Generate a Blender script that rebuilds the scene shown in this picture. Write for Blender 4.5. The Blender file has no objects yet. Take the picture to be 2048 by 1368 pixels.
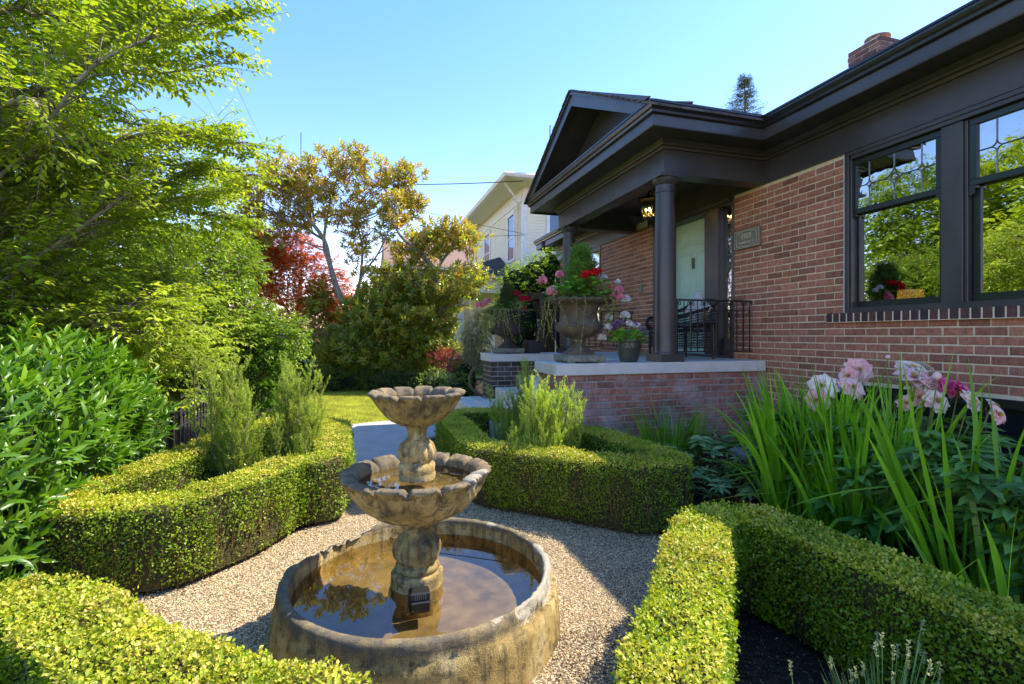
import bpy, math, random
import numpy as np
from mathutils import noise as mnoise, Vector
R = math.radians
DUST, OZ, SAT = 0.15, 4.4, 1.25
WB = (1.22, .75, .70)
rng = np.random.default_rng(7); random.seed(7)
S = bpy.context.scene
COL = S.collection

# ---------------------------------------------------------------- camera, sky, sun
F, CX, HY, CAMZ = 1005.0, 1024.0, 670.0, 1.4
CC, SS = math.cos(R(16.56)), math.sin(R(16.56))
cam = bpy.data.objects.new('camera', bpy.data.cameras.new('camera')); COL.objects.link(cam)
cam.location = (0, 0, CAMZ); cam.rotation_euler = (R(90), 0, R(-16.56))
cam.data.sensor_width = 36; cam.data.lens = 36*F/2048
cam.data.shift_y = -(684-HY)/2048; cam.data.clip_start = 0.05; cam.data.clip_end = 2000
S.camera = cam
SUNV = Vector((.745, .065, 1.0)).normalized()
w = bpy.data.worlds.new('World'); S.world = w; w.use_nodes = True
nt = w.node_tree; nt.nodes.clear()
sky = nt.nodes.new('ShaderNodeTexSky'); sky.sky_type = 'NISHITA'; sky.sun_disc = False
sky.sun_elevation = math.asin(SUNV.z); sky.sun_rotation = math.atan2(SUNV.x, SUNV.y)
sky.air_density = 1.0; sky.dust_density = DUST; sky.ozone_density = OZ; sky.altitude = 50
bg = nt.nodes.new('ShaderNodeBackground'); bg.inputs[1].default_value = 0.15
wo = nt.nodes.new('ShaderNodeOutputWorld'); hsv = nt.nodes.new('ShaderNodeHueSaturation'); hsv.inputs['Saturation'].default_value = SAT; nt.links.new(sky.outputs[0], hsv.inputs['Color']); wb = nt.nodes.new('ShaderNodeMix'); wb.data_type = 'RGBA'; wb.blend_type = 'MULTIPLY'; wb.inputs[0].default_value = 1; wb.inputs[7].default_value = (*WB, 1); nt.links.new(hsv.outputs[0], wb.inputs[6]); nt.links.new(wb.outputs[2], bg.inputs[0]);   # daylight white balance
nt.links.new(bg.outputs[0], wo.inputs[0])
sun = bpy.data.objects.new('sun', bpy.data.lights.new('sun', 'SUN')); COL.objects.link(sun)
sun.data.energy = 2.4; sun.data.angle = R(.53); sun.data.color = (1, .90, .74)
sun.rotation_euler = SUNV.to_track_quat('Z', 'Y').to_euler()
S.view_settings.view_transform = 'Standard'; S.view_settings.look = 'None'
S.view_settings.gamma = 1; S.view_settings.exposure = 2.12
S.render.engine = 'CYCLES'
S.cycles.max_bounces = 8; S.cycles.transparent_max_bounces = 12; S.cycles.diffuse_bounces = 4
S.cycles.sample_clamp_indirect = 6; S.cycles.use_denoising = True

def W(px, py, t):                       # a point of the place seen in that direction, t metres deep
    a = (px-CX)/F; b = (HY-py)/F
    return np.array([(CC*a+SS)*t, (CC-SS*a)*t, b*t+CAMZ])

# ---------------------------------------------------------------- mesh building
class MB:
    def __init__(s): s.V = []; s.F = []; s.R = []; s.n = 0
    def add(s, V, Fs, rnd=None):
        V = np.asarray(V, float).reshape(-1, 3)
        if not isinstance(Fs, (list, tuple)) or (len(Fs) and not isinstance(Fs[0], np.ndarray)):
            d = {}
            for f in Fs: d.setdefault(len(f), []).append(f)
            Fs = [np.array(v) for v in d.values()]
        for f in Fs:
            s.F.append(f+s.n)
            if rnd is None: s.R.append(np.full(len(f), random.random()))
            elif np.isscalar(rnd): s.R.append(np.full(len(f), float(rnd)))
            else: s.R.append(np.repeat(rnd, len(f)//len(rnd)) if len(rnd) != len(f) else np.asarray(rnd))
        s.V.append(V); s.n += len(V); return s
    def box(s, x0, x1, y0, y1, z0, z1, b=0.0, rnd=None):
        if x0 > x1: x0, x1 = x1, x0
        if y0 > y1: y0, y1 = y1, y0
        if z0 > z1: z0, z1 = z1, z0
        if b <= 0:
            V = [(x, y, z) for z in (z0, z1) for (x, y) in ((x0, y0), (x1, y0), (x1, y1), (x0, y1))]
            return s.add(V, [(0, 3, 2, 1), (4, 5, 6, 7), (0, 1, 5, 4), (1, 2, 6, 5), (2, 3, 7, 6), (3, 0, 4, 7)], rnd)
        b = min(b, (x1-x0)*.49, (y1-y0)*.49, (z1-z0)*.49)
        V = []
        def ring(i, z): V.extend([(x0+i, y0+b, z), (x0+b, y0+i, z), (x1-b, y0+i, z), (x1-i, y0+b, z), (x1-i, y1-b, z), (x1-b, y1-i, z), (x0+b, y1-i, z), (x0+i, y1-b, z)])
        V2 = []
        for z, k in ((z0, b), (z0+b, 0), (z1-b, 0), (z1, b)):
            if k: V2 += [(x0+b, y0+b, z), (x0+b, y0+b, z), (x1-b, y0+b, z), (x1-b, y0+b, z), (x1-b, y1-b, z), (x1-b, y1-b, z), (x0+b, y1-b, z), (x0+b, y1-b, z)]
            else: V2 += [(x0, y0+b, z), (x0+b, y0, z), (x1-b, y0, z), (x1, y0+b, z), (x1, y1-b, z), (x1-b, y1, z), (x0+b, y1, z), (x0, y1-b, z)]
        Fc = [(0, 6, 4, 2), (24, 26, 28, 30)]
        for r in range(3):
            for i in range(8):
                j = (i+1) % 8; Fc.append((r*8+i, r*8+j, r*8+8+j, r*8+8+i))
        return s.add(V2, Fc, rnd)
    def lathe(s, prof, c=(0, 0, 0), n=32, mod=None, rnd=None, cap=True):
        th = np.linspace(0, 2*np.pi, n, endpoint=False); V = []
        for k, (r, z) in enumerate(prof):
            rr = np.full(n, float(r)); zz = np.full(n, float(z))
            if mod: rr, zz = mod(k, rr, zz, th)
            V.append(np.stack([c[0]+rr*np.cos(th), c[1]+rr*np.sin(th), c[2]+zz], 1))
        V = np.concatenate(V); m = len(prof); i = np.arange(n); j = (i+1) % n
        Fs = [np.concatenate([np.stack([k*n+i, k*n+j, (k+1)*n+j, (k+1)*n+i], 1) for k in range(m-1)])]
        s.add(V, Fs, rnd)
        if cap:
            if prof[0][0] > 1e-4: s.F.append(np.array([list(range(n))[::-1]])+s.n-m*n); s.R.append(np.array([.5]))
            if prof[-1][0] > 1e-4: s.F.append(np.array([list(range(n))])+s.n-n); s.R.append(np.array([.5]))
        return s
    def tube(s, P, r, n=6, rnd=None, cap=True):
        P = np.asarray(P, float); m = len(P)
        r = np.full(m, r) if np.isscalar(r) else np.asarray(r)
        T = np.gradient(P, axis=0); T /= np.linalg.norm(T, axis=1)[:, None]+1e-9
        up = np.array([0, 0, 1.0]) if abs(T[0][2]) < .9 else np.array([1.0, 0, 0])
        A = np.cross(T, up); A /= np.linalg.norm(A, axis=1)[:, None]+1e-9; B = np.cross(T, A)
        th = np.linspace(0, 2*np.pi, n, endpoint=False)
        V = (P[:, None, :]+r[:, None, None]*(A[:, None, :]*np.cos(th)[None, :, None]+B[:, None, :]*np.sin(th)[None, :, None])).reshape(-1, 3)
        i = np.arange(n); j = (i+1) % n
        s.add(V, [np.concatenate([np.stack([k*n+i, k*n+j, (k+1)*n+j, (k+1)*n+i], 1) for k in range(m-1)])], rnd)
        if cap and n > 2:
            b = s.n-len(V); s.F.append(np.array([list(range(b+n-1, b-1, -1)), list(range(b+(m-1)*n, b+m*n))])); s.R.append(np.array([.5, .5]))
        return s
    def prism(s, poly, axis, a0, a1, rnd=None):          # poly in the two other axes (cyclic order), extruded along axis
        n = len(poly)
        def pt(p, a): return (a, p[0], p[1]) if axis == 'x' else ((p[0], a, p[1]) if axis == 'y' else (p[0], p[1], a))
        V = [pt(p, a0) for p in poly]+[pt(p, a1) for p in poly]
        Fc = [tuple(range(n))[::-1], tuple(range(n, 2*n))]+[(i, (i+1) % n, n+(i+1) % n, n+i) for i in range(n)]
        return s.add(V, Fc, rnd)
    def sweep(s, path, prof, rnd=None):                  # prof (outward offset, z) closed, path of plan points, outward = left
        P = np.asarray(path, float); n = len(P); m = len(prof); V = []
        for i in range(n):
            d0 = P[i]-P[i-1] if i else P[1]-P[0]; d1 = P[i+1]-P[i] if i < n-1 else d0
            d0 = d0/np.linalg.norm(d0); d1 = d1/np.linalg.norm(d1)
            n0 = np.array([-d0[1], d0[0]]); n1 = np.array([-d1[1], d1[0]]); b = n0+n1; b /= np.dot(b, n0)
            for o, z in prof: V.append((P[i][0]+b[0]*o, P[i][1]+b[1]*o, z))
        Fc = [(i*m+k, i*m+(k+1) % m, (i+1)*m+(k+1) % m, (i+1)*m+k) for i in range(n-1) for k in range(m)]
        Fc += [tuple(range(m))[::-1], tuple(range((n-1)*m, n*m))]
        return s.add(V, Fc, rnd)
    def build(s, name, mat, parent=None, smooth=False, sharp=None):
        V = np.concatenate(s.V) if s.V else np.zeros((0, 3))
        if parent is not None:
            p = parent; off = np.zeros(3)
            while p is not None: off += np.array(p.location); p = p.parent
            V = V-off
        me = bpy.data.meshes.new(name)
        me.vertices.add(len(V)); me.vertices.foreach_set('co', V.ravel())
        tot = np.concatenate([np.full(len(f), f.shape[1]) for f in s.F]); idx = np.concatenate([f.ravel() for f in s.F])
        me.loops.add(len(idx)); me.loops.foreach_set('vertex_index', idx.astype(np.int32))
        me.polygons.add(len(tot)); st = np.concatenate([[0], np.cumsum(tot)[:-1]])
        me.polygons.foreach_set('loop_start', st.astype(np.int32)); me.polygons.foreach_set('loop_total', tot.astype(np.int32))
        at = me.attributes.new('rnd', 'FLOAT', 'FACE'); at.data.foreach_set('value', np.concatenate(s.R).astype(np.float32))
        me.polygons.foreach_set('use_smooth', np.full(len(tot), bool(smooth)))
        me.update(calc_edges=True); me.validate()
        if sharp: 
            try: me.set_sharp_from_angle(angle=R(sharp))
            except Exception: pass
        me.materials.append(mat)
        o = bpy.data.objects.new(name, me); COL.objects.link(o)
        if parent is not None: o.parent = parent
        return o

def thing(name, label, cat, loc=(0, 0, 0), group=None):
    o = bpy.data.objects.new(name, None); COL.objects.link(o); o.location = tuple(float(v) for v in loc); o.empty_display_size = .1
    return tag(o, label, cat, group)
def tag(o, label, cat, group=None):
    o['label'] = label; o['category'] = cat
    if group: o['group'] = group
    return o
def kind(o, k, label=None, cat=None):
    o['kind'] = k
    if label: o['label'] = label
    if cat: o['category'] = cat
    return o
def dup(root, loc, label=None):
    r = root.copy(); COL.objects.link(r); r.location = loc
    if label: r['label'] = label
    for ch in list(root.children):
        c = ch.copy(); COL.objects.link(c); c.parent = r
        for g in list(ch.children):
            d = g.copy(); COL.objects.link(d); d.parent = c
    return r

# ---------------------------------------------------------------- materials
def newmat(name):
    m = bpy.data.materials.new(name); m.use_nodes = True; t = m.node_tree; t.nodes.clear()
    o = t.nodes.new('ShaderNodeOutputMaterial'); p = t.nodes.new('ShaderNodeBsdfPrincipled'); t.links.new(p.outputs[0], o.inputs[0])
    return m, t, p, o
def N(t, ty, **k):
    n = t.nodes.new(ty)
    for a, v in k.items():
        if a.startswith('i_'):
            key = a[2:]; n.inputs[int(key) if key.isdigit() else key.replace('_', ' ')].default_value = v
        else: setattr(n, a, v)
    return n
def ramp(t, src, stops, interp='LINEAR'):
    r = t.nodes.new('ShaderNodeValToRGB'); r.color_ramp.interpolation = interp; e = r.color_ramp.elements
    while len(e) > 1: e.remove(e[-1])
    e[0].position = stops[0][0]; e[0].color = (*stops[0][1], 1)
    for p, c in stops[1:]: x = e.new(p); x.color = (*c, 1)
    t.links.new(src, r.inputs[0]); return r
def bump(t, p, src, strength, dist=.01, prev=None):
    b = N(t, 'ShaderNodeBump'); b.inputs['Strength'].default_value = strength; b.inputs['Distance'].default_value = dist
    t.links.new(src, b.inputs['Height'])
    if prev: t.links.new(prev.outputs[0], b.inputs['Normal'])
    t.links.new(b.outputs[0], p.inputs['Normal']); return b
def mixc(t, a, b, fac, mode='MIX'):
    m = t.nodes.new('ShaderNodeMix'); m.data_type = 'RGBA'; m.blend_type = mode
    for s, v in ((6, a), (7, b), (0, fac)):
        if isinstance(v, (int, float)): m.inputs[s].default_value = v
        elif isinstance(v, tuple): m.inputs[s].default_value = (*v, 1)
        else: t.links.new(v, m.inputs[s])
    return m.outputs[2]
def objco(t): return N(t, 'ShaderNodeTexCoord').outputs['Object']
def geopos(t): return N(t, 'ShaderNodeNewGeometry').outputs['Position']

def leafmat(name, stops, rough=.45, tr=.35, trcol=None, spec=.4, patch=.35):
    m, t, p, o = newmat(name)
    a = N(t, 'ShaderNodeAttribute', attribute_name='rnd')
    c = ramp(t, a.outputs['Fac'], stops).outputs[0]
    nz = N(t, 'ShaderNodeTexNoise', i_Scale=3.0, i_Detail=3.0); t.links.new(geopos(t), nz.inputs['Vector'])
    hs = N(t, 'ShaderNodeHueSaturation'); t.links.new(c, hs.inputs['Color'])
    mr = N(t, 'ShaderNodeMapRange'); mr.inputs['From Min'].default_value = .3; mr.inputs['From Max'].default_value = .7
    mr.inputs['To Min'].default_value = 1-patch; mr.inputs['To Max'].default_value = 1+patch; t.links.new(nz.outputs[0], mr.inputs[0])
    t.links.new(mr.outputs[0], hs.inputs['Value'])
    t.links.new(hs.outputs[0], p.inputs['Base Color']); p.inputs['Roughness'].default_value = rough
    p.inputs['Specular IOR Level'].default_value = spec
    tb = N(t, 'ShaderNodeBsdfTranslucent'); tc = mixc(t, hs.outputs[0], trcol or (1.5, 1.6, .5), 1.0, 'MULTIPLY'); t.links.new(tc, tb.inputs[0])
    mx = N(t, 'ShaderNodeMixShader'); mx.inputs[0].default_value = tr
    t.links.new(p.outputs[0], mx.inputs[1]); t.links.new(tb.outputs[0], mx.inputs[2]); t.links.new(mx.outputs[0], o.inputs[0])
    return m
def noisemat(name, stops, scale=8, detail=6, rough=.8, bs=.4, bd=.01, bscale=None, spec=.3, stretch=None, rndamt=0.0):
    m, t, p, o = newmat(name); v = geopos(t)
    if stretch:
        mp = N(t, 'ShaderNodeMapping'); mp.inputs['Scale'].default_value = stretch; t.links.new(v, mp.inputs[0]); v = mp.outputs[0]
    nz = N(t, 'ShaderNodeTexNoise', i_Scale=float(scale), i_Detail=float(detail), i_Roughness=.6); t.links.new(v, nz.inputs['Vector'])
    c = ramp(t, nz.outputs[0], stops).outputs[0]
    if rndamt:
        a = N(t, 'ShaderNodeAttribute', attribute_name='rnd'); g = ramp(t, a.outputs['Fac'], [(0, (1-rndamt,)*3), (1, (1+rndamt,)*3)]); c = mixc(t, c, g.outputs[0], 1.0, 'MULTIPLY')
    t.links.new(c, p.inputs['Base Color']); p.inputs['Roughness'].default_value = rough; p.inputs['Specular IOR Level'].default_value = spec
    if bs:
        n2 = N(t, 'ShaderNodeTexNoise', i_Scale=float(bscale or scale*4), i_Detail=8.0); t.links.new(v, n2.inputs['Vector']); bump(t, p, n2.outputs[0], bs, bd)
    return m
def plain(name, col, rough=.5, metal=0, spec=.5, var=.12, bs=.15):
    lo = tuple(c*(1-var) for c in col); hi = tuple(min(1, c*(1+var)) for c in col)
    m = noisemat(name, [(.3, lo), (.7, hi)], 6, 5, rough, bs, .002, 90, spec); m.node_tree.nodes['Principled BSDF'].inputs['Metallic'].default_value = metal
    return m

M = {}
M['black'] = noisemat('black_paint', [(.3, (.042, .040, .037)), (.7, (.066, .063, .058))], 3, 5, .36, .12, .002, 60, .45)
M['blackgloss'] = plain('black_gloss_metal', (.012, .012, .013), .3, 0, .6)
M['greenblack'] = plain('dark_green_sash_paint', (.012, .02, .015), .35, 0, .5)
M['iron'] = plain('black_iron', (.012, .012, .012), .4, 0, .6)
M['concrete'] = noisemat('concrete', [(.3, (.56, .52, .46)), (.7, (.70, .65, .58))], 5, 8, .9, .3, .004, 90)
M['pathmat'] = noisemat('path_concrete', [(.3, (.36, .35, .33)), (.7, (.46, .45, .42))], 4, 8, .9, .3, .004, 120)
M['slabtop'] = noisemat('painted_concrete', [(.3, (.46, .45, .44)), (.7, (.56, .55, .53))], 3, 8, .75, .15, .003, 60)
M['soil'] = noisemat('dark_soil', [(.3, (.012, .008, .005)), (.7, (.045, .03, .02))], 30, 8, .95, 1.0, .03, 60)
M['bark'] = noisemat('bark', [(.3, (.09, .065, .04)), (.7, (.26, .2, .13))], 30, 6, .9, .6, .01, 60, stretch=(1, 1, .3))
M['greybark'] = noisemat('grey_bark', [(.3, (.13, .11, .085)), (.7, (.34, .3, .24))], 25, 6, .9, .6, .01, 60, stretch=(1, 1, .3))
M['twig'] = noisemat('twig', [(.3, (.1, .06, .02)), (.7, (.28, .17, .06))], 60, 3, .85, .2)
M['cream'] = noisemat('cream_paint', [(.3, (.80, .75, .54)), (.7, (.86, .81, .60))], 2, 4, .6, .1, .003)
M['white'] = plain('white_paint', (.75, .74, .70), .5)
M['mint'] = plain('mint_paint', (.54, .76, .60), .35, var=.05, bs=.05)
M['bronze'] = noisemat('bronze_plaque', [(.3, (.13, .12, .07)), (.7, (.21, .19, .12))], 30, 5, .5, .3, .002, 100, .5)
M['bronzelet'] = plain('bronze_letters', (.58, .54, .40), .5, 0)
M['wood'] = noisemat('weathered_wood', [(.3, (.05, .035, .022)), (.7, (.13, .09, .055))], 12, 6, .85, .5, .006, 40, stretch=(6, 6, .6))
M['shingle'] = noisemat('roof_shingle', [(.3, (.05, .04, .035)), (.7, (.14, .11, .09))], 14, 6, .9, .8, .02, 50, rndamt=.4)
M['darkshingle'] = noisemat('dark_shingle', [(.3, (.035, .037, .045)), (.7, (.07, .07, .08))], 14, 6, .9, .6, .01, 40, rndamt=.4)
M['brownshingle'] = noisemat('brown_shingle', [(.3, (.19, .12, .085)), (.7, (.30, .2, .145))], 10, 6, .9, .6, .01, 40, rndamt=.35)
M['cushion'] = plain('cushion_cloth', (.55, .53, .48), .9)
M['lead'] = plain('lead_came', (.16, .17, .17), .35, .6)
M['urnstone'] = noisemat('urn_stone', [(.25, (.055, .042, .03)), (.5, (.13, .10, .07)), (.75, (.2, .17, .11))], 9, 8, .85, .5, .006, 60)
M['urndark'] = noisemat('urn_dark_stone', [(.25, (.035, .028, .024)), (.75, (.10, .08, .065))], 9, 8, .85, .5, .006, 60)
M['potglaze'] = noisemat('glazed_pot', [(.3, (.03, .035, .025)), (.7, (.08, .09, .06))], 8, 6, .35, .3, .004, 40, .6)
M['lichen'] = noisemat('lichened_stone', [(.25, (.08, .075, .06)), (.5, (.22, .21, .16)), (.75, (.33, .33, .25))], 22, 8, .9, .6, .006, 70)
M['sillstone'] = plain('path_slab_stone', (.30, .28, .27), .8)
M['pipe'] = plain('black_pipe', (.02, .02, .02), .45)

def brickmat(name, stops, eff=0.0, effcol=(.42, .38, .36)):
    m, t, p, o = newmat(name)
    a = N(t, 'ShaderNodeAttribute', attribute_name='rnd'); c = ramp(t, a.outputs['Fac'], stops).outputs[0]
    g = geopos(t)
    nz = N(t, 'ShaderNodeTexNoise', i_Scale=22.0, i_Detail=8.0, i_Roughness=.7); t.links.new(g, nz.inputs['Vector'])
    c = mixc(t, c, ramp(t, nz.outputs[0], [(.3, (.62, .62, .62)), (.7, (1.35, 1.3, 1.25))]).outputs[0], 1.0, 'MULTIPLY')
    mp = N(t, 'ShaderNodeMapping'); mp.inputs['Scale'].default_value = (1, 1, .06); t.links.new(g, mp.inputs[0])
    ln = N(t, 'ShaderNodeTexNoise', i_Scale=260.0, i_Detail=2.0); t.links.new(mp.outputs[0], ln.inputs['Vector'])
    c = mixc(t, c, ramp(t, ln.outputs[0], [(.4, (.6, .6, .6)), (.56, (1.08, 1.08, 1.08))]).outputs[0], .75, 'MULTIPLY')
    if eff:
        n2 = N(t, 'ShaderNodeTexNoise', i_Scale=3.2, i_Detail=9.0, i_Roughness=.72); t.links.new(g, n2.inputs['Vector'])
        c = mixc(t, c, effcol, ramp(t, n2.outputs[0], [(.62-eff, (0, 0, 0)), (.78-eff*.3, (.9, .9, .9))]).outputs[0])
    t.links.new(c, p.inputs['Base Color']); p.inputs['Roughness'].default_value = .78; p.inputs['Specular IOR Level'].default_value = .35
    b = bump(t, p, ln.outputs[0], .5, .003); bump(t, p, nz.outputs[0], .35, .004, b)
    return m
REDS = [(0, (.27, .12, .075)), (.3, (.39, .165, .098)), (.6, (.45, .195, .115)), (.85, (.50, .225, .135)), (1, (.34, .165, .115))]
M['brick'] = brickmat('red_brick', REDS)
M['brickeff'] = brickmat('red_brick_whitened', [(0, (.24, .12, .09)), (.5, (.38, .165, .12)), (1, (.46, .18, .12))], .17, (.5, .45, .42))
M['brickdark'] = brickmat('dark_stair_brick', [(0, (.05, .04, .035)), (.5, (.08, .06, .05)), (.85, (.11, .08, .06)), (1, (.16, .05, .035))], .1, (.22, .21, .17))  # stair wall brick, much darker than the main wall, with pale blotches
M['brickchim'] = brickmat('chimney_brick', [(0, (.11, .06, .05)), (.5, (.2, .10, .08)), (1, (.26, .14, .10))], .05)
M['mortar'] = noisemat('mortar', [(.3, (.60, .50, .32)), (.7, (.78, .67, .45))], 18, 8, .95, .6, .004, 120)
M['mortardark'] = noisemat('dark_mortar', [(.3, (.26, .23, .19)), (.7, (.46, .42, .36))], 10, 8, .95, .6, .004, 120)

def glassmat(name, tint=(.9, .95, .9), refl=.3, rough=.0, ripple=.02):
    m, t, p, o = newmat(name); t.nodes.remove(p)
    tr = N(t, 'ShaderNodeBsdfTransparent'); tr.inputs[0].default_value = (*tint, 1)
    gl = N(t, 'ShaderNodeBsdfGlossy'); gl.inputs['Roughness'].default_value = rough
    fr = N(t, 'ShaderNodeFresnel', i_IOR=1.5); mr = N(t, 'ShaderNodeMapRange'); mr.inputs['To Min'].default_value = refl; mr.inputs['To Max'].default_value = 1.0
    t.links.new(fr.outputs[0], mr.inputs[0])
    nz = N(t, 'ShaderNodeTexNoise', i_Scale=5.0, i_Detail=2.0); t.links.new(geopos(t), nz.inputs['Vector'])
    b = N(t, 'ShaderNodeBump'); b.inputs['Strength'].default_value = ripple; b.inputs['Distance'].default_value = .01
    t.links.new(nz.outputs[0], b.inputs['Height']); t.links.new(b.outputs[0], gl.inputs['Normal'])
    mx = N(t, 'ShaderNodeMixShader'); t.links.new(mr.outputs[0], mx.inputs[0]); t.links.new(tr.outputs[0], mx.inputs[1]); t.links.new(gl.outputs[0], mx.inputs[2])
    t.links.new(mx.outputs[0], o.inputs[0]); return m
M['glass'] = glassmat('window_glass', (.5, .55, .5), .62, 0, .02)
M['leadglass'] = glassmat('leaded_glass', (.55, .6, .55), .5, .0, .12)
M['farglass'] = glassmat('far_window_glass', (.2, .25, .3), .5)
M['water'] = glassmat('still_water', (.86, .80, .62), .03, 0, .01)

def stonemat():
    m, t, p, o = newmat('fountain_stone'); g = geopos(t)
    n1 = N(t, 'ShaderNodeTexNoise', i_Scale=5.5, i_Detail=10.0, i_Roughness=.65); t.links.new(g, n1.inputs['Vector'])
    n2 = N(t, 'ShaderNodeTexNoise', i_Scale=16.0, i_Detail=10.0, i_Roughness=.7); t.links.new(g, n2.inputs['Vector'])
    n3 = N(t, 'ShaderNodeTexNoise', i_Scale=220.0, i_Detail=4.0); t.links.new(g, n3.inputs['Vector'])
    c = ramp(t, n1.outputs[0], [(.32, (.14, .105, .055)), (.45, (.31, .22, .08)), (.56, (.44, .33, .13)), (.7, (.47, .39, .23))]).outputs[0]
    c = mixc(t, c, (.05, .043, .03), ramp(t, n2.outputs[0], [(.5, (0, 0, 0)), (.64, (.85, .85, .85))]).outputs[0])
    # drip stains running down, hairline lime cracks, worn dark rim, freshly broken pale stone
    mp = N(t, 'ShaderNodeMapping'); mp.inputs['Scale'].default_value = (1, 1, .12); t.links.new(g, mp.inputs[0])
    dn = N(t, 'ShaderNodeTexNoise', i_Scale=26.0, i_Detail=5.0, i_Roughness=.6); t.links.new(mp.outputs[0], dn.inputs['Vector'])
    c = mixc(t, c, (.07, .055, .035), ramp(t, dn.outputs[0], [(.52, (0, 0, 0)), (.66, (.7, .7, .7))]).outputs[0])
    c = mixc(t, c, (.42, .33, .14), ramp(t, dn.outputs[0], [(.3, (.6, .6, .6)), (.42, (0, 0, 0))]).outputs[0])
    wv = N(t, 'ShaderNodeTexNoise', i_Scale=9.0, i_Detail=3.0); t.links.new(g, wv.inputs['Vector'])
    ad = N(t, 'ShaderNodeVectorMath', operation='MULTIPLY_ADD'); ad.inputs[1].default_value = (.12, .12, .12); t.links.new(wv.outputs['Color'], ad.inputs[0]); t.links.new(g, ad.inputs[2])
    vo = N(t, 'ShaderNodeTexVoronoi', feature='DISTANCE_TO_EDGE', i_Scale=17.0); t.links.new(ad.outputs[0], vo.inputs['Vector'])
    cr = ramp(t, vo.outputs['Distance'], [(.0, (1, 1, 1)), (.035, (0, 0, 0))]).outputs[0]; gate = ramp(t, n1.outputs[0], [(.5, (0, 0, 0)), (.6, (.8, .8, .8))]).outputs[0]
    c = mixc(t, c, (.46, .38, .2), mixc(t, cr, gate, 1.0, 'MULTIPLY'))
    ra = N(t, 'ShaderNodeAttribute', attribute_name='rim'); rmx = N(t, 'ShaderNodeMath', operation='MULTIPLY'); t.links.new(ra.outputs['Fac'], rmx.inputs[0])
    t.links.new(ramp(t, n2.outputs[0], [(.3, (.35, .35, .35)), (.6, (.95, .95, .95))]).outputs[0], rmx.inputs[1]); c = mixc(t, c, (.11, .095, .075), rmx.outputs[0])
    a = N(t, 'ShaderNodeAttribute', attribute_name='chip'); n4 = N(t, 'ShaderNodeTexNoise', i_Scale=45.0, i_Detail=6.0, i_Roughness=.65); t.links.new(g, n4.inputs['Vector'])
    cm_ = N(t, 'ShaderNodeMath', operation='MULTIPLY_ADD'); cm_.inputs[1].default_value = .5; t.links.new(a.outputs['Fac'], cm_.inputs[0]); hf = N(t, 'ShaderNodeMath', operation='MULTIPLY'); hf.inputs[1].default_value = .5; t.links.new(n4.outputs[0], hf.inputs[0]); t.links.new(hf.outputs[0], cm_.inputs[2])
    c = mixc(t, c, (.40, .36, .28), ramp(t, cm_.outputs[0], [(.46, (0, 0, 0)), (.50, (.8, .8, .8))]).outputs[0])
    c = mixc(t, c, ramp(t, n3.outputs[0], [(.3, (.6, .6, .6)), (.7, (1.35, 1.35, 1.35))]).outputs[0], .8, 'MULTIPLY')
    t.links.new(c, p.inputs['Base Color']); p.inputs['Roughness'].default_value = .85; p.inputs['Specular IOR Level'].default_value = .25
    b = bump(t, p, n2.outputs[0], .5, .012); bump(t, p, n3.outputs[0], .6, .004, b)
    return m
M['stone'] = stonemat()
M['basinfloor'] = noisemat('basin_floor_silt', [(.3, (.10, .08, .04)), (.5, (.20, .15, .075)), (.7, (.28, .22, .13))], 6, 8, .7, .3, .004, 40)

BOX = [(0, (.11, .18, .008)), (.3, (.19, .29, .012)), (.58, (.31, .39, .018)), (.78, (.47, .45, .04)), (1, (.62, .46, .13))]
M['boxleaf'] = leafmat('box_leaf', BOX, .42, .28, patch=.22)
M['laurelleaf'] = leafmat('laurel_leaf', [(0, (.045, .12, .008)), (.5, (.09, .21, .012)), (1, (.20, .34, .02))], .36, .28, spec=.45, patch=.2)
M['rosemary'] = leafmat('rosemary_needles', [(0, (.18, .26, .03)), (.5, (.32, .42, .045)), (1, (.50, .56, .12))], .5, .4, patch=.15)
M['rosemarylit'] = leafmat('rosemary_sunlit_needles', [(0, (.22, .32, .03)), (.5, (.40, .52, .05)), (1, (.6, .66, .16))], .5, .35, patch=.15)  # brighter copy of the rosemary colours, sunlight put into the leaf colour
M['snowbell'] = leafmat('snowbell_leaf', [(0, (.18, .28, .018)), (.5, (.32, .45, .025)), (1, (.52, .60, .06))], .38, .45, (1.4, 1.3, .5), patch=.25)
M['midgreen'] = leafmat('mid_green_leaf', [(0, (.09, .17, .010)), (.5, (.17, .29, .016)), (1, (.30, .42, .04))], .36, .4, (1.4, 1.3, .5), patch=.25)
M['magnolia'] = leafmat('magnolia_leaf', [(0, (.11, .16, .03)), (.3, (.20, .26, .04)), (.55, (.34, .35, .055)), (.8, (.46, .29, .06)), (1, (.30, .13, .045))], .24, .48, spec=.6, patch=.2)
M['maple'] = leafmat('red_maple_leaf', [(0, (.16, .20, .03)), (.3, (.30, .22, .04)), (.5, (.62, .20, .05)), (.75, (.80, .26, .10)), (1, (.40, .42, .06))], .45, .45, (1.5, .8, .5), patch=.3)
M['mapledark'] = leafmat('purple_maple_leaf', [(0, (.07, .025, .02)), (.5, (.15, .055, .04)), (1, (.25, .1, .07))], .5, .3, (1.6, .7, .5))
M['shrub'] = leafmat('shrub_leaf', [(0, (.08, .14, .015)), (.5, (.16, .26, .025)), (1, (.30, .39, .06))], .45, .3)
M['darkshrub'] = leafmat('dark_shrub_leaf', [(0, (.025, .075, .012)), (.5, (.05, .13, .018)), (1, (.10, .21, .03))], .4, .2)
M['conifer'] = leafmat('conifer_sprays', [(0, (.05, .14, .015)), (.5, (.11, .28, .025)), (1, (.20, .42, .04))], .6, .2)
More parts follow.
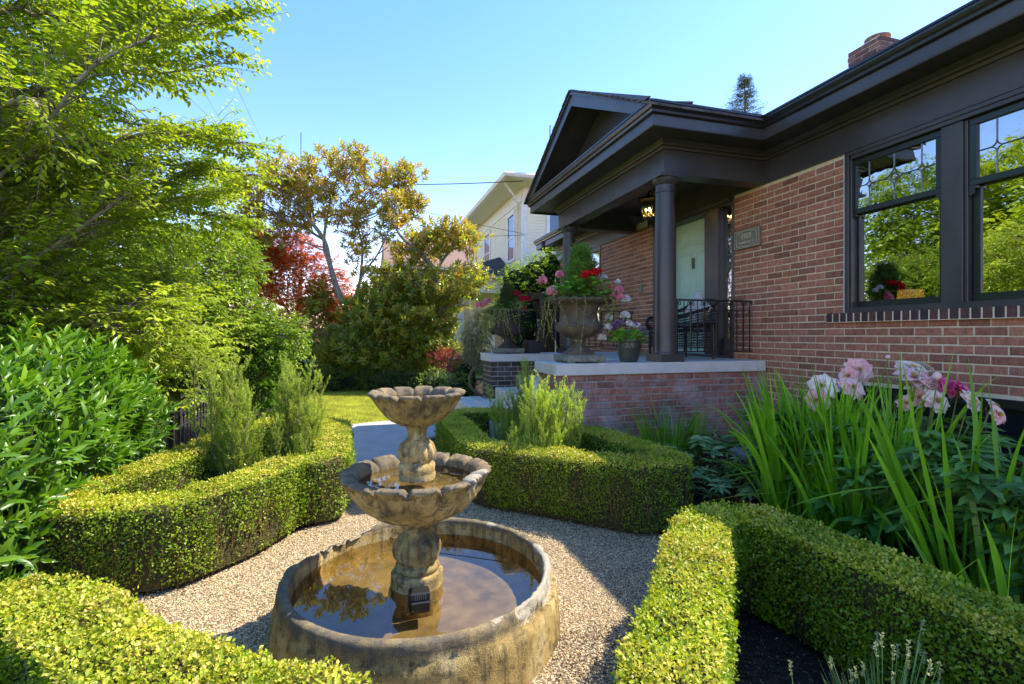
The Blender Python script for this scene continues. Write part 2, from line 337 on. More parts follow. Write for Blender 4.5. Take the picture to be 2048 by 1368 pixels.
M['fir'] = leafmat('fir_needles', [(0, (.03, .05, .02)), (.5, (.06, .09, .035)), (1, (.12, .14, .06))], .6, .2)
M['bluepine'] = leafmat('blue_pine_needles', [(0, (.09, .13, .07)), (.5, (.17, .22, .12)), (1, (.3, .34, .2))], .6, .25)
M['iris'] = leafmat('iris_blade', [(0, (.09, .24, .012)), (.5, (.18, .40, .02)), (1, (.32, .56, .04))], .33, .5, (1.3, 1.5, .4), patch=.15)
M['peonyleaf'] = leafmat('peony_leaf', [(0, (.07, .17, .035)), (.5, (.13, .28, .055)), (1, (.22, .38, .09))], .32, .25, patch=.15)
M['rhodoleaf'] = leafmat('rhododendron_leaf', [(0, (.08, .15, .045)), (.5, (.16, .26, .08)), (1, (.30, .40, .15))], .38, .2, patch=.15)
M['geraniumleaf'] = leafmat('geranium_leaf', [(0, (.08, .22, .02)), (.5, (.17, .38, .04)), (1, (.32, .54, .08))], .5, .3)
M['vine'] = leafmat('trailing_vine_leaf', [(0, (.14, .17, .04)), (.5, (.26, .28, .07)), (1, (.4, .38, .14))], .5, .3)
M['vinelit'] = leafmat('yellow_green_vine_leaf', [(0, (.14, .25, .015)), (.5, (.26, .4, .025)), (1, (.42, .5, .05))], .45, .45)
M['lavender'] = leafmat('lavender_leaf', [(0, (.14, .24, .06)), (.5, (.24, .34, .09)), (1, (.36, .44, .18))], .6, .2)
M['grass'] = leafmat('lawn_grass', [(0, (.26, .30, .03)), (.5, (.42, .45, .05)), (1, (.60, .56, .16))], .6, .35, patch=.3)
M['moss'] = leafmat('moss', [(0, (.07, .07, .02)), (.5, (.15, .14, .03)), (1, (.26, .22, .07))], .8, .1)
def petalmat(n, a, b, c): return leafmat(n, [(0, a), (.5, b), (1, c)], .5, .35, (1.2, 1.1, 1.1), patch=.08)
M['redpet'] = petalmat('red_petal', (.5, .004, .008), (.75, .01, .015), (.85, .03, .03))
M['crimson'] = petalmat('crimson_petal', (.35, .004, .02), (.55, .01, .04), (.7, .03, .06))
M['pinkpet'] = petalmat('pink_petal', (.75, .16, .26), (.85, .3, .4), (.88, .55, .6))
M['whitepet'] = petalmat('white_petal', (.7, .68, .62), (.85, .84, .8), (.9, .88, .85))
M['purplepet'] = petalmat('purple_petal', (.14, .06, .22), (.28, .14, .38), (.45, .3, .55))
M['peonypale'] = petalmat('pale_pink_petal', (.9, .42, .42), (.93, .64, .60), (.93, .80, .72))
M['peonycream'] = petalmat('cream_pink_petal', (.92, .66, .6), (.93, .82, .68), (.94, .9, .76))
M['peonyhot'] = petalmat('deep_pink_petal', (.75, .05, .22), (.85, .14, .34), (.88, .35, .5))
M['stamen'] = plain('stamens', (.6, .4, .06), .7)

# ---------------------------------------------------------------- leaves
TPL = {
 'dia': (np.array([(0, 0, 0), (.45, .5, .07), (1, 0, 0), (.45, -.5, .07)]), [[0, 3, 2, 1]]),
 'leaf': (np.array([(0, 0, 0), (.28, .42, .06), (.28, 0, 0), (.28, -.42, .06), (.65, .40, .0), (.65, 0, -.05), (.65, -.40, .0), (1, 0, -.16)]),
          [[0, 2, 1], [0, 3, 2], [1, 2, 5, 4], [2, 3, 6, 5], [4, 5, 7], [5, 6, 7]]),
 'needle': (np.array([(0, .5, 0), (0, -.5, 0), (1, 0, 0)]), [[0, 1, 2]]),
 'round': (np.array([(0, 0, 0), (.15, .45, .12), (.6, .55, .14), (1, .22, .04), (1, -.22, .04), (.6, -.55, .14), (.15, -.45, .12), (.5, 0, 0)]),
           [[7, 1, 0], [7, 2, 1], [7, 3, 2], [7, 4, 3], [7, 5, 4], [7, 6, 5], [7, 0, 6]]),
}
def norm(a): return a/(np.linalg.norm(a, axis=-1, keepdims=True)+1e-9)
def leaves(mb, P, D, Nn, L, Wd, tpl='dia', rnd=None):
    T, Fc = TPL[tpl]; P = np.asarray(P); n = len(P)
    if n == 0: return
    D = norm(D); Sd = norm(np.cross(D, Nn)); U = np.cross(Sd, D)
    L = np.broadcast_to(L, (n,)); Wd = np.broadcast_to(Wd, (n,))
    V = P[:, None]+(L[:, None]*T[None, :, 0])[..., None]*D[:, None]+(Wd[:, None]*T[None, :, 1])[..., None]*Sd[:, None]+(L[:, None]*T[None, :, 2])[..., None]*U[:, None]
    k = len(T); base = (np.arange(n)*k)[:, None, None]
    rnd = rng.random(n) if rnd is None else rnd
    d = {}
    for f in Fc: d.setdefault(len(f), []).append(f)
    Fs = [(base+np.array(v)[None]).reshape(-1, kk) for kk, v in d.items()]
    b = mb.n
    for f, (kk, v) in zip(Fs, d.items()): mb.F.append(f+b); mb.R.append(np.repeat(rnd, len(v)))
    mb.V.append(V.reshape(-1, 3)); mb.n += n*k
def rdir(n): return norm(rng.normal(size=(n, 3)))
def ribbons(mb, P, D, L, Wd, bend, tipw=.1, nseg=7, twist=.0, rnd=None, kink=None, side=None):
    n = len(P); D = norm(D); t = np.linspace(0, 1, nseg+1)
    h = D*np.array([1, 1, 0]); h = norm(h+1e-3*rdir(n))
    side = norm(np.cross(h, np.tile([0, 0, 1.0], (n, 1)))) if side is None else side
    pos = P.copy(); pts = [pos.copy()]; d = D.copy()
    L = np.broadcast_to(L, (n,)); bend = np.broadcast_to(bend, (n,))
    for i in range(nseg):
        g = bend[:, None]*(t[i+1]**1.5)*np.array([0, 0, -1.0])+bend[:, None]*.4*h*t[i+1]
        if kink is not None: g = g+np.where((kink[:, None] == i), np.array([0, 0, -2.2])+h*1.5, 0)
        d = norm(d+g*.5); pos = pos+d*(L/nseg)[:, None]; pts.append(pos.copy())
    pts = np.stack(pts, 1)
    wprof = np.clip(1-(t-.15)**2*.5, 0, 1)*np.where(t > .72, np.clip((1-t)/.28, 0, 1)**.7, 1)+.0; wprof[-1] = 0.02
    w2 = np.broadcast_to(Wd, (n,))[:, None]*wprof[None]/2
    up = norm(np.cross(side, D)); fold = .25
    Lf = pts+side[:, None]*w2[..., None]; Rt = pts-side[:, None]*w2[..., None]; Md = pts-up[:, None]*w2[..., None]*fold
    V = np.stack([Lf, Md, Rt], 2).reshape(n, -1, 3); k = (nseg+1)*3
    Fc = []
    for i in range(nseg):
        for q in (0, 1): Fc.append([i*3+q, i*3+q+1, i*3+4+q, i*3+3+q])
    Fs = ((np.arange(n)*k)[:, None, None]+np.array(Fc)[None]).reshape(-1, 4)
    rnd = rng.random(n) if rnd is None else rnd
    mb.F.append(Fs+mb.n); mb.R.append(np.repeat(rnd, len(Fc))); mb.V.append(V.reshape(-1, 3)); mb.n += n*k

def tubes(mb, A, B, r, n=3):                         # many short straight twigs at once
    A = np.asarray(A); B = np.asarray(B); m = len(A)
    if m == 0: return
    d = norm(B-A); s_ = norm(np.cross(d, np.array([.3, .2, 1.0]))); u = np.cross(d, s_); r = np.broadcast_to(r, (m,))
    th = np.arange(n)*2*np.pi/n; off = s_[:, None]*np.cos(th)[None, :, None]+u[:, None]*np.sin(th)[None, :, None]
    V = np.concatenate([A[:, None]+off*r[:, None, None], B[:, None]+off*(r*.45)[:, None, None]], 1).reshape(-1, 3)
    f = np.array([(i, (i+1) % n, n+(i+1) % n, n+i) for i in range(n)])
    mb.F.append(((np.arange(m)*2*n)[:, None, None]+f[None]).reshape(-1, 4)+mb.n); mb.R.append(np.full(m*n, .5)); mb.V.append(V); mb.n += m*2*n

def arc(*pts, n=10):                                     # smooth curve through points (Catmull-Rom)
    P = np.array(pts, float); P = np.vstack([2*P[0]-P[1], P, 2*P[-1]-P[-2]]); out = []
    for i in range(1, len(P)-2):
        for t in np.linspace(0, 1, n, endpoint=False):
            p0, p1, p2, p3 = P[i-1:i+3]
            out.append(.5*((2*p1)+(-p0+p2)*t+(2*p0-5*p1+4*p2-p3)*t*t+(-p0+3*p1-3*p2+p3)*t**3))
    out.append(P[-2]); return np.array(out)


# ================================================================ THE HOUSE
WX, FX, PX = 4.50, 4.48, 3.14            # brick face, frieze face, porch beam face
PY0, PY1 = 4.76, 7.83
FRZ0, FRZ1 = 3.16, 3.42
SLAB = 1.105
house = thing('brick_house', 'red brick bungalow with black painted eaves and a columned front porch', 'house', (WX, 6.3, 0))

PITCH, COURSE = .2165, .0723
def bricks(mb, o, u, nrm, length, z0, z1, holes=(), phase=0.0, jit=.0015):
    """real bricks over a wall plane: o origin, u along, nrm outward; holes = (a0,a1,z0,z1)"""
    o = np.array(o, float); u = np.array(u, float); nrm = np.array(nrm, float); zv = np.array([0, 0, 1.0])
    nc = int(round((z1-z0)/COURSE)); m = .0065; Vs = []; rr = []
    for c in range(nc):
        a = -PITCH*(1+phase)+(c % 2)*PITCH/2; b0 = z0+c*COURSE+m; b1 = z0+(c+1)*COURSE-m
        while a < length:
            s0, s1 = max(a+m, 0), min(a+PITCH-m, length); a += PITCH
            if s1-s0 < .02: continue
            segs = [(s0, s1)]
            for h in holes:
                if b1 > h[2]+.004 and b0 < h[3]-.004:
                    ns = []
                    for (p, q) in segs:
                        if q <= h[0] or p >= h[1]: ns.append((p, q)); continue
                        if p < h[0]-.02: ns.append((p, h[0]))
                        if q > h[1]+.02: ns.append((h[1], q))
                    segs = ns
            for p, q in segs:
                j = lambda k=jit: random.gauss(0, k)
                d = .0 + j(.0016); e = .004
                p_, q_, b0_, b1_ = p+j(), q+j(), b0+j(.0008), b1+j(.0008)
                for (dd, i) in ((-.02, 0), (d-e, 0), (d, e)):
                    for (s, z) in ((p_+i, b0_+i), (q_-i, b0_+i), (q_-i, b1_-i), (p_+i, b1_-i)):
                        Vs.append(o+u*s+zv*z+nrm*dd)
                rr.append(random.random())
    n = len(rr)
    if not n: return
    f = []
    for k in range(2):
        for i in range(4): jn = (i+1) % 4; f.append([k*4+i, k*4+jn, k*4+4+jn, k*4+4+i])
    f.append([8, 9, 10, 11])
    flip = np.dot(np.cross(u, zv), nrm) < 0
    f = np.array(f)
    if flip: f = f[:, ::-1]
    Fs = ((np.arange(n)*12)[:, None, None]+f[None]).reshape(-1, 4)
    mb.F.append(Fs+mb.n); mb.R.append(np.repeat(np.array(rr), len(f))); mb.V.append(np.array(Vs)); mb.n += n*12

WIN0, WIN1 = .80, 3.763                      # front window group along y
ENT0, ENT1 = 5.29, 7.15                      # entry
FW0, FW1 = 9.0, 10.9                         # far window
wall_main = MB()
bricks(wall_main, (WX, 5.29, 0), (0, -1, 0), (-1, 0, 0), 6.3, .09, .09+42*COURSE+.02, holes=[(5.29-WIN1, 5.29-WIN0, 1.535, 3.3), (5.29-3.95, 5.29-1.4, 0, .93)])
wb = wall_main.build('wall', M['brick'], house)
mm = MB()                                    # mortar bed and wall mass, recessed 7 mm behind the brick faces
mx = WX+.009
for (y0, y1, z0, z1) in ((WIN1, 5.29, .93, 3.3), (3.95, 5.29, 0, .93), (-1.0, WIN1, .93, 1.53), (-1.0, 1.4, 0, .93), (-1.0, WIN0, 1.53, 3.3), (1.4, WIN1, -.2, .02)):
    if y1 > y0: mm.box(mx, mx+.22, y0, y1, z0, z1)
mm.box(mx, mx+.22, WIN1, 3.95, .93, .9305) if False else None
mm.build('mortar', M['mortar'], wb)
q = MB(); bricks(q, (WX, 9.0, 0), (0, -1, 0), (-1, 0, 0), 9.0-7.15, 1.03, 1.03+30*COURSE, phase=.3)
bricks(q, (WX, 11.33, 0), (0, -1, 0), (-1, 0, 0), .43, .1, .1+43*COURSE)
bricks(q, (WX, 10.9, 0), (0, -1, 0), (-1, 0, 0), 1.9, .1, .1+20*COURSE)
q2 = q.build('wall', M['brick'], house)
q = MB(); q.box(mx, mx+.22, 7.15, 9.0, 0, 3.3); q.box(mx, mx+.22, 10.9, 11.33, 0, 3.3); q.box(mx, mx+.22, 9.0, 10.9, 0, 1.53); q.box(mx+.22, mx+.3, -1, 11.33, -.1, 1.0)
q.build('mortar', M['mortar'], q2)
# white caulk line beside the casing and soldier sill
q = MB(); q.box(WX-.004, WX+.006, 3.763, 3.775, 1.6, 3.16); q.build('caulk_line', M['white'], house)
q = MB(); y = 3.93
while y > .5:
    q.box(WX-.045+random.gauss(0, .001), WX+.05, y-.062, y, 1.527, 1.612+random.gauss(0, .001), .004); y -= .0735
sill = q.build('brick_sill', brickmat('sill_brick', [(0, (.05, .035, .035)), (.5, (.09, .05, .045)), (1, (.13, .06, .05))]), house)
q = MB(); q.box(WX-.041, WX+.05, .5, 3.93, 1.522, 1.608); q.build('mortar', M['mortar'], sill)

# porch base
pw = MB(); PZ0 = SLAB-.12-12*COURSE
bricks(pw, (1.90, PY0, 0), (1, 0, 0), (0, -1, 0), WX-1.90, PZ0-COURSE*2, PZ0+12*COURSE)
bricks(pw, (1.90, 5.35, 0), (0, -1, 0), (-1, 0, 0), .59, PZ0-COURSE*2, PZ0+12*COURSE, phase=.5)
pwo = pw.build('porch_wall', M['brickeff'], house)
q = MB(); q.box(1.907, WX, PY0+.007, 5.34, 0, SLAB-.12); q.build('mortar', M['mortardark'], pwo)
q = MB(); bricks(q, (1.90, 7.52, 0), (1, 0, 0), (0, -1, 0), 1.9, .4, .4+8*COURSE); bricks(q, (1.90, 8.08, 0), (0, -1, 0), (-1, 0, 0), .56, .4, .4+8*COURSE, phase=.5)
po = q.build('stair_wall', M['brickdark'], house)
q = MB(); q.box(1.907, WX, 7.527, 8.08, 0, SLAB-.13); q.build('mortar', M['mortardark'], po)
q = MB(); q.box(1.872, 4.47, 4.73, 5.40, SLAB-.12, SLAB, .006); q.build('porch_cap', M['concrete'], house)
q = MB(); q.box(1.872, 4.47, 7.49, 8.12, SLAB-.118, SLAB-.001, .006); q.build('stair_wall_cap', M['concrete'], house)
q = MB(); q.box(2.98, 4.49, 5.401, 7.489, SLAB-.14, SLAB-.002); q.build('porch_floor', M['slabtop'], house)
q = MB()
for k in range(4): q.box(1.62+k*.34, 3.0, 5.36, 7.5, .2, .42+.175*k, .008)
q.box(1.45, 1.88, 5.2, 8.2, 0, .38, .01); q.build('porch_steps', M['concrete'], house)

# columns
for (cx, cy) in ((3.235, 4.89), (3.235, 7.60)):
    q = MB(); z0 = SLAB
    prof = [(.135, z0+.085), (.135, z0+.1), (.125, z0+.112), (.123, z0+.13), (.122, z0+.5), (.118, z0+1.0), (.11, z0+1.5), (.103, FRZ0-.2), (.103, FRZ0-.185), (.112, FRZ0-.18), (.112, FRZ0-.165), (.104, FRZ0-.16), (.104, FRZ0-.1), (.12, FRZ0-.085), (.135, FRZ0-.05), (.138, FRZ0-.035), (.138, FRZ0-.03)]
    q.lathe(prof, (cx, cy, 0), 40); co = q.build('column', M['black'], house, True, 30)
    q = MB(); q.box(cx-.148, cx+.148, cy-.148, cy+.148, z0, z0+.085, .004); q.build('plinth', M['black'], co)
    q = MB(); q.box(cx-.15, cx+.15, cy-.15, cy+.15, FRZ0-.03, FRZ0-.001, .004); q.build('abacus', M['black'], co)

# entablature sweeps
path = [(FX, -1.5), (FX, PY0), (PX, PY0), (PX, PY1), (FX, PY1), (FX, 11.33), (9.5, 11.33)]
SW = [(p[0], p[1]) for p in path]
q = MB(); q.sweep(SW, [(0, FRZ0), (0, FRZ1), (-.14, FRZ1), (-.14, FRZ0)]); q.build('frieze', M['black'], house)
q = MB(); q.sweep(SW, [(.001, FRZ1-.004), (.022, FRZ1), (.026, FRZ1+.028), (.05, FRZ1+.034), (.055, FRZ1+.052), (.075, FRZ1+.075), (.08, FRZ1+.09), (-.1, FRZ1+.09)]); q.build('crown_moulding', M['black'], house)
q = MB(); q.sweep(SW, [(-.1, 3.511), (.366, 3.511), (.366, 3.53), (-.1, 3.53)])
q.build('soffit', M['black'], house)
q = MB(); q.sweep(SW, [(.345, 3.485), (.37, 3.485), (.374, 3.495), (.374, 3.622), (.345, 3.622)]); q.build('fascia', M['black'], house)
g = [(.376, 3.605), (.392, 3.603), (.404, 3.612), (.408, 3.635), (.42, 3.652), (.428, 3.675), (.429, 3.692), (.438, 3.698), (.438, 3.716), (.428, 3.722), (.42, 3.712), (.418, 3.68), (.40, 3.64), (.376, 3.63)]
q = MB(); q.sweep(SW, g); gut = q.build('gutter', M['blackgloss'], house)
for (x_, y_, ax) in ((FX-.40, 2.2, 'y'), (FX-.40, .2, 'y'), (PX-.40, 5.6, 'y'), (PX-.40, 7.2, 'y')):
    q = MB(); q.sweep([(x_+.40, y_), (x_+.40, y_+.025)], [(o_+.0015 if o_ > .39 else o_, z_-.0015 if z_ < 3.66 else z_+.001) for o_, z_ in g]); q.build('gutter_seam', M['blackgloss'], gut)
q = MB()                                     # board joints standing 1 mm proud of the frieze
q.box(FX-.0015, FX, 1.0, 1.004, FRZ0, FRZ1); q.build('board_joint', M['iron'], house)
for y_ in (5.9, 6.95):
    q = MB(); q.box(PX-.0015, PX, y_, y_+.003, FRZ0, FRZ1); q.build('board_joint', M['iron'], house)
q = MB(); q.box(FX-.001, FX, 4.70, 4.705, FRZ0, FRZ1); q.build('board_joint', M['iron'], house)
# porch inner beam, ceiling
q = MB(); q.box(PX+.141, PX+.20, PY0+.141, PY1-.141, FRZ0+.002, 3.5); q.box(PX+.2, FX, PY0+.141, PY0+.2, FRZ0+.002, 3.5); q.box(PX+.2, FX, PY1-.2, PY1-.141, FRZ0+.002, 3.5)
q.box(FX+.02, WX+.1, 4.7, 7.3, FRZ0+.001, 3.5); q.build('porch_beam', M['black'], house)
q = MB(); q.box(PX+.2, FX+.1, PY0+.2, PY1-.2, 3.44, 3.46); q.build('porch_ceiling', M['black'], house)

# pediment
GY, GZ, RK = 6.295, 4.70, .5
gx = PX-.43
E0, E1 = PY0-.44, PY1+.44
sl = (GZ-3.715)/(GY-E0)
q = MB(); d = .175
q.prism([(E0+.02, 3.715), (GY, GZ), (E1-.02, 3.715), (E1-.02-d/sl*.98, 3.715), (GY, GZ-d*1.13), (E0+.02+d/sl*.98, 3.715)], 'x', gx+.0, gx+.035); q.build('rake_board', M['black'], house)
q = MB(); q.prism([(E0+.0, 3.735), (GY, GZ+.02), (E1, 3.735), (E1-.07/sl, 3.735), (GY, GZ-.05), (E0+.07/sl, 3.735)], 'x', gx-.022, gx-.001); q.build('rake_moulding', M['black'], house)
q = MB(); q.prism([(E0+.3, 3.72), (GY, GZ-.12), (E1-.3, 3.72), (E1-.36, 3.72), (GY, GZ-.15), (E0+.36, 3.72)], 'x', gx+.035, PX+.02); q.build('rake_soffit', M['black'], house)
q = MB(); q.prism([(E0+.3, 3.70), (GY, GZ-.13), (E1-.3, 3.70)], 'x', PX+.02, PX+.06); q.build('pediment_panel', M['black'], house)
q = MB(); q.box(PX+.006, PX+.019, GY-.02, GY+.02, 3.74, 4.5)
q = MB(); q.prism([(gx+.01, 3.70), (PX+.06, 3.76), (PX+.06, 3.74), (gx+.01, 3.69)], 'y', E0+.02, E1-.02); q.build('pediment_ledge', M['black'], house)
# shingled porch roof with ragged courses
rf = MB(); L = math.hypot(GY-E0, GZ-3.715)
for side in (-1, 1):
    ye = E0+.0 if side < 0 else E1-.0
    nco = 16
    for c in range(nco):
        t0 = c/nco; t1 = min((c+1.25)/nco, 1.0)
        x = gx-.04
        while x < 9.0:
            wd = random.uniform(.15, .3) if x > gx else .12
            z0 = 3.662+(GZ+.01-3.662)*t0; z1 = 3.662+(GZ+.01-3.662)*t1
            y0 = ye+(GY-ye)*t0; y1 = ye+(GY-ye)*t1; th = .012+random.uniform(0, .014)
            V = [(x, y0, z0+th), (x+wd, y0, z0+th), (x+wd, y1, z1+.004), (x, y1, z1+.004), (x, y0, z0-.004), (x+wd, y0, z0-.004), (x+wd, y1, z1-.012), (x, y1, z1-.012)]
            rf.add(V, [(0, 1, 2, 3), (7, 6, 5, 4), (0, 4, 5, 1), (1, 5, 6, 2), (2, 6, 7, 3), (3, 7, 4, 0)]); x += wd+.004
            if x > 3.4: x = 9.5 if c > 2 else x+.0
rf.prism([(E0, 3.72), (GY, GZ), (E1, 3.72), (E1-.1, 3.70), (GY, GZ-.05), (E0+.1, 3.70)], 'x', gx+.04, 7.0)
rf.build('porch_roof', M['shingle'], house)
q = MB(); RS = .44
q.add([(FX-.42, -1.5, 3.725), (FX-.42, 11.75, 3.725), (9.2, 11.75, 3.725+RS*5.14), (9.2, -1.5, 3.725+RS*5.14)], [(0, 3, 2, 1)])
q.add([(14.3, -1.5, 3.725), (14.3, 11.75, 3.725), (9.2, 11.75, 3.725+RS*5.14), (9.2, -1.5, 3.725+RS*5.14)], [(0, 1, 2, 3)])
q.add([(FX-.42, 11.75, 3.72), (9.2, 11.75, 3.72+RS*5.14), (14.3, 11.75, 3.72)], [(0, 2, 1)]); q.build('roof', M['shingle'], house)
q = MB(); q.box(4.75, 14, 11.1, 11.33, 0, 3.7); q.box(13.8, 14, -1.5, 11.1, 0, 3.7); q.box(4.8, 14, -1.5, -1.3, 0, 3.7); q.build('wall', M['brick'], house)

# chimney
cxx, cyy = 7.1, 5.43
q = MB(); zt = 5.54
for (i, z0, z1) in ((0, 4.7, zt-3*COURSE), (-.03, zt-3*COURSE, zt)):
    k = int(round((z1-z0)/COURSE)); z0 = z1-k*COURSE; a, b = .235-i, .215-i
    bricks(q, (cxx-a, cyy+b, 0), (0, -1, 0), (-1, 0, 0), 2*b, z0, z1); bricks(q, (cxx-a, cyy-b, 0), (1, 0, 0), (0, -1, 0), 2*a, z0, z1)
ch = q.build('chimney', M['brickchim'], house)
q = MB(); q.box(cxx-.229, cxx+.229, cyy-.209, cyy+.209, 4.6, zt-.03); q.box(cxx-.257, cxx+.257, cyy-.237, cyy+.237, zt-3*COURSE+.005, zt-.004); q.build('mortar', M['mortardark'], ch)
q = MB(); q.prism([(-.3, zt), (.3, zt), (.2, zt+.05), (-.2, zt+.05)], 'y', 0, 1) if False else q.box(cxx-.22, cxx+.22, cyy-.2, cyy+.2, zt-.003, zt+.035, .02)
q.lathe([(.11, zt+.03), (.11, zt+.10)], (cxx, cyy, 0), 20); q.build('flue', M['cream'], ch)
q = MB(); q.lathe([(.12, zt+.095), (.16, zt+.11), (.16, zt+.125), (.09, zt+.14), (.001, zt+.145)], (cxx, cyy, 0), 20); q.build('flue_cap', M['brickchim'], ch)

# front windows
def sash_window(y_hi, y_lo, mull=True):
    """y_hi = far (left) jamb glass edge, y_lo = near glass edge of the upper sash; x planes as measured"""
    f = MB(); xu, xl = 4.55, 4.59
    w_ = M['greenblack']
    win = MB()
    z = (2.609, 3.026); s = .052
    win.box(xu-.018, xu+.02, y_lo-s, y_hi+s, z[1], z[1]+.055, .003); win.box(xu-.018, xu+.02, y_lo-s, y_hi+s, z[0]-.05, z[0], .003)
    win.box(xu-.018, xu+.02, y_hi, y_hi+s, z[0], z[1], .003); win.box(xu-.018, xu+.02, y_lo-s, y_lo, z[0], z[1], .003)
    for yy, sg in ((y_hi+s, -1), (y_lo-s, 1)):      # horns below the meeting rail
        win.prism([(yy, z[0]-.05), (yy+sg*.05, z[0]-.05), (yy+sg*.047, z[0]-.07), (yy+sg*.03, z[0]-.085), (yy+sg*.024, z[0]-.115), (yy, z[0]-.13)], 'x', xu-.016, xu+.018)
    return win, xu, xl, z, s
wy = [(3.675, 2.979), (2.687, 1.991), (1.70, 1.003)]
q = MB()                                             # casing of the whole group
q.box(WX-.012, WX+.14, WIN1-.045, WIN1, 1.605, FRZ0-.001, .003); q.box(WX+.006, WX+.14, WIN1-.062, WIN1-.046, 1.66, 3.1, .003)
q.box(WX-.006, WX+.14, WIN0, WIN1-.063, 3.085, FRZ0-.001, .004); q.box(WX-.018, WX+.0, WIN0, WIN1-.046, 3.12, FRZ0-.002, .004)
for a, b in ((wy[0][1], wy[1][0]), (wy[1][1], wy[2][0])):
    q.box(WX+.012, WX+.14, b+.085, a-.053, 1.66, 3.084, .003); q.box(WX+.03, WX+.14, b+.060, b+.084, 1.66, 3.084, .003)
q.box(WX+.0, WX+.14, WIN0, WIN0+.15, 1.66, 3.084, .003)
q.box(WX-.03, WX+.14, WIN0, WIN1-.046, 1.605, 1.66, .004)
casing = q.build('window_casing', M['black'], house)
for k, (yh, yl) in enumerate(wy):
    win, xu, xl, z, s = sash_window(yh, yl); wo_ = win.build('window', M['greenblack'], house)
    q = MB(); lz = (1.722, 2.554)
    q.box(xl-.015, xl+.02, yl-s, yh+s, lz[0]-.062, lz[0], .003); q.box(xl-.015, xl+.02, yl-s, yh+s, lz[1], lz[1]+.03, .003)
    q.box(xl-.015, xl+.02, yh, yh+s, lz[0], lz[1], .003); q.box(xl-.015, xl+.02, yl-s, yl, lz[0], lz[1], .003); q.build('lower_sash', M['greenblack'], wo_)
    q = MB(); q.box(xu+.0, xu+.004, yl, yh, z[0], z[1]); q.build('leaded_pane', M['leadglass'], wo_)
    q = MB(); q.box(xl+.0, xl+.004, yl, yh, lz[0], lz[1]); q.build('pane', M['glass'], wo_)
    q = MB(); zm = (z[0]+z[1])/2+.0; wd = yh-yl; xc = xu-.003
    vs = [yh-wd*f for f in (.17, .5, .83)]; ra = [.045, .10, .045]
    edges = [yh]
    for v, r in zip(vs, ra):
        q.tube([(xc, v, z[0]), (xc, v, zm-r)], 0.0048, 5); q.tube([(xc, v, zm+r), (xc, v, z[1])], 0.0048, 5)
        pts = [(v, zm+r), (v-r, zm), (v, zm-r), (v+r, zm)]
        for i in range(4):
            A, B_ = np.array(pts[i]), np.array(pts[(i+1) % 4]); C_ = np.array([v, zm]); cv = []
            for t in np.linspace(0, 1, 8):
                p_ = (1-t)**2*A+2*t*(1-t)*(C_+.15*((A+B_)/2-C_))+t*t*B_; cv.append((xc, p_[0], p_[1]))
            q.tube(cv, 0.0048, 5)
        if r > .06:
            for sx, sz in ((1, 1), (-1, -1), (1, -1), (-1, 1)): q.tube([(xc, v, zm+sz*.035), (xc, v+sx*.035, zm)], 0.0048, 5)
        edges += [v+r, v-r]
    edges.append(yl)
    for i in range(0, len(edges), 2): q.tube([(xc, edges[i], zm), (xc, edges[i+1], zm)], 0.0048, 5)
    q.build('leading', M['lead'], wo_)
# room behind
q = MB(); q.box(4.72, 8.6, 4.6, 4.64, 1.0, 3.4); q.box(8.6, 8.64, .2, 4.6, 1.0, 3.4); q.box(4.72, 8.6, .16, .2, 1.0, 3.4); q.box(4.72, 8.6, .2, 4.6, .96, 1.0); q.box(4.72, 8.6, .2, 4.6, 3.4, 3.44)
q.build('room', plain('room_paint', (.30, .2, .12), .9), house)
q = MB(); q.box(4.66, 4.668, .9, 3.7, 2.86, 3.06); q.build('roller_blind', plain('blind_cloth', (.62, .62, .42), .9), house)
cu = MB(); ys = np.linspace(3.60, 3.75, 22); V = []; 
for zz in (1.45, 3.1):
    for i, y in enumerate(ys): V.append((4.70+.012*math.sin(i*1.3), y, zz))
n = len(ys); cu.add(V, [(i, i+1, n+i+1, n+i) for i in range(n-1)]); cu.build('curtain', plain('curtain_cloth', (.55, .22, .08), .9), house, True)
def glow(name, col, st):
    m, t, p, o = newmat(name); p.inputs['Base Color'].default_value = (*col, 1); p.inputs['Emission Color'].default_value = (*col, 1); p.inputs['Emission Strength'].default_value = st; return m
lamp = thing('table_lamp', 'lit orange shaded table lamp behind the front window glass', 'lamp', (5.35, 3.75, 1.3))
q = MB(); q.lathe([(.09, 1.3), (.07, 1.33), (.02, 1.36), (.05, 1.42), (.05, 1.5), (.015, 1.56), (.01, 1.62)], (5.35, 3.75, 0), 20); q.build('base', M['bronze'], lamp, True)
q = MB(); q.lathe([(.15, 1.6), (.10, 1.86)], (5.35, 3.75, 0), 24, cap=False); q.build('lamp_shade', glow('lit_shade', (.9, .42, .08), 1.2), lamp, True)
q = MB(); q.box(4.9, 5.7, 2.7, 4.2, 1.26, 1.3, .005); q.box(4.95, 5.0, 2.75, 2.8, 1.0, 1.26); q.box(5.6, 5.65, 4.1, 4.15, 1.0, 1.26); q.box(4.95, 5.0, 4.1, 4.15, 1.0, 1.26); q.box(5.6, 5.65, 2.75, 2.8, 1.0, 1.26)
tag(q.build('side_table', M['wood']), 'wooden table just inside the front window under the lamp', 'table')
vs_ = MB(); vs_.lathe([(.10, 1.30), (.16, 1.40), (.18, 1.5), (.12, 1.62), (.07, 1.72), (.085, 1.80), (.06, 1.80)], (5.0, 3.02, 0), 24)
tag(vs_.build('vase', M['iron'], None, True), 'dark flared vase silhouetted in the lower corner of the front window', 'vase')

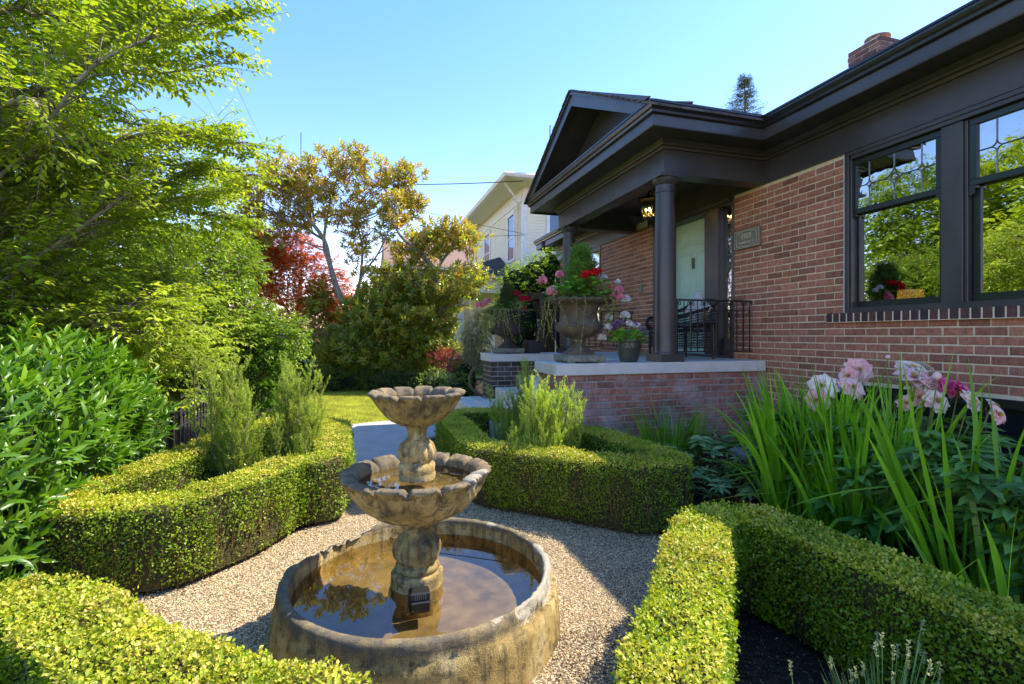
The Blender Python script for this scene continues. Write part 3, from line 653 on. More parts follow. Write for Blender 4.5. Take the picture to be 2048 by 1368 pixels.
# basement window
bw = MB(); bw.box(WX-.015, WX+.05, 1.4, 3.95, .86, .93, .004); bw.box(WX-.015, WX+.05, 3.88, 3.95, .02, .86, .004); bw.box(WX-.012, WX+.05, 2.6, 2.67, .02, .86, .004); bwo = bw.build('basement_window', M['blackgloss'], house)
q = MB(); q.box(WX+.03, WX+.036, 1.4, 3.88, .02, .86); q.build('pane', plain('dark_basement_glass', (.01, .012, .014), .05, 0, .8), bwo)

# far front window under the far eave
q = MB()
for yh, yl in ((10.85, 10.0), (9.9, 9.05)):
    q.box(WX-.01, WX+.06, yl-.05, yh+.05, 3.08, FRZ0-.001); q.box(WX-.01, WX+.06, yl-.05, yl, 1.65, 3.08); q.box(WX-.01, WX+.06, yh, yh+.05, 1.65, 3.08); q.box(WX-.01, WX+.06, yl, yh, 2.55, 2.6); q.box(WX-.03, WX+.06, yl-.05, yh+.05, 1.6, 1.65)
fo = q.build('window', M['black'], house)
q = MB(); q.box(WX+.03, WX+.036, 9.05, 10.9, 1.65, 3.08); q.build('pane', M['glass'], fo)
q = MB(); q.box(4.9, 4.95, 9.0, 11.0, 1.2, 3.3); q.build('room', plain('far_room', (.2, .2, .1), .9), house)

# entry
q = MB(); EX = WX+.13
q.box(WX+.0, EX+.1, ENT1-.13, ENT1-.006, SLAB, 3.16, .004); q.box(WX-.0, EX+.1, ENT0+.006, ENT0+.05, SLAB, 3.16, .004)
q.box(WX+.02, EX+.1, ENT0+.05, ENT1-.13, 3.085, 3.16, .004); q.box(WX-.02, WX+.02, ENT0+.05, ENT1-.05, 3.11, 3.158, .004)
q.box(WX+.01, EX+.1, 5.60, 5.74, SLAB, 3.084, .004); q.box(WX+.03, EX+.1, 5.74, 5.88, SLAB, 3.084, .004); q.box(WX+.05, EX+.1, 5.88, 5.93, SLAB, 3.084, .004)
q.box(WX+.03, EX+.1, 6.80, 6.87, SLAB, 3.084, .004); q.box(WX+.01, EX+.1, 6.87, 6.9, SLAB, 3.084, .004)
q.box(WX-.03, EX+.1, ENT0+.05, ENT1-.13, SLAB-.001, SLAB+.03, .004)
q.build('door_frame', M['black'], house)
dr = MB(); dx = WX+.20
dr.box(dx, dx+.045, 5.93, 6.80, SLAB+.03, 3.085, .002)
def panel(y0, y1, z0, z1):
    for (i0, x0) in ((0, dx-.010), (.022, dx-.005)):
        pass
    b = .020
    dr.box(dx-.012, dx-.0005, y0, y1, z0, z0+b, .006); dr.box(dx-.008, dx-.0005, y0, y1, z1-b, z1, .003); dr.box(dx-.008, dx-.0005, y0, y0+b, z0+b, z1-b, .003); dr.box(dx-.008, dx-.0005, y1-b, y1, z0+b, z1-b, .003)
    dr.box(dx-.012, dx-.0005, y0+.045, y1-.045, z0+.045, z1-.045, .005)
for y0, y1 in ((6.02, 6.32), (6.41, 6.71)):
    panel(y0, y1, 2.72, 2.97); panel(y0, y1, 1.98, 2.62); panel(y0, y1, 1.25, 1.82)
do = dr.build('door', M['mint'], house)
q = MB(); q.box(dx-.014, dx-.0005, 6.335, 6.395, 2.38, 2.54, .004)
pts = [(dx-.022+.0, 6.365+.018*math.cos(t), 2.44+.03*math.sin(t)) for t in np.linspace(0, 2*np.pi, 16)]; q.tube(pts, .004, 6); q.lathe([(.012, 0), (.014, .01), (.0, .02)], (dx-.02, 6.365, 2.48), 10)
q.build('knocker', M['bronze'], do, True)
q = MB(); q.lathe([(.0, -.03), (.025, -.01), (.028, .01), (.0, .03)], (dx-.03, 5.99, 2.02), 12); q.build('knob', M['bronze'], do, True)
q = MB(); q.box(WX+.09, WX+.095, ENT0+.05, 5.60, 1.35, 3.085); so = q.build('sidelight_pane', M['leadglass'], house)
q = MB(); q.box(WX+.07, WX+.12, ENT0+.05, 5.60, SLAB+.03, 1.35, .003); q.build('sidelight_panel', M['black'], house)
q = MB(); yc = (ENT0+.05+5.60)/2
for zc in (1.7, 2.15, 2.6):
    pts = [(WX+.086, yc+.05*math.sin(t), zc+.2*math.cos(t)) for t in np.linspace(0, 2*np.pi, 24)]; q.tube(pts, .004, 5)
for zc in (1.48, 1.92, 2.38, 2.85): q.tube([(WX+.086, yc-.04, zc), (WX+.086, yc, zc+.04), (WX+.086, yc+.04, zc), (WX+.086, yc, zc-.04), (WX+.086, yc-.04, zc)], .005, 5)
q.build('leading', M['lead'], so)
q = MB(); q.box(WX+.6, WX+.65, 5.0, 7.3, 1, 3.4); q.build('hall_wall', plain('hall', (.16, .12, .07), .9), house)
q = MB(); q.box(WX-.012, WX-.002, 7.45, 7.55, 2.1, 2.25, .003); q.build('bell_plate', M['bronze'], house)

# downspout
P = [(4.10, 11.2, 3.62), (4.10, 11.2, 3.5), (4.14, 11.18, 3.4), (4.36, 11.14, 3.24), (4.44, 11.12, 3.12), (4.44, 11.12, .1)]
q = MB(); q.tube(P, .045, 12); q.build('downspout', M['pipe'], house, True)

# plaque
pq = MB(); pq.box(4.468, 4.496, 4.83, 5.255, 2.455, 2.69, .006); pl = tag(pq.build('house_plaque', M['bronze']), 'small bronze 1923 plaque with raised letters on the brick beside the door', 'plaque')
fr = MB()
def pquad(pts, r): fr.tube([(4.4665, y, z) for y, z in pts], r, 5)
cy, cz = 5.0425, 2.5725
c_ = [(-.165, .06), (-.15, .085), (-.09, .085), (-.06, .095), (0, .1), (.06, .095), (.09, .085), (.15, .085), (.165, .06), (.165, -.06), (.15, -.085), (.09, -.085), (.06, -.092), (0, -.095), (-.06, -.092), (-.09, -.085), (-.15, -.085), (-.165, -.06), (-.165, .06)]
pquad([(cy-a, cz+b) for a, b in c_], .003)
pquad([(cy-a, cz+b) for a, b in ((-.2, .105), (.2, .105), (.2, -.105), (-.2, -.105), (-.2, .105))], .0025)
fr.build('border', M['bronzelet'], pl)
def text(s, size, loc, rot, mat, parent, name='lettering', ex=.003):
    cu = bpy.data.curves.new(name, 'FONT'); cu.body = s; cu.size = size; cu.extrude = ex; cu.align_x = 'CENTER'; cu.align_y = 'CENTER'; cu.resolution_u = 3
    o = bpy.data.objects.new(name, cu); COL.objects.link(o); cu.materials.append(mat)
    bpy.context.view_layer.update(); me = bpy.data.meshes.new_from_object(o.evaluated_get(bpy.context.evaluated_depsgraph_get())); bpy.data.objects.remove(o)
    o = bpy.data.objects.new(name, me); COL.objects.link(o); o.location = loc; o.rotation_euler = rot; o.parent = parent
    return o
text('1923', .085, (4.465, cy, cz+.03), (R(90), 0, R(-90)), M['bronzelet'], pl)
text('WARREN AVE N', .034, (4.465, cy, cz-.045), (R(90), 0, R(-90)), M['bronzelet'], pl)

# lantern
la = thing('hanging_lantern', 'black hanging porch lantern with glowing candle bulbs under the porch ceiling', 'lantern', (3.9, 6.3, 3.4))
q = MB(); q.tube([(3.9, 6.3, 3.44), (3.9, 6.3, 3.39)], .008, 6); lx, ly = 3.9, 6.3
q.lathe([(.0, 3.40), (.03, 3.39), (.06, 3.37), (.16, 3.345), (.165, 3.335), (.15, 3.335)], (lx, ly, 0), 4)
for k in range(4):
    a = k*math.pi/2
    q.tube([(lx+.155*math.cos(a), ly+.155*math.sin(a), 3.335), (lx+.085*math.cos(a), ly+.085*math.sin(a), 3.06)], .007, 5)
q.lathe([(.09, 3.065), (.09, 3.05), (.0, 3.045)], (lx, ly, 0), 4)
for r, z in ((.085, 3.06), (.15, 3.33)):
    q.tube([(lx+r*math.cos(k*math.pi/2), ly+r*math.sin(k*math.pi/2), z) for k in range(5)], .007, 5)
q.build('frame', M['iron'], la)
q = MB(); q.lathe([(.084, 3.06), (.15, 3.333)], (lx, ly, 0), 4, cap=False); q.build('pane', glassmat('lantern_glass', (.95, .9, .7), .08), la)
for k in range(3):
    a = k*2.1+.3; x, y = lx+.035*math.cos(a), ly+.035*math.sin(a)
    q = MB(); q.tube([(x, y, 3.06), (x, y, 3.16)], .009, 8); c = q.build('candle', M['white'], la)
    q = MB(); q.lathe([(.004, 3.16), (.014, 3.175), (.012, 3.19), (.0, 3.21)], (x, y, 0), 8); q.build('bulb', glow('bulb_glow', (1, .62, .22), 7), c, True)

# railings
def railing(name, label, y, x0, x1, nb):
    t = thing(name, label, 'railing', (x0, y, SLAB), 'wrought iron railings on the porch')
    zt_, zb = CAMZ+.40, CAMZ-.19
    q = MB(); q.box(x0, x1, y-.014, y+.014, zt_-.012, zt_+.008, .004); q.tube([(x1-.02, y, zt_-.01), (x1+.01, y, zt_-.035), (x1-.01, y, zt_-.05)], .008, 6); q.build('top_rail', M['iron'], t)
    q = MB(); q.box(x0, x1, y-.011, y+.011, zb-.006, zb+.008, .003); q.box(x0, x1, y-.006, y+.006, zt_-.115, zt_-.108); q.build('bottom_rail', M['iron'], t)
    st = (x1-x0-.06)/(nb-1)
    for k in range(nb):
        x = x0+.03+k*st; q = MB()
        if k % 2: 
            m_ = 60; zz = np.linspace(zb, zt_-.01, m_); th = np.clip((zz-zb-.08)/.4, 0, 1)*26
            for sg in (0, math.pi): q.tube(np.stack([x+.004*np.cos(th+sg), y+.004*np.sin(th+sg), zz], 1), .0048, 5)
        else: q.box(x-.0065, x+.0065, y-.0065, y+.0065, zb, zt_-.01)
        for sg in (-1, 1):
            pts = []
            for tt in np.linspace(0, 1, 18):
                if tt < .5: a = math.pi*(tt/.5)*.5; pts.append((x+sg*(st*.46)*(1-math.cos(a)), y, zt_-.09+.075*math.sin(a)))
                else:
                    a = (tt-.5)/.5*4.4; r = .02*(1-(tt-.5)*1.2); pts.append((x+sg*(st*.46-.02+r*math.cos(a)) if False else x+sg*(st*.3+r*math.cos(a)), y, zt_-.045-r*math.sin(a)))
            if k % 2 == 0: q.tube(pts, 0.0048, 5)
            q.tube([(x+sg*.001, y, zt_-.17), (x+sg*.014, y, zt_-.185), (x+sg*.02, y, zt_-.172), (x+sg*.013, y, zt_-.163)], .003, 5)
            q.tube([(x, y, zt_-.13), (x+sg*.012, y, zt_-.12), (x+sg*.02, y, zt_-.135)], .003, 5)
        q.build('baluster', M['iron'], t)
    return t
railing('porch_railing', 'black wrought iron railing on the near edge of the porch in front of the chair', 4.90, 3.37, 4.42, 12)
railing('porch_railing', 'black wrought iron railing at the far edge of the porch behind the big urn', 7.66, 3.36, 4.44, 10)

# wicker chair and cushion, doormat
chx, chy = 3.80, 5.42
chair = thing('wicker_armchair', 'dark woven wicker armchair behind the near porch railing', 'chair', (chx, chy, SLAB))
q = MB()
for sx, sy in ((-.26, -.27), (-.26, .27), (.28, -.27), (.28, .27)):
    q = MB(); q.tube([(chx+sx, chy+sy, SLAB), (chx+sx, chy+sy, SLAB+.12), (chx+sx*.98, chy+sy, SLAB+.42)], [.012, .018, .02], 8); q.build('leg', M['iron'], chair)
wv = MB()
def weave(p00, p10, p11, p01, nu, nv):
    p00, p10, p11, p01 = map(lambda a: np.array(a, float), (p00, p10, p11, p01))
    nn = norm(np.cross(p10-p00, p01-p00))
    for i in range(nu+1):
        f = i/nu; A = p00+(p10-p00)*f; B = p01+(p11-p01)*f; wv.tube([A+(B-A)*t+nn*.004*(1 if (k+i) % 2 else -1) for k, t in enumerate(np.linspace(0, 1, nv+1))], .0032, 4)
    for i in range(nv+1):
        f = i/nv; A = p00+(p01-p00)*f; B = p10+(p11-p10)*f; wv.tube([A, B], .0045, 4)
S0 = SLAB
weave((chx-.27, chy-.28, S0+.14), (chx+.29, chy-.28, S0+.14), (chx+.31, chy-.28, S0+.62), (chx-.27, chy-.28, S0+.50), 26, 14)
weave((chx-.27, chy+.28, S0+.14), (chx+.29, chy+.28, S0+.14), (chx+.31, chy+.28, S0+.62), (chx-.27, chy+.28, S0+.50), 22, 12)
weave((chx+.29, chy-.28, S0+.14), (chx+.29, chy+.28, S0+.14), (chx+.36, chy+.28, S0+.72), (chx+.36, chy-.28, S0+.72), 22, 14)
weave((chx-.27, chy-.28, S0+.14), (chx-.27, chy+.28, S0+.14), (chx-.27, chy+.28, S0+.36), (chx-.27, chy-.28, S0+.36), 18, 5)
wv.build('woven_panel', M['iron'], chair)
q = MB()
for sy in (-.28, .28): q.tube(arc((chx-.28, chy+sy, S0+.36), (chx-.29, chy+sy, S0+.49), (chx-.1, chy+sy, S0+.54), (chx+.2, chy+sy, S0+.62), (chx+.36, chy+sy*.95, S0+.70)), .02, 8)
q.tube(arc((chx+.36, chy-.27, S0+.70), (chx+.38, chy, S0+.74), (chx+.36, chy+.27, S0+.70)), .02, 8); q.box(chx-.28, chx+.3, chy-.285, chy-.275, S0+.38, S0+.44); q.build('arm_rail', M['iron'], chair, True)
q = MB(); q.box(chx-.28, chx+.29, chy-.27, chy+.27, S0+.33, S0+.37, .01); q.build('seat', M['iron'], chair)
q = MB(); n = 12; V = []
for sgn in (1, -1):
    for i in range(n+1):
        for j in range(n+1):
            u, v = i/n*2-1, j/n*2-1; th = .065*max(0, (1-u**4))**.6*max(0, (1-v**4))**.6; pn = 1-.10*(1-abs(u*v))*(max(abs(u), abs(v)))**4
            V.append((sgn*th, u*.19*pn, v*.19*pn))
Fc = []
for s_ in (0, 1):
    o_ = s_*(n+1)**2
    for i in range(n):
        for j in range(n):
            f = (o_+i*(n+1)+j, o_+(i+1)*(n+1)+j, o_+(i+1)*(n+1)+j+1, o_+i*(n+1)+j+1); Fc.append(f if s_ == 0 else f[::-1])
V = np.array(V); a = R(40); y_, z_ = V[:, 1].copy(), V[:, 2].copy(); V[:, 1] = y_*math.cos(a)-z_*math.sin(a); V[:, 2] = y_*math.sin(a)+z_*math.cos(a)
V += np.array([chx+.22, chy-.06, S0+.60]); q.add(V, Fc)
tag(q.build('cushion', M['cushion'], None, True), 'pale square cushion standing on its corner in the wicker chair', 'cushion')
q = MB(); q.box(3.75, 4.35, 5.95, 6.8, SLAB, SLAB+.015, .004); tag(q.build('doormat', plain('coir_mat', (.36, .25, .08), .95)), 'tan doormat lying before the mint green door', 'doormat')

# ================================================================ GROUND
q = MB(); q.add([(-300, -300, -.03), (300, -300, -.03), (300, 300, -.03), (-300, 300, -.03)], [(0, 1, 2, 3)])
kind(q.build('ground', noisemat('far_ground', [(.3, (.05, .08, .02)), (.7, (.10, .13, .03))], .5, 6, .95, 0)), 'structure')
def slab(name, poly, z, mat, zoff=None):
    q = MB(); n = len(poly); V = [(x, y, z) for x, y in poly]+[(x, y, z-.03) for x, y in poly]
    q.add(V, [tuple(range(n))]+[(i, n+i, n+(i+1) % n, (i+1) % n) for i in range(n)]); return kind(q.build(name, mat), 'structure')
def gravelmat():
    m, t, p, o = newmat('pea_gravel'); g = geopos(t)
    v = N(t, 'ShaderNodeTexVoronoi', i_Scale=115.0); t.links.new(g, v.inputs['Vector'])
    hs = N(t, 'ShaderNodeSeparateColor'); t.links.new(v.outputs['Color'], hs.inputs[0])
    c = ramp(t, hs.outputs[0], [(0, (.18, .12, .06)), (.35, (.38, .28, .15)), (.7, (.55, .43, .26)), (1, (.72, .62, .44))]).outputs[0]
    c = mixc(t, c, ramp(t, v.outputs['Distance'], [(.25, (1, 1, 1)), (.7, (.3, .3, .3))]).outputs[0], 1.0, 'MULTIPLY')
    t.links.new(c, p.inputs['Base Color']); p.inputs['Roughness'].default_value = .85
    inv = N(t, 'ShaderNodeMath', operation='SUBTRACT'); inv.inputs[0].default_value = 1; t.links.new(v.outputs['Distance'], inv.inputs[1]); bump(t, p, inv.outputs[0], 1.0, .006)
    return m
slab('gravel_path', [(-1.9, .2), (2.3, .2), (2.3, 3.4), (1.1, 4.3), (1.1, 5.3), (-.3, 5.3), (-.5, 3.9), (-1.9, 3.4)], .0, gravelmat())
slab('path', [(-.12, 5.3), (.86, 5.3), (.86, 6.9), (1.5, 7.1), (1.5, 8.3), (.9, 8.42), (.1, 8.32), (-.3, 8.12), (-.12, 7.5)], .012, M['pathmat'])
slab('soil', [(.9, 4.2), (2.0, 3.2), (2.2, -.5), (4.6, -.5), (4.6, 4.8), (1.9, 4.8), (1.9, 6.0), (.9, 6.0)], .006, M['soil'])
slab('soil', [(-1.5, 3.3), (-1.0, 3.3), (-.2, 4.1), (-.2, 5.9), (-1.2, 6.0)], .006, M['soil'])
slab('soil', [(-4.5, .5), (-1.55, .5), (-1.55, 3.3), (-1.3, 6.5), (-1.6, 12), (-6, 12)], .008, M['soil'])
slab('soil', [(.8, .2), (2.0, .2), (2.0, 2.15), (1.65, 2.2)], .010, M['soil'])
slab('soil', [(-1.6, .2), (-.2, .2), (-.2, 1.2), (-.9, 1.9), (-1.6, 2.1)], .010, M['soil'])
slab('soil', [(.9, 8.7), (5, 8.7), (5, 16), (-.2, 16), (-.2, 12.9), (1.0, 12.6)], .008, M['soil'])
slab('soil', [(-3, 12.8), (-.1, 12.8), (-.1, 16), (-3, 16)], .009, M['soil'])
# raised bed soil against the house, uneven
q = MB(); nx, ny = 40, 60; xs = np.linspace(2.2, 4.6, nx); ys = np.linspace(.2, 4.78, ny); V = []
for y in ys:
    for x in xs:
        V.append((x, y, .02+.13*min(1, (x-2.2)/1.4)+.02*mnoise.noise(Vector((x*6, y*6, 0)))+.01*mnoise.noise(Vector((x*25, y*25, 0)))))
q.add(V, [np.array([(j*nx+i, j*nx+i+1, (j+1)*nx+i+1, (j+1)*nx+i) for j in range(ny-1) for i in range(nx-1)])]); kind(q.build('soil', M['soil'], None, True), 'structure')
slab('lawn', [(-1.5, 8.3), (-.3, 8.2), (.1, 8.33), (.9, 8.45), (1.1, 8.6), (1.2, 12.9), (-1.7, 13.0)], .010, noisemat('lawn_base', [(.3, (.26, .29, .04)), (.7, (.42, .40, .08))], 3, 8, .95, .8, .02, 150))
slab('lawn', [(-16, 14.5), (20, 14.5), (20, 60), (-16, 60)], .0, noisemat('far_lawn', [(.3, (.15, .2, .02)), (.7, (.25, .3, .04))], 2, 8, .95, 0))
def inpoly(P, poly):
    x, y = P[:, 0], P[:, 1]; ins = np.zeros(len(P), bool); n = len(poly)
    for i in range(n):
        (x0, y0), (x1, y1) = poly[i], poly[(i+1) % n]
        c = ((y0 > y) != (y1 > y)) & (x < (x1-x0)*(y-y0)/(y1-y0+1e-12)+x0); ins ^= c
    return ins
# grass blades on the lawn
n = 70000; P = np.stack([rng.uniform(-1.6, 1.2, n), rng.uniform(8.15, 13.0, n), np.full(n, .012)], 1)
P = P[inpoly(P, [(-1.5, 8.3), (-.3, 8.2), (.1, 8.33), (.9, 8.45), (1.1, 8.6), (1.2, 12.9), (-1.7, 13.0)])]
q = MB(); n = len(P); D = norm(np.stack([rng.normal(0, .45, n), rng.normal(0, .45, n), np.ones(n)], 1)); leaves(q, P, D, rdir(n), rng.uniform(.02, .05, n), .006, 'needle'); kind(q.build('lawn_grass', M['grass']), 'stuff', 'short sunlit lawn grass beyond the concrete path', 'grass')
# pea gravel stones
def stones(name, n, area, exclude, smin, smax, mat, label, cat, z=.001):
    P = np.stack([rng.uniform(area[0], area[1], n), rng.uniform(area[2], area[3], n), np.zeros(n)], 1)
    keep = np.ones(n, bool)
    for (cx, cy, r) in exclude: keep &= (P[:, 0]-cx)**2+(P[:, 1]-cy)**2 > r*r
    P = P[keep]; n = len(P)
    O = np.array([(1, 0, 0), (0, 1, 0), (-1, 0, 0), (0, -1, 0), (0, 0, 1), (.7, .7, .55), (-.7, .7, .55), (-.7, -.7, .55), (.7, -.7, .55)])*np.array([1, 1, .9])
    sc = rng.uniform(smin, smax, (n, 1, 1))*rng.uniform(.6, 1.1, (n, 1, 3)); V = O[None]*sc*rng.uniform(.85, 1.15, (n, 9, 1))
    a = rng.uniform(0, 6.28, n); ca, sa = np.cos(a)[:, None], np.sin(a)[:, None]
    V = np.stack([V[..., 0]*ca-V[..., 1]*sa, V[..., 0]*sa+V[..., 1]*ca, V[..., 2]+V[..., 0]*rng.uniform(-.3, .3, (n, 1))], -1)+P[:, None]; V[..., 2] += z
    f = np.array([(0, 5, 4), (5, 1, 4), (1, 6, 4), (6, 2, 4), (2, 7, 4), (7, 3, 4), (3, 8, 4), (8, 0, 4), (0, 1, 5), (1, 2, 6), (2, 3, 7), (3, 0, 8)])
    q = MB(); q.F.append(((np.arange(n)*9)[:, None, None]+f[None]).reshape(-1, 3)); q.V.append(V.reshape(-1, 3)); q.n = n*9; q.R.append(np.repeat(rng.random(n), len(f)))
    return kind(q.build(name, mat), 'stuff', label, cat)
m, t, p, o = newmat('gravel_stone'); a = N(t, 'ShaderNodeAttribute', attribute_name='rnd')
t.links.new(ramp(t, a.outputs['Fac'], [(0, (.26, .17, .08)), (.3, (.50, .36, .18)), (.7, (.68, .52, .29)), (.92, (.82, .70, .48)), (1, (.36, .28, .18))]).outputs[0], p.inputs['Base Color']); p.inputs['Roughness'].default_value = .8
M['gstone'] = m
FXC, FYC = .276, 2.484
stones('gravel', 130000, (-1.6, 2.2, .9, 4.3), [(FXC, FYC, .665)], .0028, .0056, M['gstone'], 'pale tan pea gravel around the fountain', 'gravel')
# bark mulch crumbs in the beds
def crumbs(area, n, label):
    P = np.stack([rng.uniform(area[0], area[1], n), rng.uniform(area[2], area[3], n), np.full(n, area[4])], 1)
    q = MB(); D = norm(rng.normal(size=(n, 3))*np.array([1, 1, .25])); leaves(q, P+rng.uniform(0, .012, (n, 1))*np.array([0, 0, 1]), D, norm(rng.normal(size=(n, 3))*.4+np.array([0, 0, 1])), rng.uniform(.006, .022, n), rng.uniform(.003, .009, n), 'dia')
    return kind(q.build('mulch', M['mulch']), 'stuff', label, 'mulch')
m, t, p, o = newmat('mulch'); a = N(t, 'ShaderNodeAttribute', attribute_name='rnd')
t.links.new(ramp(t, a.outputs['Fac'], [(0, (.02, .014, .01)), (.6, (.06, .04, .026)), (.95, (.13, .09, .06)), (1, (.4, .34, .27))]).outputs[0], p.inputs['Base Color']); p.inputs['Roughness'].default_value = .9
M['mulch'] = m
crumbs((.75, 2.0, .5, 2.2, .010), 9000, 'dark bark mulch inside the hedge at the lower right')
crumbs((2.1, 4.4, 1.6, 4.7, .12), 9000, 'dark mulch in the bed against the house')
crumbs((-2.2, -1.4, 1.6, 3.6, .01), 5000, 'dark reddish mulch under the glossy bush on the left')

# flagstones along the house
for i, (x, y, a) in enumerate(((3.95, 4.25, .1), (3.9, 3.5, -.12), (3.8, 2.75, .08), (3.75, 2.0, -.05), (3.7, 1.3, .1))):
    q = MB(); pts = [(x+.27*math.cos(b+a)*(1.1 if k % 2 else .95), y+.33*math.sin(b+a)*random.uniform(.9, 1.1)) for k, b in enumerate(np.linspace(0, 2*np.pi, 8, endpoint=False))]
    V = [(u, v, .185) for u, v in pts]+[(u*1.0, v, .13) for u, v in pts]; q.add(V, [tuple(range(8))]+[(j, 8+j, 8+(j+1) % 8, (j+1) % 8) for j in range(8)])
    tag(q.build('flagstone', M['sillstone']), ['grey flagstone nearest the porch brick corner', 'grey flagstone half hidden behind the white blooms', 'grey flagstone hidden among the tall iris leaves', 'pale flagstone glimpsed through the iris stems', 'pale flagstone glimpsed low at the right edge of the bed'][i], 'flagstone', 'flagstones along the house wall')

# ================================================================ HEDGES
def chaikin(P, closed, it=2):
    P = np.array(P, float)
    for _ in range(it):
        Q = np.roll(P, -1, 0) if closed else P[1:]
        A = P if closed else P[:-1]
        n = np.stack([A*.88+Q*.12, A*.12+Q*.88], 1).reshape(-1, 2)
        P = n if closed else np.vstack([P[:1], n, P[-1:]])
    return P
def hedge(label, pts, closed=True, w=.28, h=.49, dens=17000, leafL=.0145, tall=0.0, name='box_hedge', mat='boxleaf', near=None):
    P = chaikin(pts, closed, 1)
    if closed: P = np.vstack([P, P[:1]])
    seg = np.linalg.norm(np.diff(P, axis=0), axis=1); cum = np.concatenate([[0], np.cumsum(seg)]); Lt = cum[-1]
    ns = max(8, int(Lt/.05)); s = np.linspace(0, Lt, ns); C = np.stack([np.interp(s, cum, P[:, k]) for k in (0, 1)], 1)
    if closed: T = np.roll(C[:-1], -1, 0)-np.roll(C[:-1], 1, 0); T = np.vstack([T, T[:1]])
    else: T = np.gradient(C, axis=0)
    T = norm(T); Nn = np.stack([T[:, 1], -T[:, 0]], 1)
    root = thing(name, label, 'hedge', (*C.mean(0), 0), 'clipped box hedges around the fountain')
    # dark woody inside
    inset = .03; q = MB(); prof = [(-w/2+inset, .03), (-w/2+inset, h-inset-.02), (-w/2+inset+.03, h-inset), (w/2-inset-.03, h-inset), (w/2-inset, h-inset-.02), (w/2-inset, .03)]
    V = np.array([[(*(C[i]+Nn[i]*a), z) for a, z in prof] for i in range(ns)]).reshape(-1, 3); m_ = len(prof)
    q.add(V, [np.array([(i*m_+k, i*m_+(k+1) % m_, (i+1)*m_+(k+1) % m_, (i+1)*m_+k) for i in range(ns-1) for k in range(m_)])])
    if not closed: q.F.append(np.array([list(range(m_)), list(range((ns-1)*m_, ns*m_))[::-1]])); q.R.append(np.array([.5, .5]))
    q.build('dark_core', M['hedgecore'], root)
    # foliage shell
    per = 2*h+w; area = Lt*per; n = int(area*dens); sp = rng.uniform(0, Lt, n); pp = rng.uniform(0, per, n)
    c = np.stack([np.interp(sp, s, C[:, k]) for k in (0, 1)], 1); nn = norm(np.stack([np.interp(sp, s, Nn[:, k]) for k in (0, 1)], 1))
    a = np.where(pp < h, -w/2, np.where(pp > h+w, w/2, pp-h-w/2)); z = np.where(pp < h, pp, np.where(pp > h+w, per-pp, h))
    out = np.stack([np.where(pp < h, -1, np.where(pp > h+w, 1, 0)), ((pp >= h) & (pp <= h+w)).astype(float)], 1).astype(float)
    r = .03; dx = np.abs(a)-(w/2-r); dz = z-(h-r); cor = (dx > 0) & (dz > 0)
    ang = np.arctan2(dz, dx); a = np.where(cor, np.sign(a)*((w/2-r)+r*np.cos(ang)), a); z = np.where(cor, h-r+r*np.sin(ang), z)
    out[cor, 0] = np.sign(a[cor])*np.cos(ang[cor]); out[cor, 1] = np.sin(ang[cor])
    a = a-np.sign(a)*np.clip(.09-z, 0, .09)*.5
    nz = np.array([mnoise.fractal(Vector((x*7, y*7, zz*7)), 1, 2, 3) for x, y, zz in zip(c[:, 0]+nn[:, 0]*a, c[:, 1]+nn[:, 1]*a, z)])
    top = out[:, 1] > .5
    off = nz*.022+rng.normal(0, .009, n)-rng.exponential(.012, n)*(~top)
    N3 = np.stack([nn[:, 0]*out[:, 0], nn[:, 1]*out[:, 0], out[:, 1]], 1)
    Pt = np.stack([c[:, 0]+nn[:, 0]*a, c[:, 1]+nn[:, 1]*a, z], 1)+N3*off[:, None]
    # thin the shade side low down, where twigs show
    gap = np.array([mnoise.noise(Vector((x*5, y*5, zz*3+7))) for x, y, zz in Pt])
    keep = (top | (rng.random(n) > np.clip((.36-z/h*.35)+gap*1.6, 0, .94))) & (Pt[:, 2] > .035)
    Pt, N3, top, nz = Pt[keep], N3[keep], top[keep], nz[keep]; n = len(Pt)
    Lf = norm(N3*.8+rdir(n)*.9+np.array([0, 0, .35])); D = norm(rdir(n)*.9+N3*.45+np.array([0, 0, .3])); D = norm(D-Lf*np.sum(D*Lf, 1, keepdims=True)*.5)
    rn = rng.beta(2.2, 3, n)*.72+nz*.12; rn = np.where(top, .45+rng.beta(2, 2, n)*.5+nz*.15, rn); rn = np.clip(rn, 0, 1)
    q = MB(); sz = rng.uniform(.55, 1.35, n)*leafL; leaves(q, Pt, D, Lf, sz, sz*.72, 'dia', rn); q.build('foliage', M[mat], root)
    # stray shoots standing out of the clipped top and sides
    q = MB(); m_ = int(Lt*55); ks = rng.integers(0, n, m_); B0_ = Pt[ks]; U_ = norm(N3[ks]*.8+rdir(m_)*.35+np.array([0, 0, .5])); Ls = rng.uniform(.015, .045, m_)
    tubes(q, B0_-U_*.01, B0_+U_*Ls[:, None], .0009); q2_ = MB(); nl_ = 7; ti_ = np.linspace(.3, 1, nl_)
    pp_ = B0_[:, None]+U_[:, None]*(Ls[:, None]*ti_)[..., None]; dd_ = U_[:, None]*.7+rng.normal(0, .6, (m_, nl_, 3))
    leaves(q2_, pp_.reshape(-1, 3), dd_.reshape(-1, 3), rdir(m_*nl_), leafL*.9, leafL*.6, 'dia', np.clip(rng.normal(.6, .15, m_*nl_), 0, 1)); q2_.build('stray_shoots', M[mat], root)
    # bare stems showing through the sides
    q = MB()
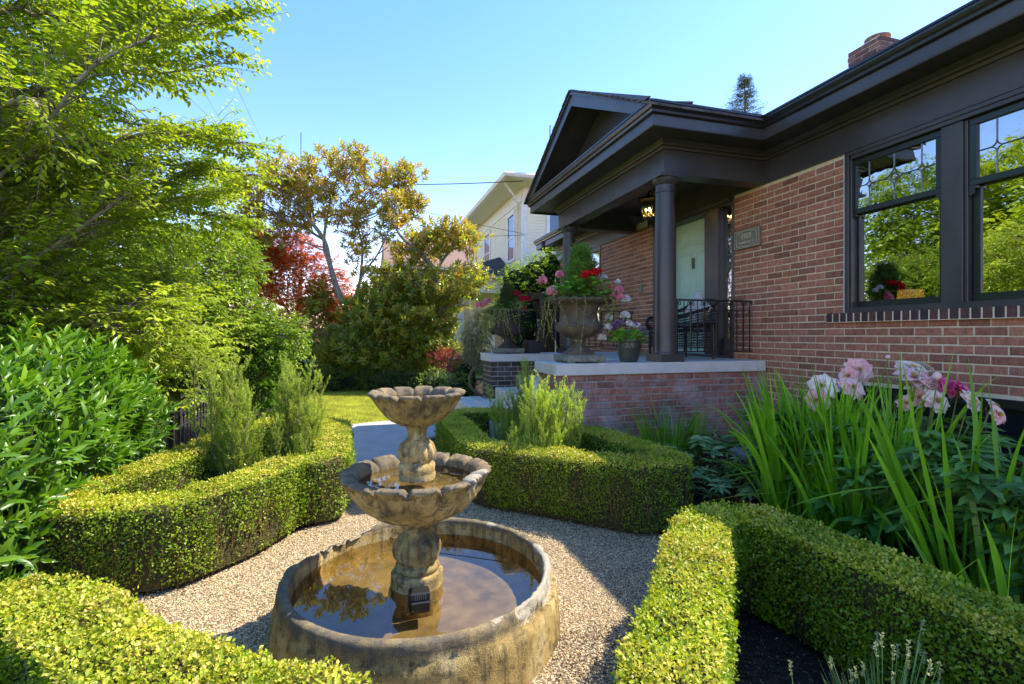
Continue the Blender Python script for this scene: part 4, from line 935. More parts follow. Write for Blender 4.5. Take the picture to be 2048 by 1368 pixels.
    for _ in range(int(Lt*80)):
        i = random.randrange(ns); sd = random.choice((-1, 1)); a0 = sd*(w/2-random.uniform(.03, .045)); zz = random.uniform(.02, .12)
        b = C[i]+Nn[i]*(a0*.85); e = C[i]+Nn[i]*(a0+sd*.018)+T[i]*random.uniform(-.05, .05)
        q.tube([(b[0], b[1], 0.0), (*((b+e)/2+Nn[i]*sd*.01), h*.35), (e[0], e[1], random.uniform(.25, .42))], [.004, .003, .0015], 4)
    q.build('stems', M['twig'], root)
    return root
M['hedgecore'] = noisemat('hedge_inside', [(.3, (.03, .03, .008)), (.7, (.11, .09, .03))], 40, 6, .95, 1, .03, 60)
hedge('clipped box hedge left of the fountain enclosing the big dark stemmed rosemary', [(-1.66, 3.36), (-1.50, 3.24), (-1.02, 3.24), (-.72, 3.56), (-.50, 4.0), (-.22, 4.05), (-.27, 5.75), (-1.10, 5.8), (-1.28, 4.6)])
hedge('clipped box hedge between the fountain and the porch around the bright rosemary', [(.95, 5.95), (.93, 4.10), (1.50, 3.58), (1.88, 3.18), (2.16, 3.16), (2.24, 3.45), (2.12, 4.50), (1.66, 4.72), (1.62, 5.95)])
hedge('clipped box hedge in the lower right foreground with a bright yellow sunlit arm', [(2.0, .3), (2.0, 1.6), (1.97, 2.02), (1.86, 2.18), (1.66, 2.16), (1.44, 1.92), (1.10, 1.52), (.86, 1.27), (.66, 1.0), (.62, .3)], dens=26000, w=.26)
hedge('clipped box hedge in the lower left foreground corner', [(-1.6, 2.14), (-1.06, 2.17), (-.93, 2.0), (-.66, 1.70), (-.36, 1.46), (-.06, 1.28), (-.10, .3), (-1.6, .3)], dens=28000, w=.28)
# fallen leaves on the gravel
for i in range(9):
    x, y = random.uniform(-1, 1.4), random.uniform(1.9, 3.6)
    if (x-FXC)**2+(y-FYC)**2 < .5: continue
    q = MB(); leaves(q, np.array([[x, y, .012]]), np.array([[math.cos(i), math.sin(i), .15]]), np.array([[.1, .1, 1.]]), .035, .02, 'leaf', np.array([.5]))
    tag(q.build('fallen_leaf', M['mapledark']), 'small dry brown leaf lying on the pale gravel', 'leaf', 'dry leaves on the gravel')

# ================================================================ FOUNTAIN
ftn = thing('fountain', 'weathered three tier concrete garden fountain with scalloped bowls and a chipped basin', 'fountain', (FXC, FYC, 0))
def fbm(x, y, z, s, o=4): return mnoise.fractal(Vector((x*s, y*s, z*s)), 1.0, 2.0, o)
def lathe_stone(name, prof, c, n, mod=None, rim=(), rough=.004, parent=None, cap=False, chip=None):
    q = MB(); th = np.linspace(0, 2*np.pi, n, endpoint=False); V = []
    for k, (r, z) in enumerate(prof):
        for t in th:
            rr, zz = (r, z)
            if mod: rr, zz = mod(k, r, z, t)
            x, y = math.cos(t), math.sin(t); d = fbm(c[0]+x*rr, c[1]+y*rr, zz, 14)*rough
            V.append((c[0]+x*(rr+d), c[1]+y*(rr+d), zz+d*.5))
    m = len(prof); Fc = []; rn = []
    for k in range(m-1):
        for i in range(n):
            j = (i+1) % n; Fc.append((k*n+i, k*n+j, (k+1)*n+j, (k+1)*n+i)); v = .5 if k in rim else .1
            if chip: v = chip(k, (th[i]) % (2*np.pi), v)
            rn.append(v)
    rn = np.array(rn).reshape(m-1, n); cm = (rn > .7).astype(float)
    for _ in range(3): cm = (cm+np.roll(cm, 1, 1)+np.roll(cm, -1, 1)+np.vstack([cm[:1], cm[:-1]])+np.vstack([cm[1:], cm[-1:]]))/5
    q.add(V, [np.array(Fc)], rn.ravel()); o = q.build(name, M['stone'], parent, True)
    pv = np.zeros((m, n)); pv[:-1] += cm; pv[1:] += cm; pv[1:-1] /= 2; pv = (pv+np.roll(pv, 1, 1))/2
    at = o.data.attributes.new('chip', 'FLOAT', 'POINT'); at.data.foreach_set('value', pv.ravel().astype(np.float32))
    rm = np.zeros((m, n)); 
    for k in rim: rm[k] = 1; rm[k+1] = 1
    at = o.data.attributes.new('rim', 'FLOAT', 'POINT'); at.data.foreach_set('value', rm.ravel().astype(np.float32))
    return o
def angd(t, a): return (t-a+math.pi) % (2*math.pi)-math.pi
# basin: chips measured as directions round the basin
back_break = math.atan2(3.05-2.48, -.30-.276)     # broken stretch at the left back
front_chip = math.atan2(-.42, .50)                # pale chip at the front right
bp = [(.675, 0), (.672, .05), (.662, .16), (.655, .20), (.645, .21), (.646, .245), (.642, .268), (.635, .278), (.618, .281), (.602, .278), (.596, .268), (.592, .24), (.588, .17), (.584, .10), (.56, .07)]
def bmod(k, r, z, t):
    d = angd(t, back_break); s = math.exp(-(d/.42)**6)
    if s > .01 and 4 <= k <= 11:
        nn = fbm(math.cos(t)*2, math.sin(t)*2, 0, 5)
        if k <= 8: r = r-s*(.035+.02*nn)
        z = z-s*(z-.2)*.25*(1+nn)-s*.006
    d = angd(t, front_chip); s = math.exp(-(d/.5)**8)
    if s > .01 and 4 <= k <= 11:
        nn = fbm(math.cos(t)*3, math.sin(t)*3, k*.1, 9)
        if k <= 7: r -= s*(.012+.016*abs(nn)); z -= s*.012*abs(nn)*3
        if k in (8, 9, 10): z += s*.008*nn
    d = angd(t, -.05); s = math.exp(-(d/.35)**4)
    if k in (9, 10, 11): r += s*.01*fbm(math.cos(t), math.sin(t), 0, 20)
    return r, z
def bchip(k, t, v):
    d = angd(t, front_chip)
    if abs(d) < .6 and 4 <= k <= 10 and fbm(math.cos(t), math.sin(t), k*.13, 6)+(.6-abs(d)) > .12: return 1.0
    if abs(angd(t, .2)) < .6 and 7 <= k <= 9 and fbm(math.cos(t), math.sin(t), k*.13, 7) > -.02: return .92
    if abs(angd(t, back_break)) < .42 and 5 <= k <= 9 and fbm(math.cos(t), math.sin(t), k*.13, 7) > -.1: return .88
    return v
basin = lathe_stone('basin', bp, (FXC, FYC, 0), 260, bmod, rim=(5, 6, 7, 8, 9), rough=.006, parent=ftn, chip=bchip)
q = MB(); rr = np.linspace(0, .60, 24); q.lathe([(max(r, .001), .085+.004*math.sin(r*60)) for r in rr], (FXC, FYC, 0), 64, cap=False); q.build('basin_floor', M['basinfloor'], ftn, True)
q = MB(); q.lathe([(.589, .192), (.001, .192)], (FXC, FYC, 0), 96, cap=False); q.build('water', M['water'], ftn)
tx, ty = .256, 2.49
# foot block, drum and gadrooned balusters
def gad(n, z0, z1, amp):
    def f(k, r, z, t):
        if z0 < z < z1:
            s = math.sin(math.pi*(z-z0)/(z1-z0))**.5; r = r*(1-amp*s*(1-abs(math.cos(n*t/2))**.75))
        return r, z
    return f
q = MB(); lathe_stone('foot', [(.14, .08), (.135, .16), (.128, .17), (.122, .235), (.124, .25), (.112, .258), (.05, .26)], (tx, ty, 0), 64, parent=ftn, rough=.006)
lathe_stone('baluster', [(.09, .255), (.10, .26), (.108, .272), (.104, .29), (.09, .298), (.095, .304), (.108, .318), (.116, .342), (.118, .365), (.112, .392), (.096, .415), (.074, .428), (.066, .44), (.064, .455), (.075, .475), (.09, .495), (.094, .53)], (tx, ty, 0), 210, gad(10, .299, .427, .24), parent=ftn)
lathe_stone('baluster', [(.087, .70), (.089, .725), (.084, .735), (.088, .742), (.089, .77), (.078, .778), (.07, .785), (.076, .79), (.088, .805), (.093, .83), (.088, .852), (.08, .872), (.062, .888), (.050, .898), (.047, .905), (.046, .93), (.055, .955), (.068, .967), (.07, .98)], (tx, ty, 0), 176, gad(10, .787, .895, .24), parent=ftn)
def bowl(name, prof_out, prof_in, n, c, lipz, R_, chipa=None, depth=.10):
    prof = prof_out+prof_in; ko = len(prof_out); nn_ = n*22
    def mod(k, r, z, t):
        ph = (t*n/(2*math.pi)) % 1.0; d = min(ph, 1-ph)      # 0 at the notch between petals
        f = min(1.0, d/.5)
        up = min(1, max(0, (z-prof_out[0][1])/(lipz-prof_out[0][1])))
        if k < ko:
            r *= 1-depth*(1-f**.45)*(.65+.35*up)
            if k >= ko-4:
                g_ = math.exp(-(d/.10)**2); r += .018*(R_/.36)*math.exp(-((d-.16)/.06)**2)*(k >= ko-3)
                z -= .030*(R_/.36)*g_
        elif k < ko+4:
            g_ = math.exp(-(d/.08)**2); z -= .022*(R_/.36)*g_; r -= .008*(1-f)
        else: r *= 1-.018*(1-f)
        if chipa is not None:
            s = math.exp(-(angd(t, chipa)/.30)**4)
            if ko-6 <= k <= ko+2: r -= s*(.03+.02*fbm(math.cos(t), math.sin(t), z, 9)); z -= s*.015*abs(fbm(math.cos(t), math.sin(t), 3, 12))
        return r, z
    def chip(k, t, v):
        if chipa is not None and abs(angd(t, chipa)) < .3+.1*fbm(math.cos(t), math.sin(t), k*.2, 9) and ko-6 <= k <= ko: return 1.0
        return v
    return lathe_stone(name, prof, c, nn_, mod, rim=tuple(range(ko-3, ko+5)), rough=.006, parent=ftn, chip=chip)
bo = [(.075, .50), (.10, .505), (.17, .525), (.235, .56), (.28, .60), (.315, .645), (.335, .685), (.35, .712), (.362, .724), (.368, .733), (.362, .743), (.35, .747)]
bi = [(.33, .745), (.305, .737), (.29, .725), (.283, .70), (.27, .66), (.2, .645), (.01, .642)]
bowl('lower_bowl', bo, bi, 14, (tx, ty, 0), .74, .36, chipa=math.atan2(-.55, .83))
q = MB(); q.lathe([(.283, .692), (.001, .692)], (tx, ty, 0), 64, cap=False); q.build('water', M['water'], ftn)
bo = [(.05, .955), (.08, .962), (.125, .985), (.165, .02+1.0), (.19, 1.05), (.21, 1.08), (.22, 1.098), (.229, 1.108), (.236, 1.116), (.233, 1.124), (.224, 1.128)]
bi = [(.21, 1.127), (.195, 1.121), (.187, 1.11), (.18, 1.09), (.16, 1.06), (.1, 1.045), (.005, 1.043)]
bowl('upper_bowl', bo, bi, 12, (tx, ty, 0), 1.12, .235)
q = MB(); q.lathe([(.183, 1.092), (.001, 1.092)], (tx, ty, 0), 48, cap=False); q.build('water', M['water'], ftn)
# pump: small dark vented box at the foot
px_, py_ = tx-.01, ty-.165
q = MB(); q.box(px_-.045, px_+.05, py_-.035, py_+.03, .15, .235, .006); q.box(px_-.04, px_+.045, py_-.05, py_-.036, .15, .2, .004); pm = q.build('pump', M['iron'], ftn)
q = MB()
for k in range(6): q.box(px_-.02+k*.009, px_-.016+k*.009, py_-.038, py_-.0355, .205, .228)
q.build('vent', M['lead'], pm)
n = 90; a = rng.uniform(0, 6.28, n); r_ = .54*np.sqrt(rng.random(n)); P = np.stack([FXC+r_*np.cos(a), FYC+r_*np.sin(a), np.full(n, .194)], 1)
q = MB(); leaves(q, P, norm(rdir(n)*np.array([1, 1, 0])), np.tile([0, 0, 1.], (n, 1)), rng.uniform(.003, .008, n), .003, 'dia'); kind(q.build('floating_specks', M['moss']), 'stuff', 'tiny pale specks floating on the basin water', 'debris')

# ================================================================ PLANTS
def twigs_leaves(lf, br, P, D, Lt, nl, leafL, leafW, tpl='leaf', droop=.3, flat=True, rb=None, spread=.9, up=(0, 0, 1.0), tw=.0022):
    """P,D (m,3): twigs; nl leaves along each, alternate left and right"""
    m = len(P); D = norm(D); Lt = np.broadcast_to(Lt, (m,)); up = np.array(up)
    side = norm(np.cross(D, up)+1e-3); U = np.cross(side, D)
    bend = rng.normal(0, .12, (m, 3)); E = P+D*Lt[:, None]+bend*Lt[:, None]+np.array([0, 0, -.12])*Lt[:, None]*droop
    if br is not None: tubes(br, P, E, tw)
    t = (np.arange(nl)+.5)/nl; pos = P[:, None]+(E-P)[:, None]*t[None, :, None]
    sg = np.where(np.arange(nl) % 2, 1, -1)[None, :, None]
    ax = (E-P); ax = norm(ax)
    if flat: Dl = ax[:, None]*.55+side[:, None]*sg*spread+rng.normal(0, .22, (m, nl, 3))-np.array([0, 0, 1])*droop
    else:
        ph = rng.uniform(0, 6.28, (m, nl, 1)); Dl = ax[:, None]*.6+spread*(side[:, None]*np.cos(ph)+U[:, None]*np.sin(ph))-np.array([0, 0, 1])*droop
    Nl = up+rng.normal(0, .35, (m, nl, 3))
    sz = rng.uniform(.7, 1.2, (m, nl)); base = rng.random((m, 1))*.6 if rb is None else rb[:, None]
    rn = np.clip(base+rng.uniform(-.05, .4, (m, nl)), 0, 1)
    leaves(lf, pos.reshape(-1, 3), Dl.reshape(-1, 3), Nl.reshape(-1, 3), (sz*leafL).ravel(), (sz*leafW).ravel(), tpl, rn.ravel())

def ell_points(blobs, dens, shell=.55, zmin=None):
    out, nr = [], []
    for (c, r) in blobs:
        c = np.array(c, float); r = np.array(r if hasattr(r, '__len__') else (r, r, r), float)
        n = max(4, int(dens*np.prod(r)**(2/3)*4)); d = rdir(n); rad = 1-rng.random(n)**1.5*shell
        P = c+d*r*rad[:, None]; out.append(P); nr.append(norm(d/r))
    P = np.concatenate(out); Nn = np.concatenate(nr)
    if zmin is not None: k = P[:, 2] > zmin; P, Nn = P[k], Nn[k]
    return P, Nn

# ---- big glossy bush on the left
def laurel():
    lx_, ly_ = -2.55, 3.75
    t = thing('laurel_bush', 'big glossy bush of long pointed leaves filling the left side', 'bush', (lx_, ly_, 0))
    blobs = [((-2.55, 3.3, .62), (1.05, 1.1, .70)), ((-2.6, 4.5, .62), (1.0, 1.1, .68)), ((-3.2, 3.6, .70), (1.1, 1.5, .75)), ((-2.2, 3.0, .38), (.62, .8, .45)), ((-2.2, 4.9, .5), (.62, .7, .62)), ((-3.3, 2.6, .65), (1.0, .8, .72)), ((-2.25, 4.0, .75), (.6, .9, .58))]
    P, Nn = ell_points(blobs, 420, .30, .05)
    n3 = np.array([mnoise.noise(Vector(tuple(p*2.2))) for p in P]); P = P+Nn*(n3*.12)[:, None]
    k = P[:, 0] < -1.62+np.clip(P[:, 2]-.5, 0, .3)*.3-.42*np.clip((P[:, 1]-4.75)/.5, 0, 1); P, Nn = P[k], Nn[k]
    D = norm(Nn*.9+np.array([0, 0, .75])+rdir(len(P))*.35)
    lf, br = MB(), MB()
    # whorled shoots: 8 long leaves round each shoot tip
    m = len(P); Lt = rng.uniform(.10, .18, m); nl = 8
    side = norm(np.cross(D, rdir(m))); U = np.cross(side, D)
    tubes(br, P-D*.12, P+D*Lt[:, None], .003)
    ti = np.linspace(.15, 1, nl); pos = P[:, None]+D[:, None]*(Lt[:, None]*ti)[..., None]
    ph = (np.arange(nl)*2.4)[None]+rng.uniform(0, 6.28, (m, 1))
    rad = side[:, None]*np.cos(ph)[..., None]+U[:, None]*np.sin(ph)[..., None]
    Dl = rad*(1.0-.55*ti)[None, :, None]+D[:, None]*(.35+.7*ti)[None, :, None]+rng.normal(0, .12, (m, nl, 3)); Nl = D[:, None]-rad*.5+rng.normal(0, .2, (m, nl, 3))
    sz = rng.uniform(.75, 1.15, (m, nl)); rn = np.clip(rng.random((m, 1))*.5+ti[None]*.35+rng.normal(0, .1, (m, nl)), 0, 1)
    leaves(lf, pos.reshape(-1, 3), Dl.reshape(-1, 3), Nl.reshape(-1, 3), (sz*.105).ravel(), (sz*.030).ravel(), 'leaf', rn.ravel())
    lf.build('foliage', M['laurelleaf'], t, True)
    for k in range(30):
        a = random.uniform(0, 6.28); x, y = lx_+random.uniform(-.7, .6), ly_+random.uniform(-1.3, 1.2)
        br.tube(arc((x, y, 0), (x+.1*math.cos(a), y+.1*math.sin(a), .35), (x+.3*math.cos(a), y+.3*math.sin(a), .8), n=4), [.014]*4+[.011]*3+[.006]*2, 5)
    br.build('stems', M['bark'], t)
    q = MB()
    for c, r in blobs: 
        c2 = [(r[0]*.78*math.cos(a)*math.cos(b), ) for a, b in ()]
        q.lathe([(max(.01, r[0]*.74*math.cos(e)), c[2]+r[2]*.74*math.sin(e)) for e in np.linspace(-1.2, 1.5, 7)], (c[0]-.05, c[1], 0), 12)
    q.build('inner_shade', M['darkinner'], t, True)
M['darkinner'] = noisemat('dark_core', [(.3, (.004, .01, .003)), (.7, (.016, .035, .008))], 14, 6, .95, 1, .05, 30)  # near-black green: the shade inside the bushes put into the colour
laurel()
lf = MB(); br = MB()
P, Nn = ell_points([((-1.33, 7.7, .75), (.33, .38, .62))], 900, .5, .1); D = norm(Nn+np.array([0, 0, 1.1]))
twigs_leaves(lf, br, P, D, .14, 7, .085, .022, 'leaf', .05, False, spread=.7)
t = thing('laurel_bush', 'upright bright green bush behind the left rosemary by the iron fence', 'bush', (-1.33, 7.7, 0)); lf.build('foliage', M['laurelleaf'], t, True)
br.tube([(-1.33, 7.7, 0), (-1.33, 7.7, .9)], .02, 6); br.build('stems', M['bark'], t)

# ---- rosemary
def rosemary(label, base, stems, mat, seed, group='rosemary bushes inside the hedges'):
    rs = random.Random(seed); t = thing('rosemary_bush', label, 'rosemary', base, group); lf, br = MB(), MB(); b = np.array(base)
    PP, DD, LL = [], [], []
    for (dx, dy, h, n) in stems:
        for k in range(n):
            a = rs.uniform(0, 6.28); sp = rs.uniform(.1, 1.0); e = b+np.array([dx*sp+rs.gauss(0, .07), dy*sp+rs.gauss(0, .07), h*rs.uniform(.55, 1.0)])
            m1 = b+(e-b)*np.array([.75, .75, .45])+np.array([rs.gauss(0, .03), rs.gauss(0, .03), 0])
            C_ = arc(b+np.array([rs.gauss(0, .02), rs.gauss(0, .02), 0]), b+(e-b)*np.array([.35, .35, .18]), m1, e, n=7)
            br.tube(C_, np.linspace(.009, .002, len(C_)), 5)
            nn_ = len(C_)
            for i in range(nn_//3, nn_):
                f = i/nn_
                for _ in range(2):
                    ang = rs.uniform(0, 6.28); PP.append(C_[i]); DD.append((math.cos(ang)*.45, math.sin(ang)*.45, 1.0)); LL.append(rs.uniform(.10, .22)*(1.2-f*.5))
            PP.append(C_[-2]); DD.append(tuple((C_[-1]-C_[-2])*8+np.array([0, 0, .5]))); LL.append(.16)
    P, D, Lt = np.array(PP), norm(np.array(DD)), np.array(LL); m = len(P); nl = 44
    E = P+D*Lt[:, None]+rng.normal(0, .012, (m, 3)); tubes(br, P, E, .0018)
    ti = np.linspace(.05, 1, nl); ph = rng.uniform(0, 6.28, (m, nl)); side = norm(np.cross(D, rdir(m))); U = np.cross(side, D)
    rad = side[:, None]*np.cos(ph)[..., None]+U[:, None]*np.sin(ph)[..., None]
    pos = P[:, None]+(E-P)[:, None]*ti[None, :, None]; Dl = rad*.85+D[:, None]*(.5+.5*ti[None, :, None])
    rn = np.clip(ti[None]*.5+rng.random((m, nl))*.5, 0, 1)
    leaves(lf, pos.reshape(-1, 3), Dl.reshape(-1, 3), rng.normal(size=(m*nl, 3)), rng.uniform(.017, .03, m*nl), .0046, 'dia', rn.ravel())
    lf.build('foliage', M[mat], t); br.build('stems', M['bark'], t)
rosemary('tall feathery rosemary with forked dark stems inside the left hedge', (-.98, 4.55, 0), [(-.24, .1, 1.28, 11), (-.06, .25, 1.22, 10), (.10, -.1, .95, 8), (-.15, -.15, .8, 6)], 'rosemary', 3)
rosemary('rosemary with a dark forked stem nearer the path inside the left hedge', (-.62, 4.72, 0), [(.20, .25, 1.18, 12), (.26, -.02, 1.05, 11), (-.08, .2, 1.12, 9), (.12, -.15, .85, 7)], 'rosemary', 4)
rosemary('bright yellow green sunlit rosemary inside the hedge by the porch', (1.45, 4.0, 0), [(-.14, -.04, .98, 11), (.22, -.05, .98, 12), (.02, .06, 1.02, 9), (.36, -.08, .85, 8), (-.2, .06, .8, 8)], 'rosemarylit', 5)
rosemary('shaded green rosemary standing behind the bright one against the porch wall', (1.55, 4.95, 0), [(.0, .0, 1.15, 7), (-.25, .1, .85, 8), (.12, -.1, 1.1, 5)], 'rosemary', 6)
# low lavender-like tuft inside left hedge and lavender clump at lower right
def lavender(label, base, n, h, flowers, seed):
    t = thing('lavender_plant', label, 'lavender', base, 'lavender plants inside the hedges'); b = np.array(base); lf = MB()
    a = rng.uniform(0, 6.28, n); P = b+np.stack([.05*np.cos(a), .05*np.sin(a), np.zeros(n)], 1); D = norm(np.stack([np.cos(a)*rng.uniform(.05, .5, n), np.sin(a)*rng.uniform(.05, .5, n), np.ones(n)], 1))
    ribbons(lf, P, D, rng.uniform(.5, 1, n)*h*.8, .004, .15, nseg=4)
    m = n*5; k = rng.integers(0, n, m); f = rng.uniform(.1, .75, m); P2 = P[k]+D[k]*(f*h*.7)[:, None]; leaves(lf, P2, norm(D[k]+rdir(m)*.7), rdir(m), .035, .004, 'dia'); lf.build('foliage', M['lavender'], t)
    st = MB()
    for i in range(flowers):
        fl = MB()
        a_ = random.uniform(0, 6.28); r_ = random.uniform(.02, .22); e = b+np.array([r_*math.cos(a_), r_*math.sin(a_), h*random.uniform(.75, 1.1)]); o_ = b+np.array([.3*r_*math.cos(a_), .3*r_*math.sin(a_), .05])
        C_ = arc(o_, (o_+e)/2+np.array([0, 0, .02]), e, n=4); st.tube(C_, .0013, 4)
        k = 26; tt = rng.random(k); Pp = e-np.array([0, 0, .045])*tt[:, None]; leaves(fl, Pp, norm(rdir(k)*.8+np.array([0, 0, .8])), rdir(k), .009, .005, 'dia'); fl.build('flower_spike', M['lavbud'], t)
    if flowers: st.build('stalks', M['lavender'], t)
M['lavbud'] = petalmat('lavender_bud', (.26, .32, .12), (.4, .44, .22), (.5, .5, .35))
lavender('grey green lavender with pale buds inside the hedge at the lower right edge', (1.52, 1.14, 0), 320, .46, 22, 1)
lavender('low shaded tuft in the far corner inside the left hedge', (-.55, 5.3, 0), 220, .42, 0, 2)
lavender('small lavender sprigs at the bottom edge left of the bigger clump', (1.18, 1.08, 0), 20, .42, 5, 3)

# ---- trees
def limb(mb, pts, r0, r1, n=8, k=8):
    C_ = arc(*pts, n=k); mb.tube(C_, np.linspace(r0, r1, len(C_)), n); return C_
def crown(lf, br, limbs, blobs, dens, Lt, nl, leafL, leafW, tpl='leaf', droop=.3, flat=True, outw=.6, upb=.25, connect=.25, shell=.6, spread=.9, holes=0.0, hs=1.3, zsq=None, jit=.5, twig=.002):
    P, Nn = ell_points(blobs, dens, shell)
    if holes:
        v = np.array([mnoise.noise(Vector((p[0]*hs, p[1]*hs, p[2]*hs*1.6))) for p in P]); k = v > (holes-.6); P, Nn = P[k], Nn[k]
    D = norm(Nn*outw+rdir(len(P))*jit+np.array([0, 0, upb])); 
    if zsq is not None: D[:, 2] *= zsq; D = norm(D)
    twigs_leaves(lf, br, P, D, rng.uniform(.6, 1.2, len(P))*Lt, nl, leafL, leafW, tpl, droop, flat, spread=spread, tw=twig)
    if connect and limbs:
        LP = np.concatenate(limbs); idx = rng.random(len(P)) < connect
        A = P[idx]; 
        for a in A:
            d = np.linalg.norm(LP-a, axis=1)
            if d.min() > 1.0: continue
            b = LP[np.argmin(d+2*np.maximum(0, LP[:, 2]-(a[2]-.4*d)))]; mid = (a+b)/2+rdir(1)[0]*np.linalg.norm(a-b)*.1+np.array([0, 0, .05])
            br.tube([b, mid, a], [.010*min(1.6, np.linalg.norm(a-b)+.3), .006, .0025], 4)

# light green layered tree at the left
t = thing('snowbell_tree', 'tall light green tree with layered branches reaching in at the upper left', 'tree', (-3.7, 4.6, 0))
br = MB(); LB = []
base = (-3.7, 4.6, 0)
LB.append(limb(br, [base, (-3.75, 4.6, .9), (-3.85, 4.7, 1.8), (-4.3, 5.3, 3.2), (-4.6, 5.6, 4.6)], .10, .03))
def Wp(px, py, t_): return tuple(W(px, py, t_))
specs = [ # visible boughs, each from the trunk outwards at its own distance
 ([(-3.85, 4.7, 1.9), Wp(0, 215, 3.0), Wp(90, 240, 3.0), Wp(190, 130, 3.0), Wp(350, 60, 3.2), Wp(465, 40, 3.4)], .02, .003),
 ([(-3.8, 4.65, 1.5), Wp(0, 225, 3.3), Wp(70, 180, 3.3), Wp(180, 125, 3.4), Wp(280, 150, 3.5), Wp(420, 132, 3.6)], .018, .003),
 ([(-3.7, 4.6, 1.2), Wp(-30, 340, 3.4), Wp(110, 160, 3.4), Wp(170, 125, 3.5), Wp(260, 20, 3.6)], .018, .003),
 ([(-3.7, 4.6, 1.0), Wp(20, 330, 3.6), Wp(120, 300, 3.7), Wp(220, 300, 3.9), Wp(300, 280, 4.2), Wp(430, 260, 4.4)], .018, .003),
 ([(-3.7, 4.6, .9), Wp(30, 325, 3.3), Wp(200, 290, 3.6), Wp(330, 270, 4.0), Wp(480, 290, 4.4)], .016, .003),
 ([(-3.7, 4.6, .8), Wp(210, 420, 3.6), Wp(235, 350, 3.8), Wp(200, 300, 3.8)], .015, .006),
 ([(-3.7, 4.6, .7), Wp(0, 545, 3.7), Wp(150, 490, 3.9), Wp(230, 440, 4.1), Wp(420, 390, 4.6)], .018, .003),
 ([(-3.7, 4.6, .6), Wp(60, 560, 3.8), Wp(130, 500, 3.9), Wp(185, 470, 4.2), Wp(300, 420, 4.6), Wp(470, 440, 5.2)], .022, .004),
 ([(-3.7, 4.6, .5), Wp(120, 660, 4.0), Wp(195, 655, 4.2), Wp(240, 625, 4.4), Wp(330, 560, 5.0)], .028, .005),
 ([(-3.7, 4.6, 1.2), Wp(20, 280, 3.9), Wp(150, 230, 4.1), Wp(280, 250, 4.4), Wp(400, 270, 4.7)], .025, .004),
 ([(-3.7, 4.6, 1.0), Wp(60, 400, 4.0), Wp(200, 360, 4.3), Wp(340, 330, 4.6), Wp(480, 345, 5.0)], .016, .003),
 ([(-3.7, 4.6, 1.8), Wp(-40, 60, 3.4), Wp(80, 30, 3.5), Wp(200, 40, 3.7), Wp(340, 20, 3.9)], .016, .003),
 ([(-3.7, 4.6, 1.0), Wp(-20, 480, 3.6), Wp(130, 420, 3.9), Wp(260, 390, 4.3), Wp(380, 345, 4.6)], .016, .003),
 ([(-3.7, 4.6, 2.6), Wp(-60, -60, 3.2), Wp(100, -40, 3.2), Wp(250, -30, 3.4)], .018, .003),
]
for pts, r0, r1 in specs: LB.append(limb(br, pts, r0, r1, 6))
lf = MB()
# sprays along the visible boughs: layered, nearly level
PP, DD = [], []
for C_ in LB[1:]:
    cl = np.concatenate([[0], np.cumsum(np.linalg.norm(np.diff(C_, axis=0), axis=1))]); n = int(cl[-1]/.013)
    for s_ in np.linspace(cl[-1]*.28, cl[-1], n):
        i = min(len(C_)-2, int(np.searchsorted(cl, s_))); p = C_[i]; d = norm(C_[i+1]-C_[max(0, i-1)]); sd = norm(np.cross(d, [0, 0, 1.0]))*random.choice((-1, 1))
        f = 1-s_/cl[-1]; off = sd*random.uniform(0, .5)*(f+.2)+d*random.uniform(0, .25); PP.append(p+off+np.array([0, 0, random.gauss(0, .03+.09*f)])); DD.append(d*.8+sd*random.uniform(.2, .8)+np.array([0, 0, random.gauss(-.02, .12)]))
        if random.random() < .4: br.tube([p, p+off*.5+np.array([0, 0, .02]), PP[-1]], [.006, .004, .002], 4)
twigs_leaves(lf, br, np.array(PP), np.array(DD), rng.uniform(.12, .28, len(PP)), 9, .052, .026, 'leaf', .22, True)
blobs = [((-3.1, 5.0, 1.15), (1.0, 1.4, .55)), ((-3.9, 4.3, 1.6), (1.1, 1.2, .8)), ((-2.2, 6.0, 1.05), (.8, .8, .5)), (Wp(60, 60, 3.9), (.75, .7, .45)), (Wp(170, 20, 3.9), (.6, .6, .28)), (Wp(270, 60, 4.0), (.4, .4, .2)), (Wp(40, 265, 4.4), (.6, .6, .3)), (Wp(200, 360, 4.8), (.95, .8, .38)), (Wp(350, 345, 5.2), (.5, .6, .18)), (Wp(330, 420, 5.2), (.8, .7, .4)), (Wp(60, 480, 4.6), (1.0, .8, .8)), ((-2.9, 5.3, 1.7), (1.0, 1.0, .95)), ((-2.3, 6.1, 1.55), (.95, .9, .75)), ((-3.4, 4.4, 2.3), (.9, .9, .9)), ((-2.6, 4.5, 1.55), (.7, .8, .5)), ((-3.6, 5.6, 2.9), (1.2, 1.2, 1.2)), ((-4.3, 4.6, 3.6), (1.3, 1.3, 1.1)), ((-3.0, 3.7, 3.3), (.9, .8, .5)), ((-1.95, 5.5, 1.65), (.55, .7, .38)), ((-3.2, 3.6, 1.65), (.7, .7, .35))]
crown(lf, br, LB, blobs, 360, .26, 10, .058, .026, droop=.25, upb=-.02, zsq=.35, connect=.02, shell=.8, holes=.5, hs=2.2)
lf.build('crown', M['snowbell'], t, True); br.build('trunk', M['greybark'], t, True)

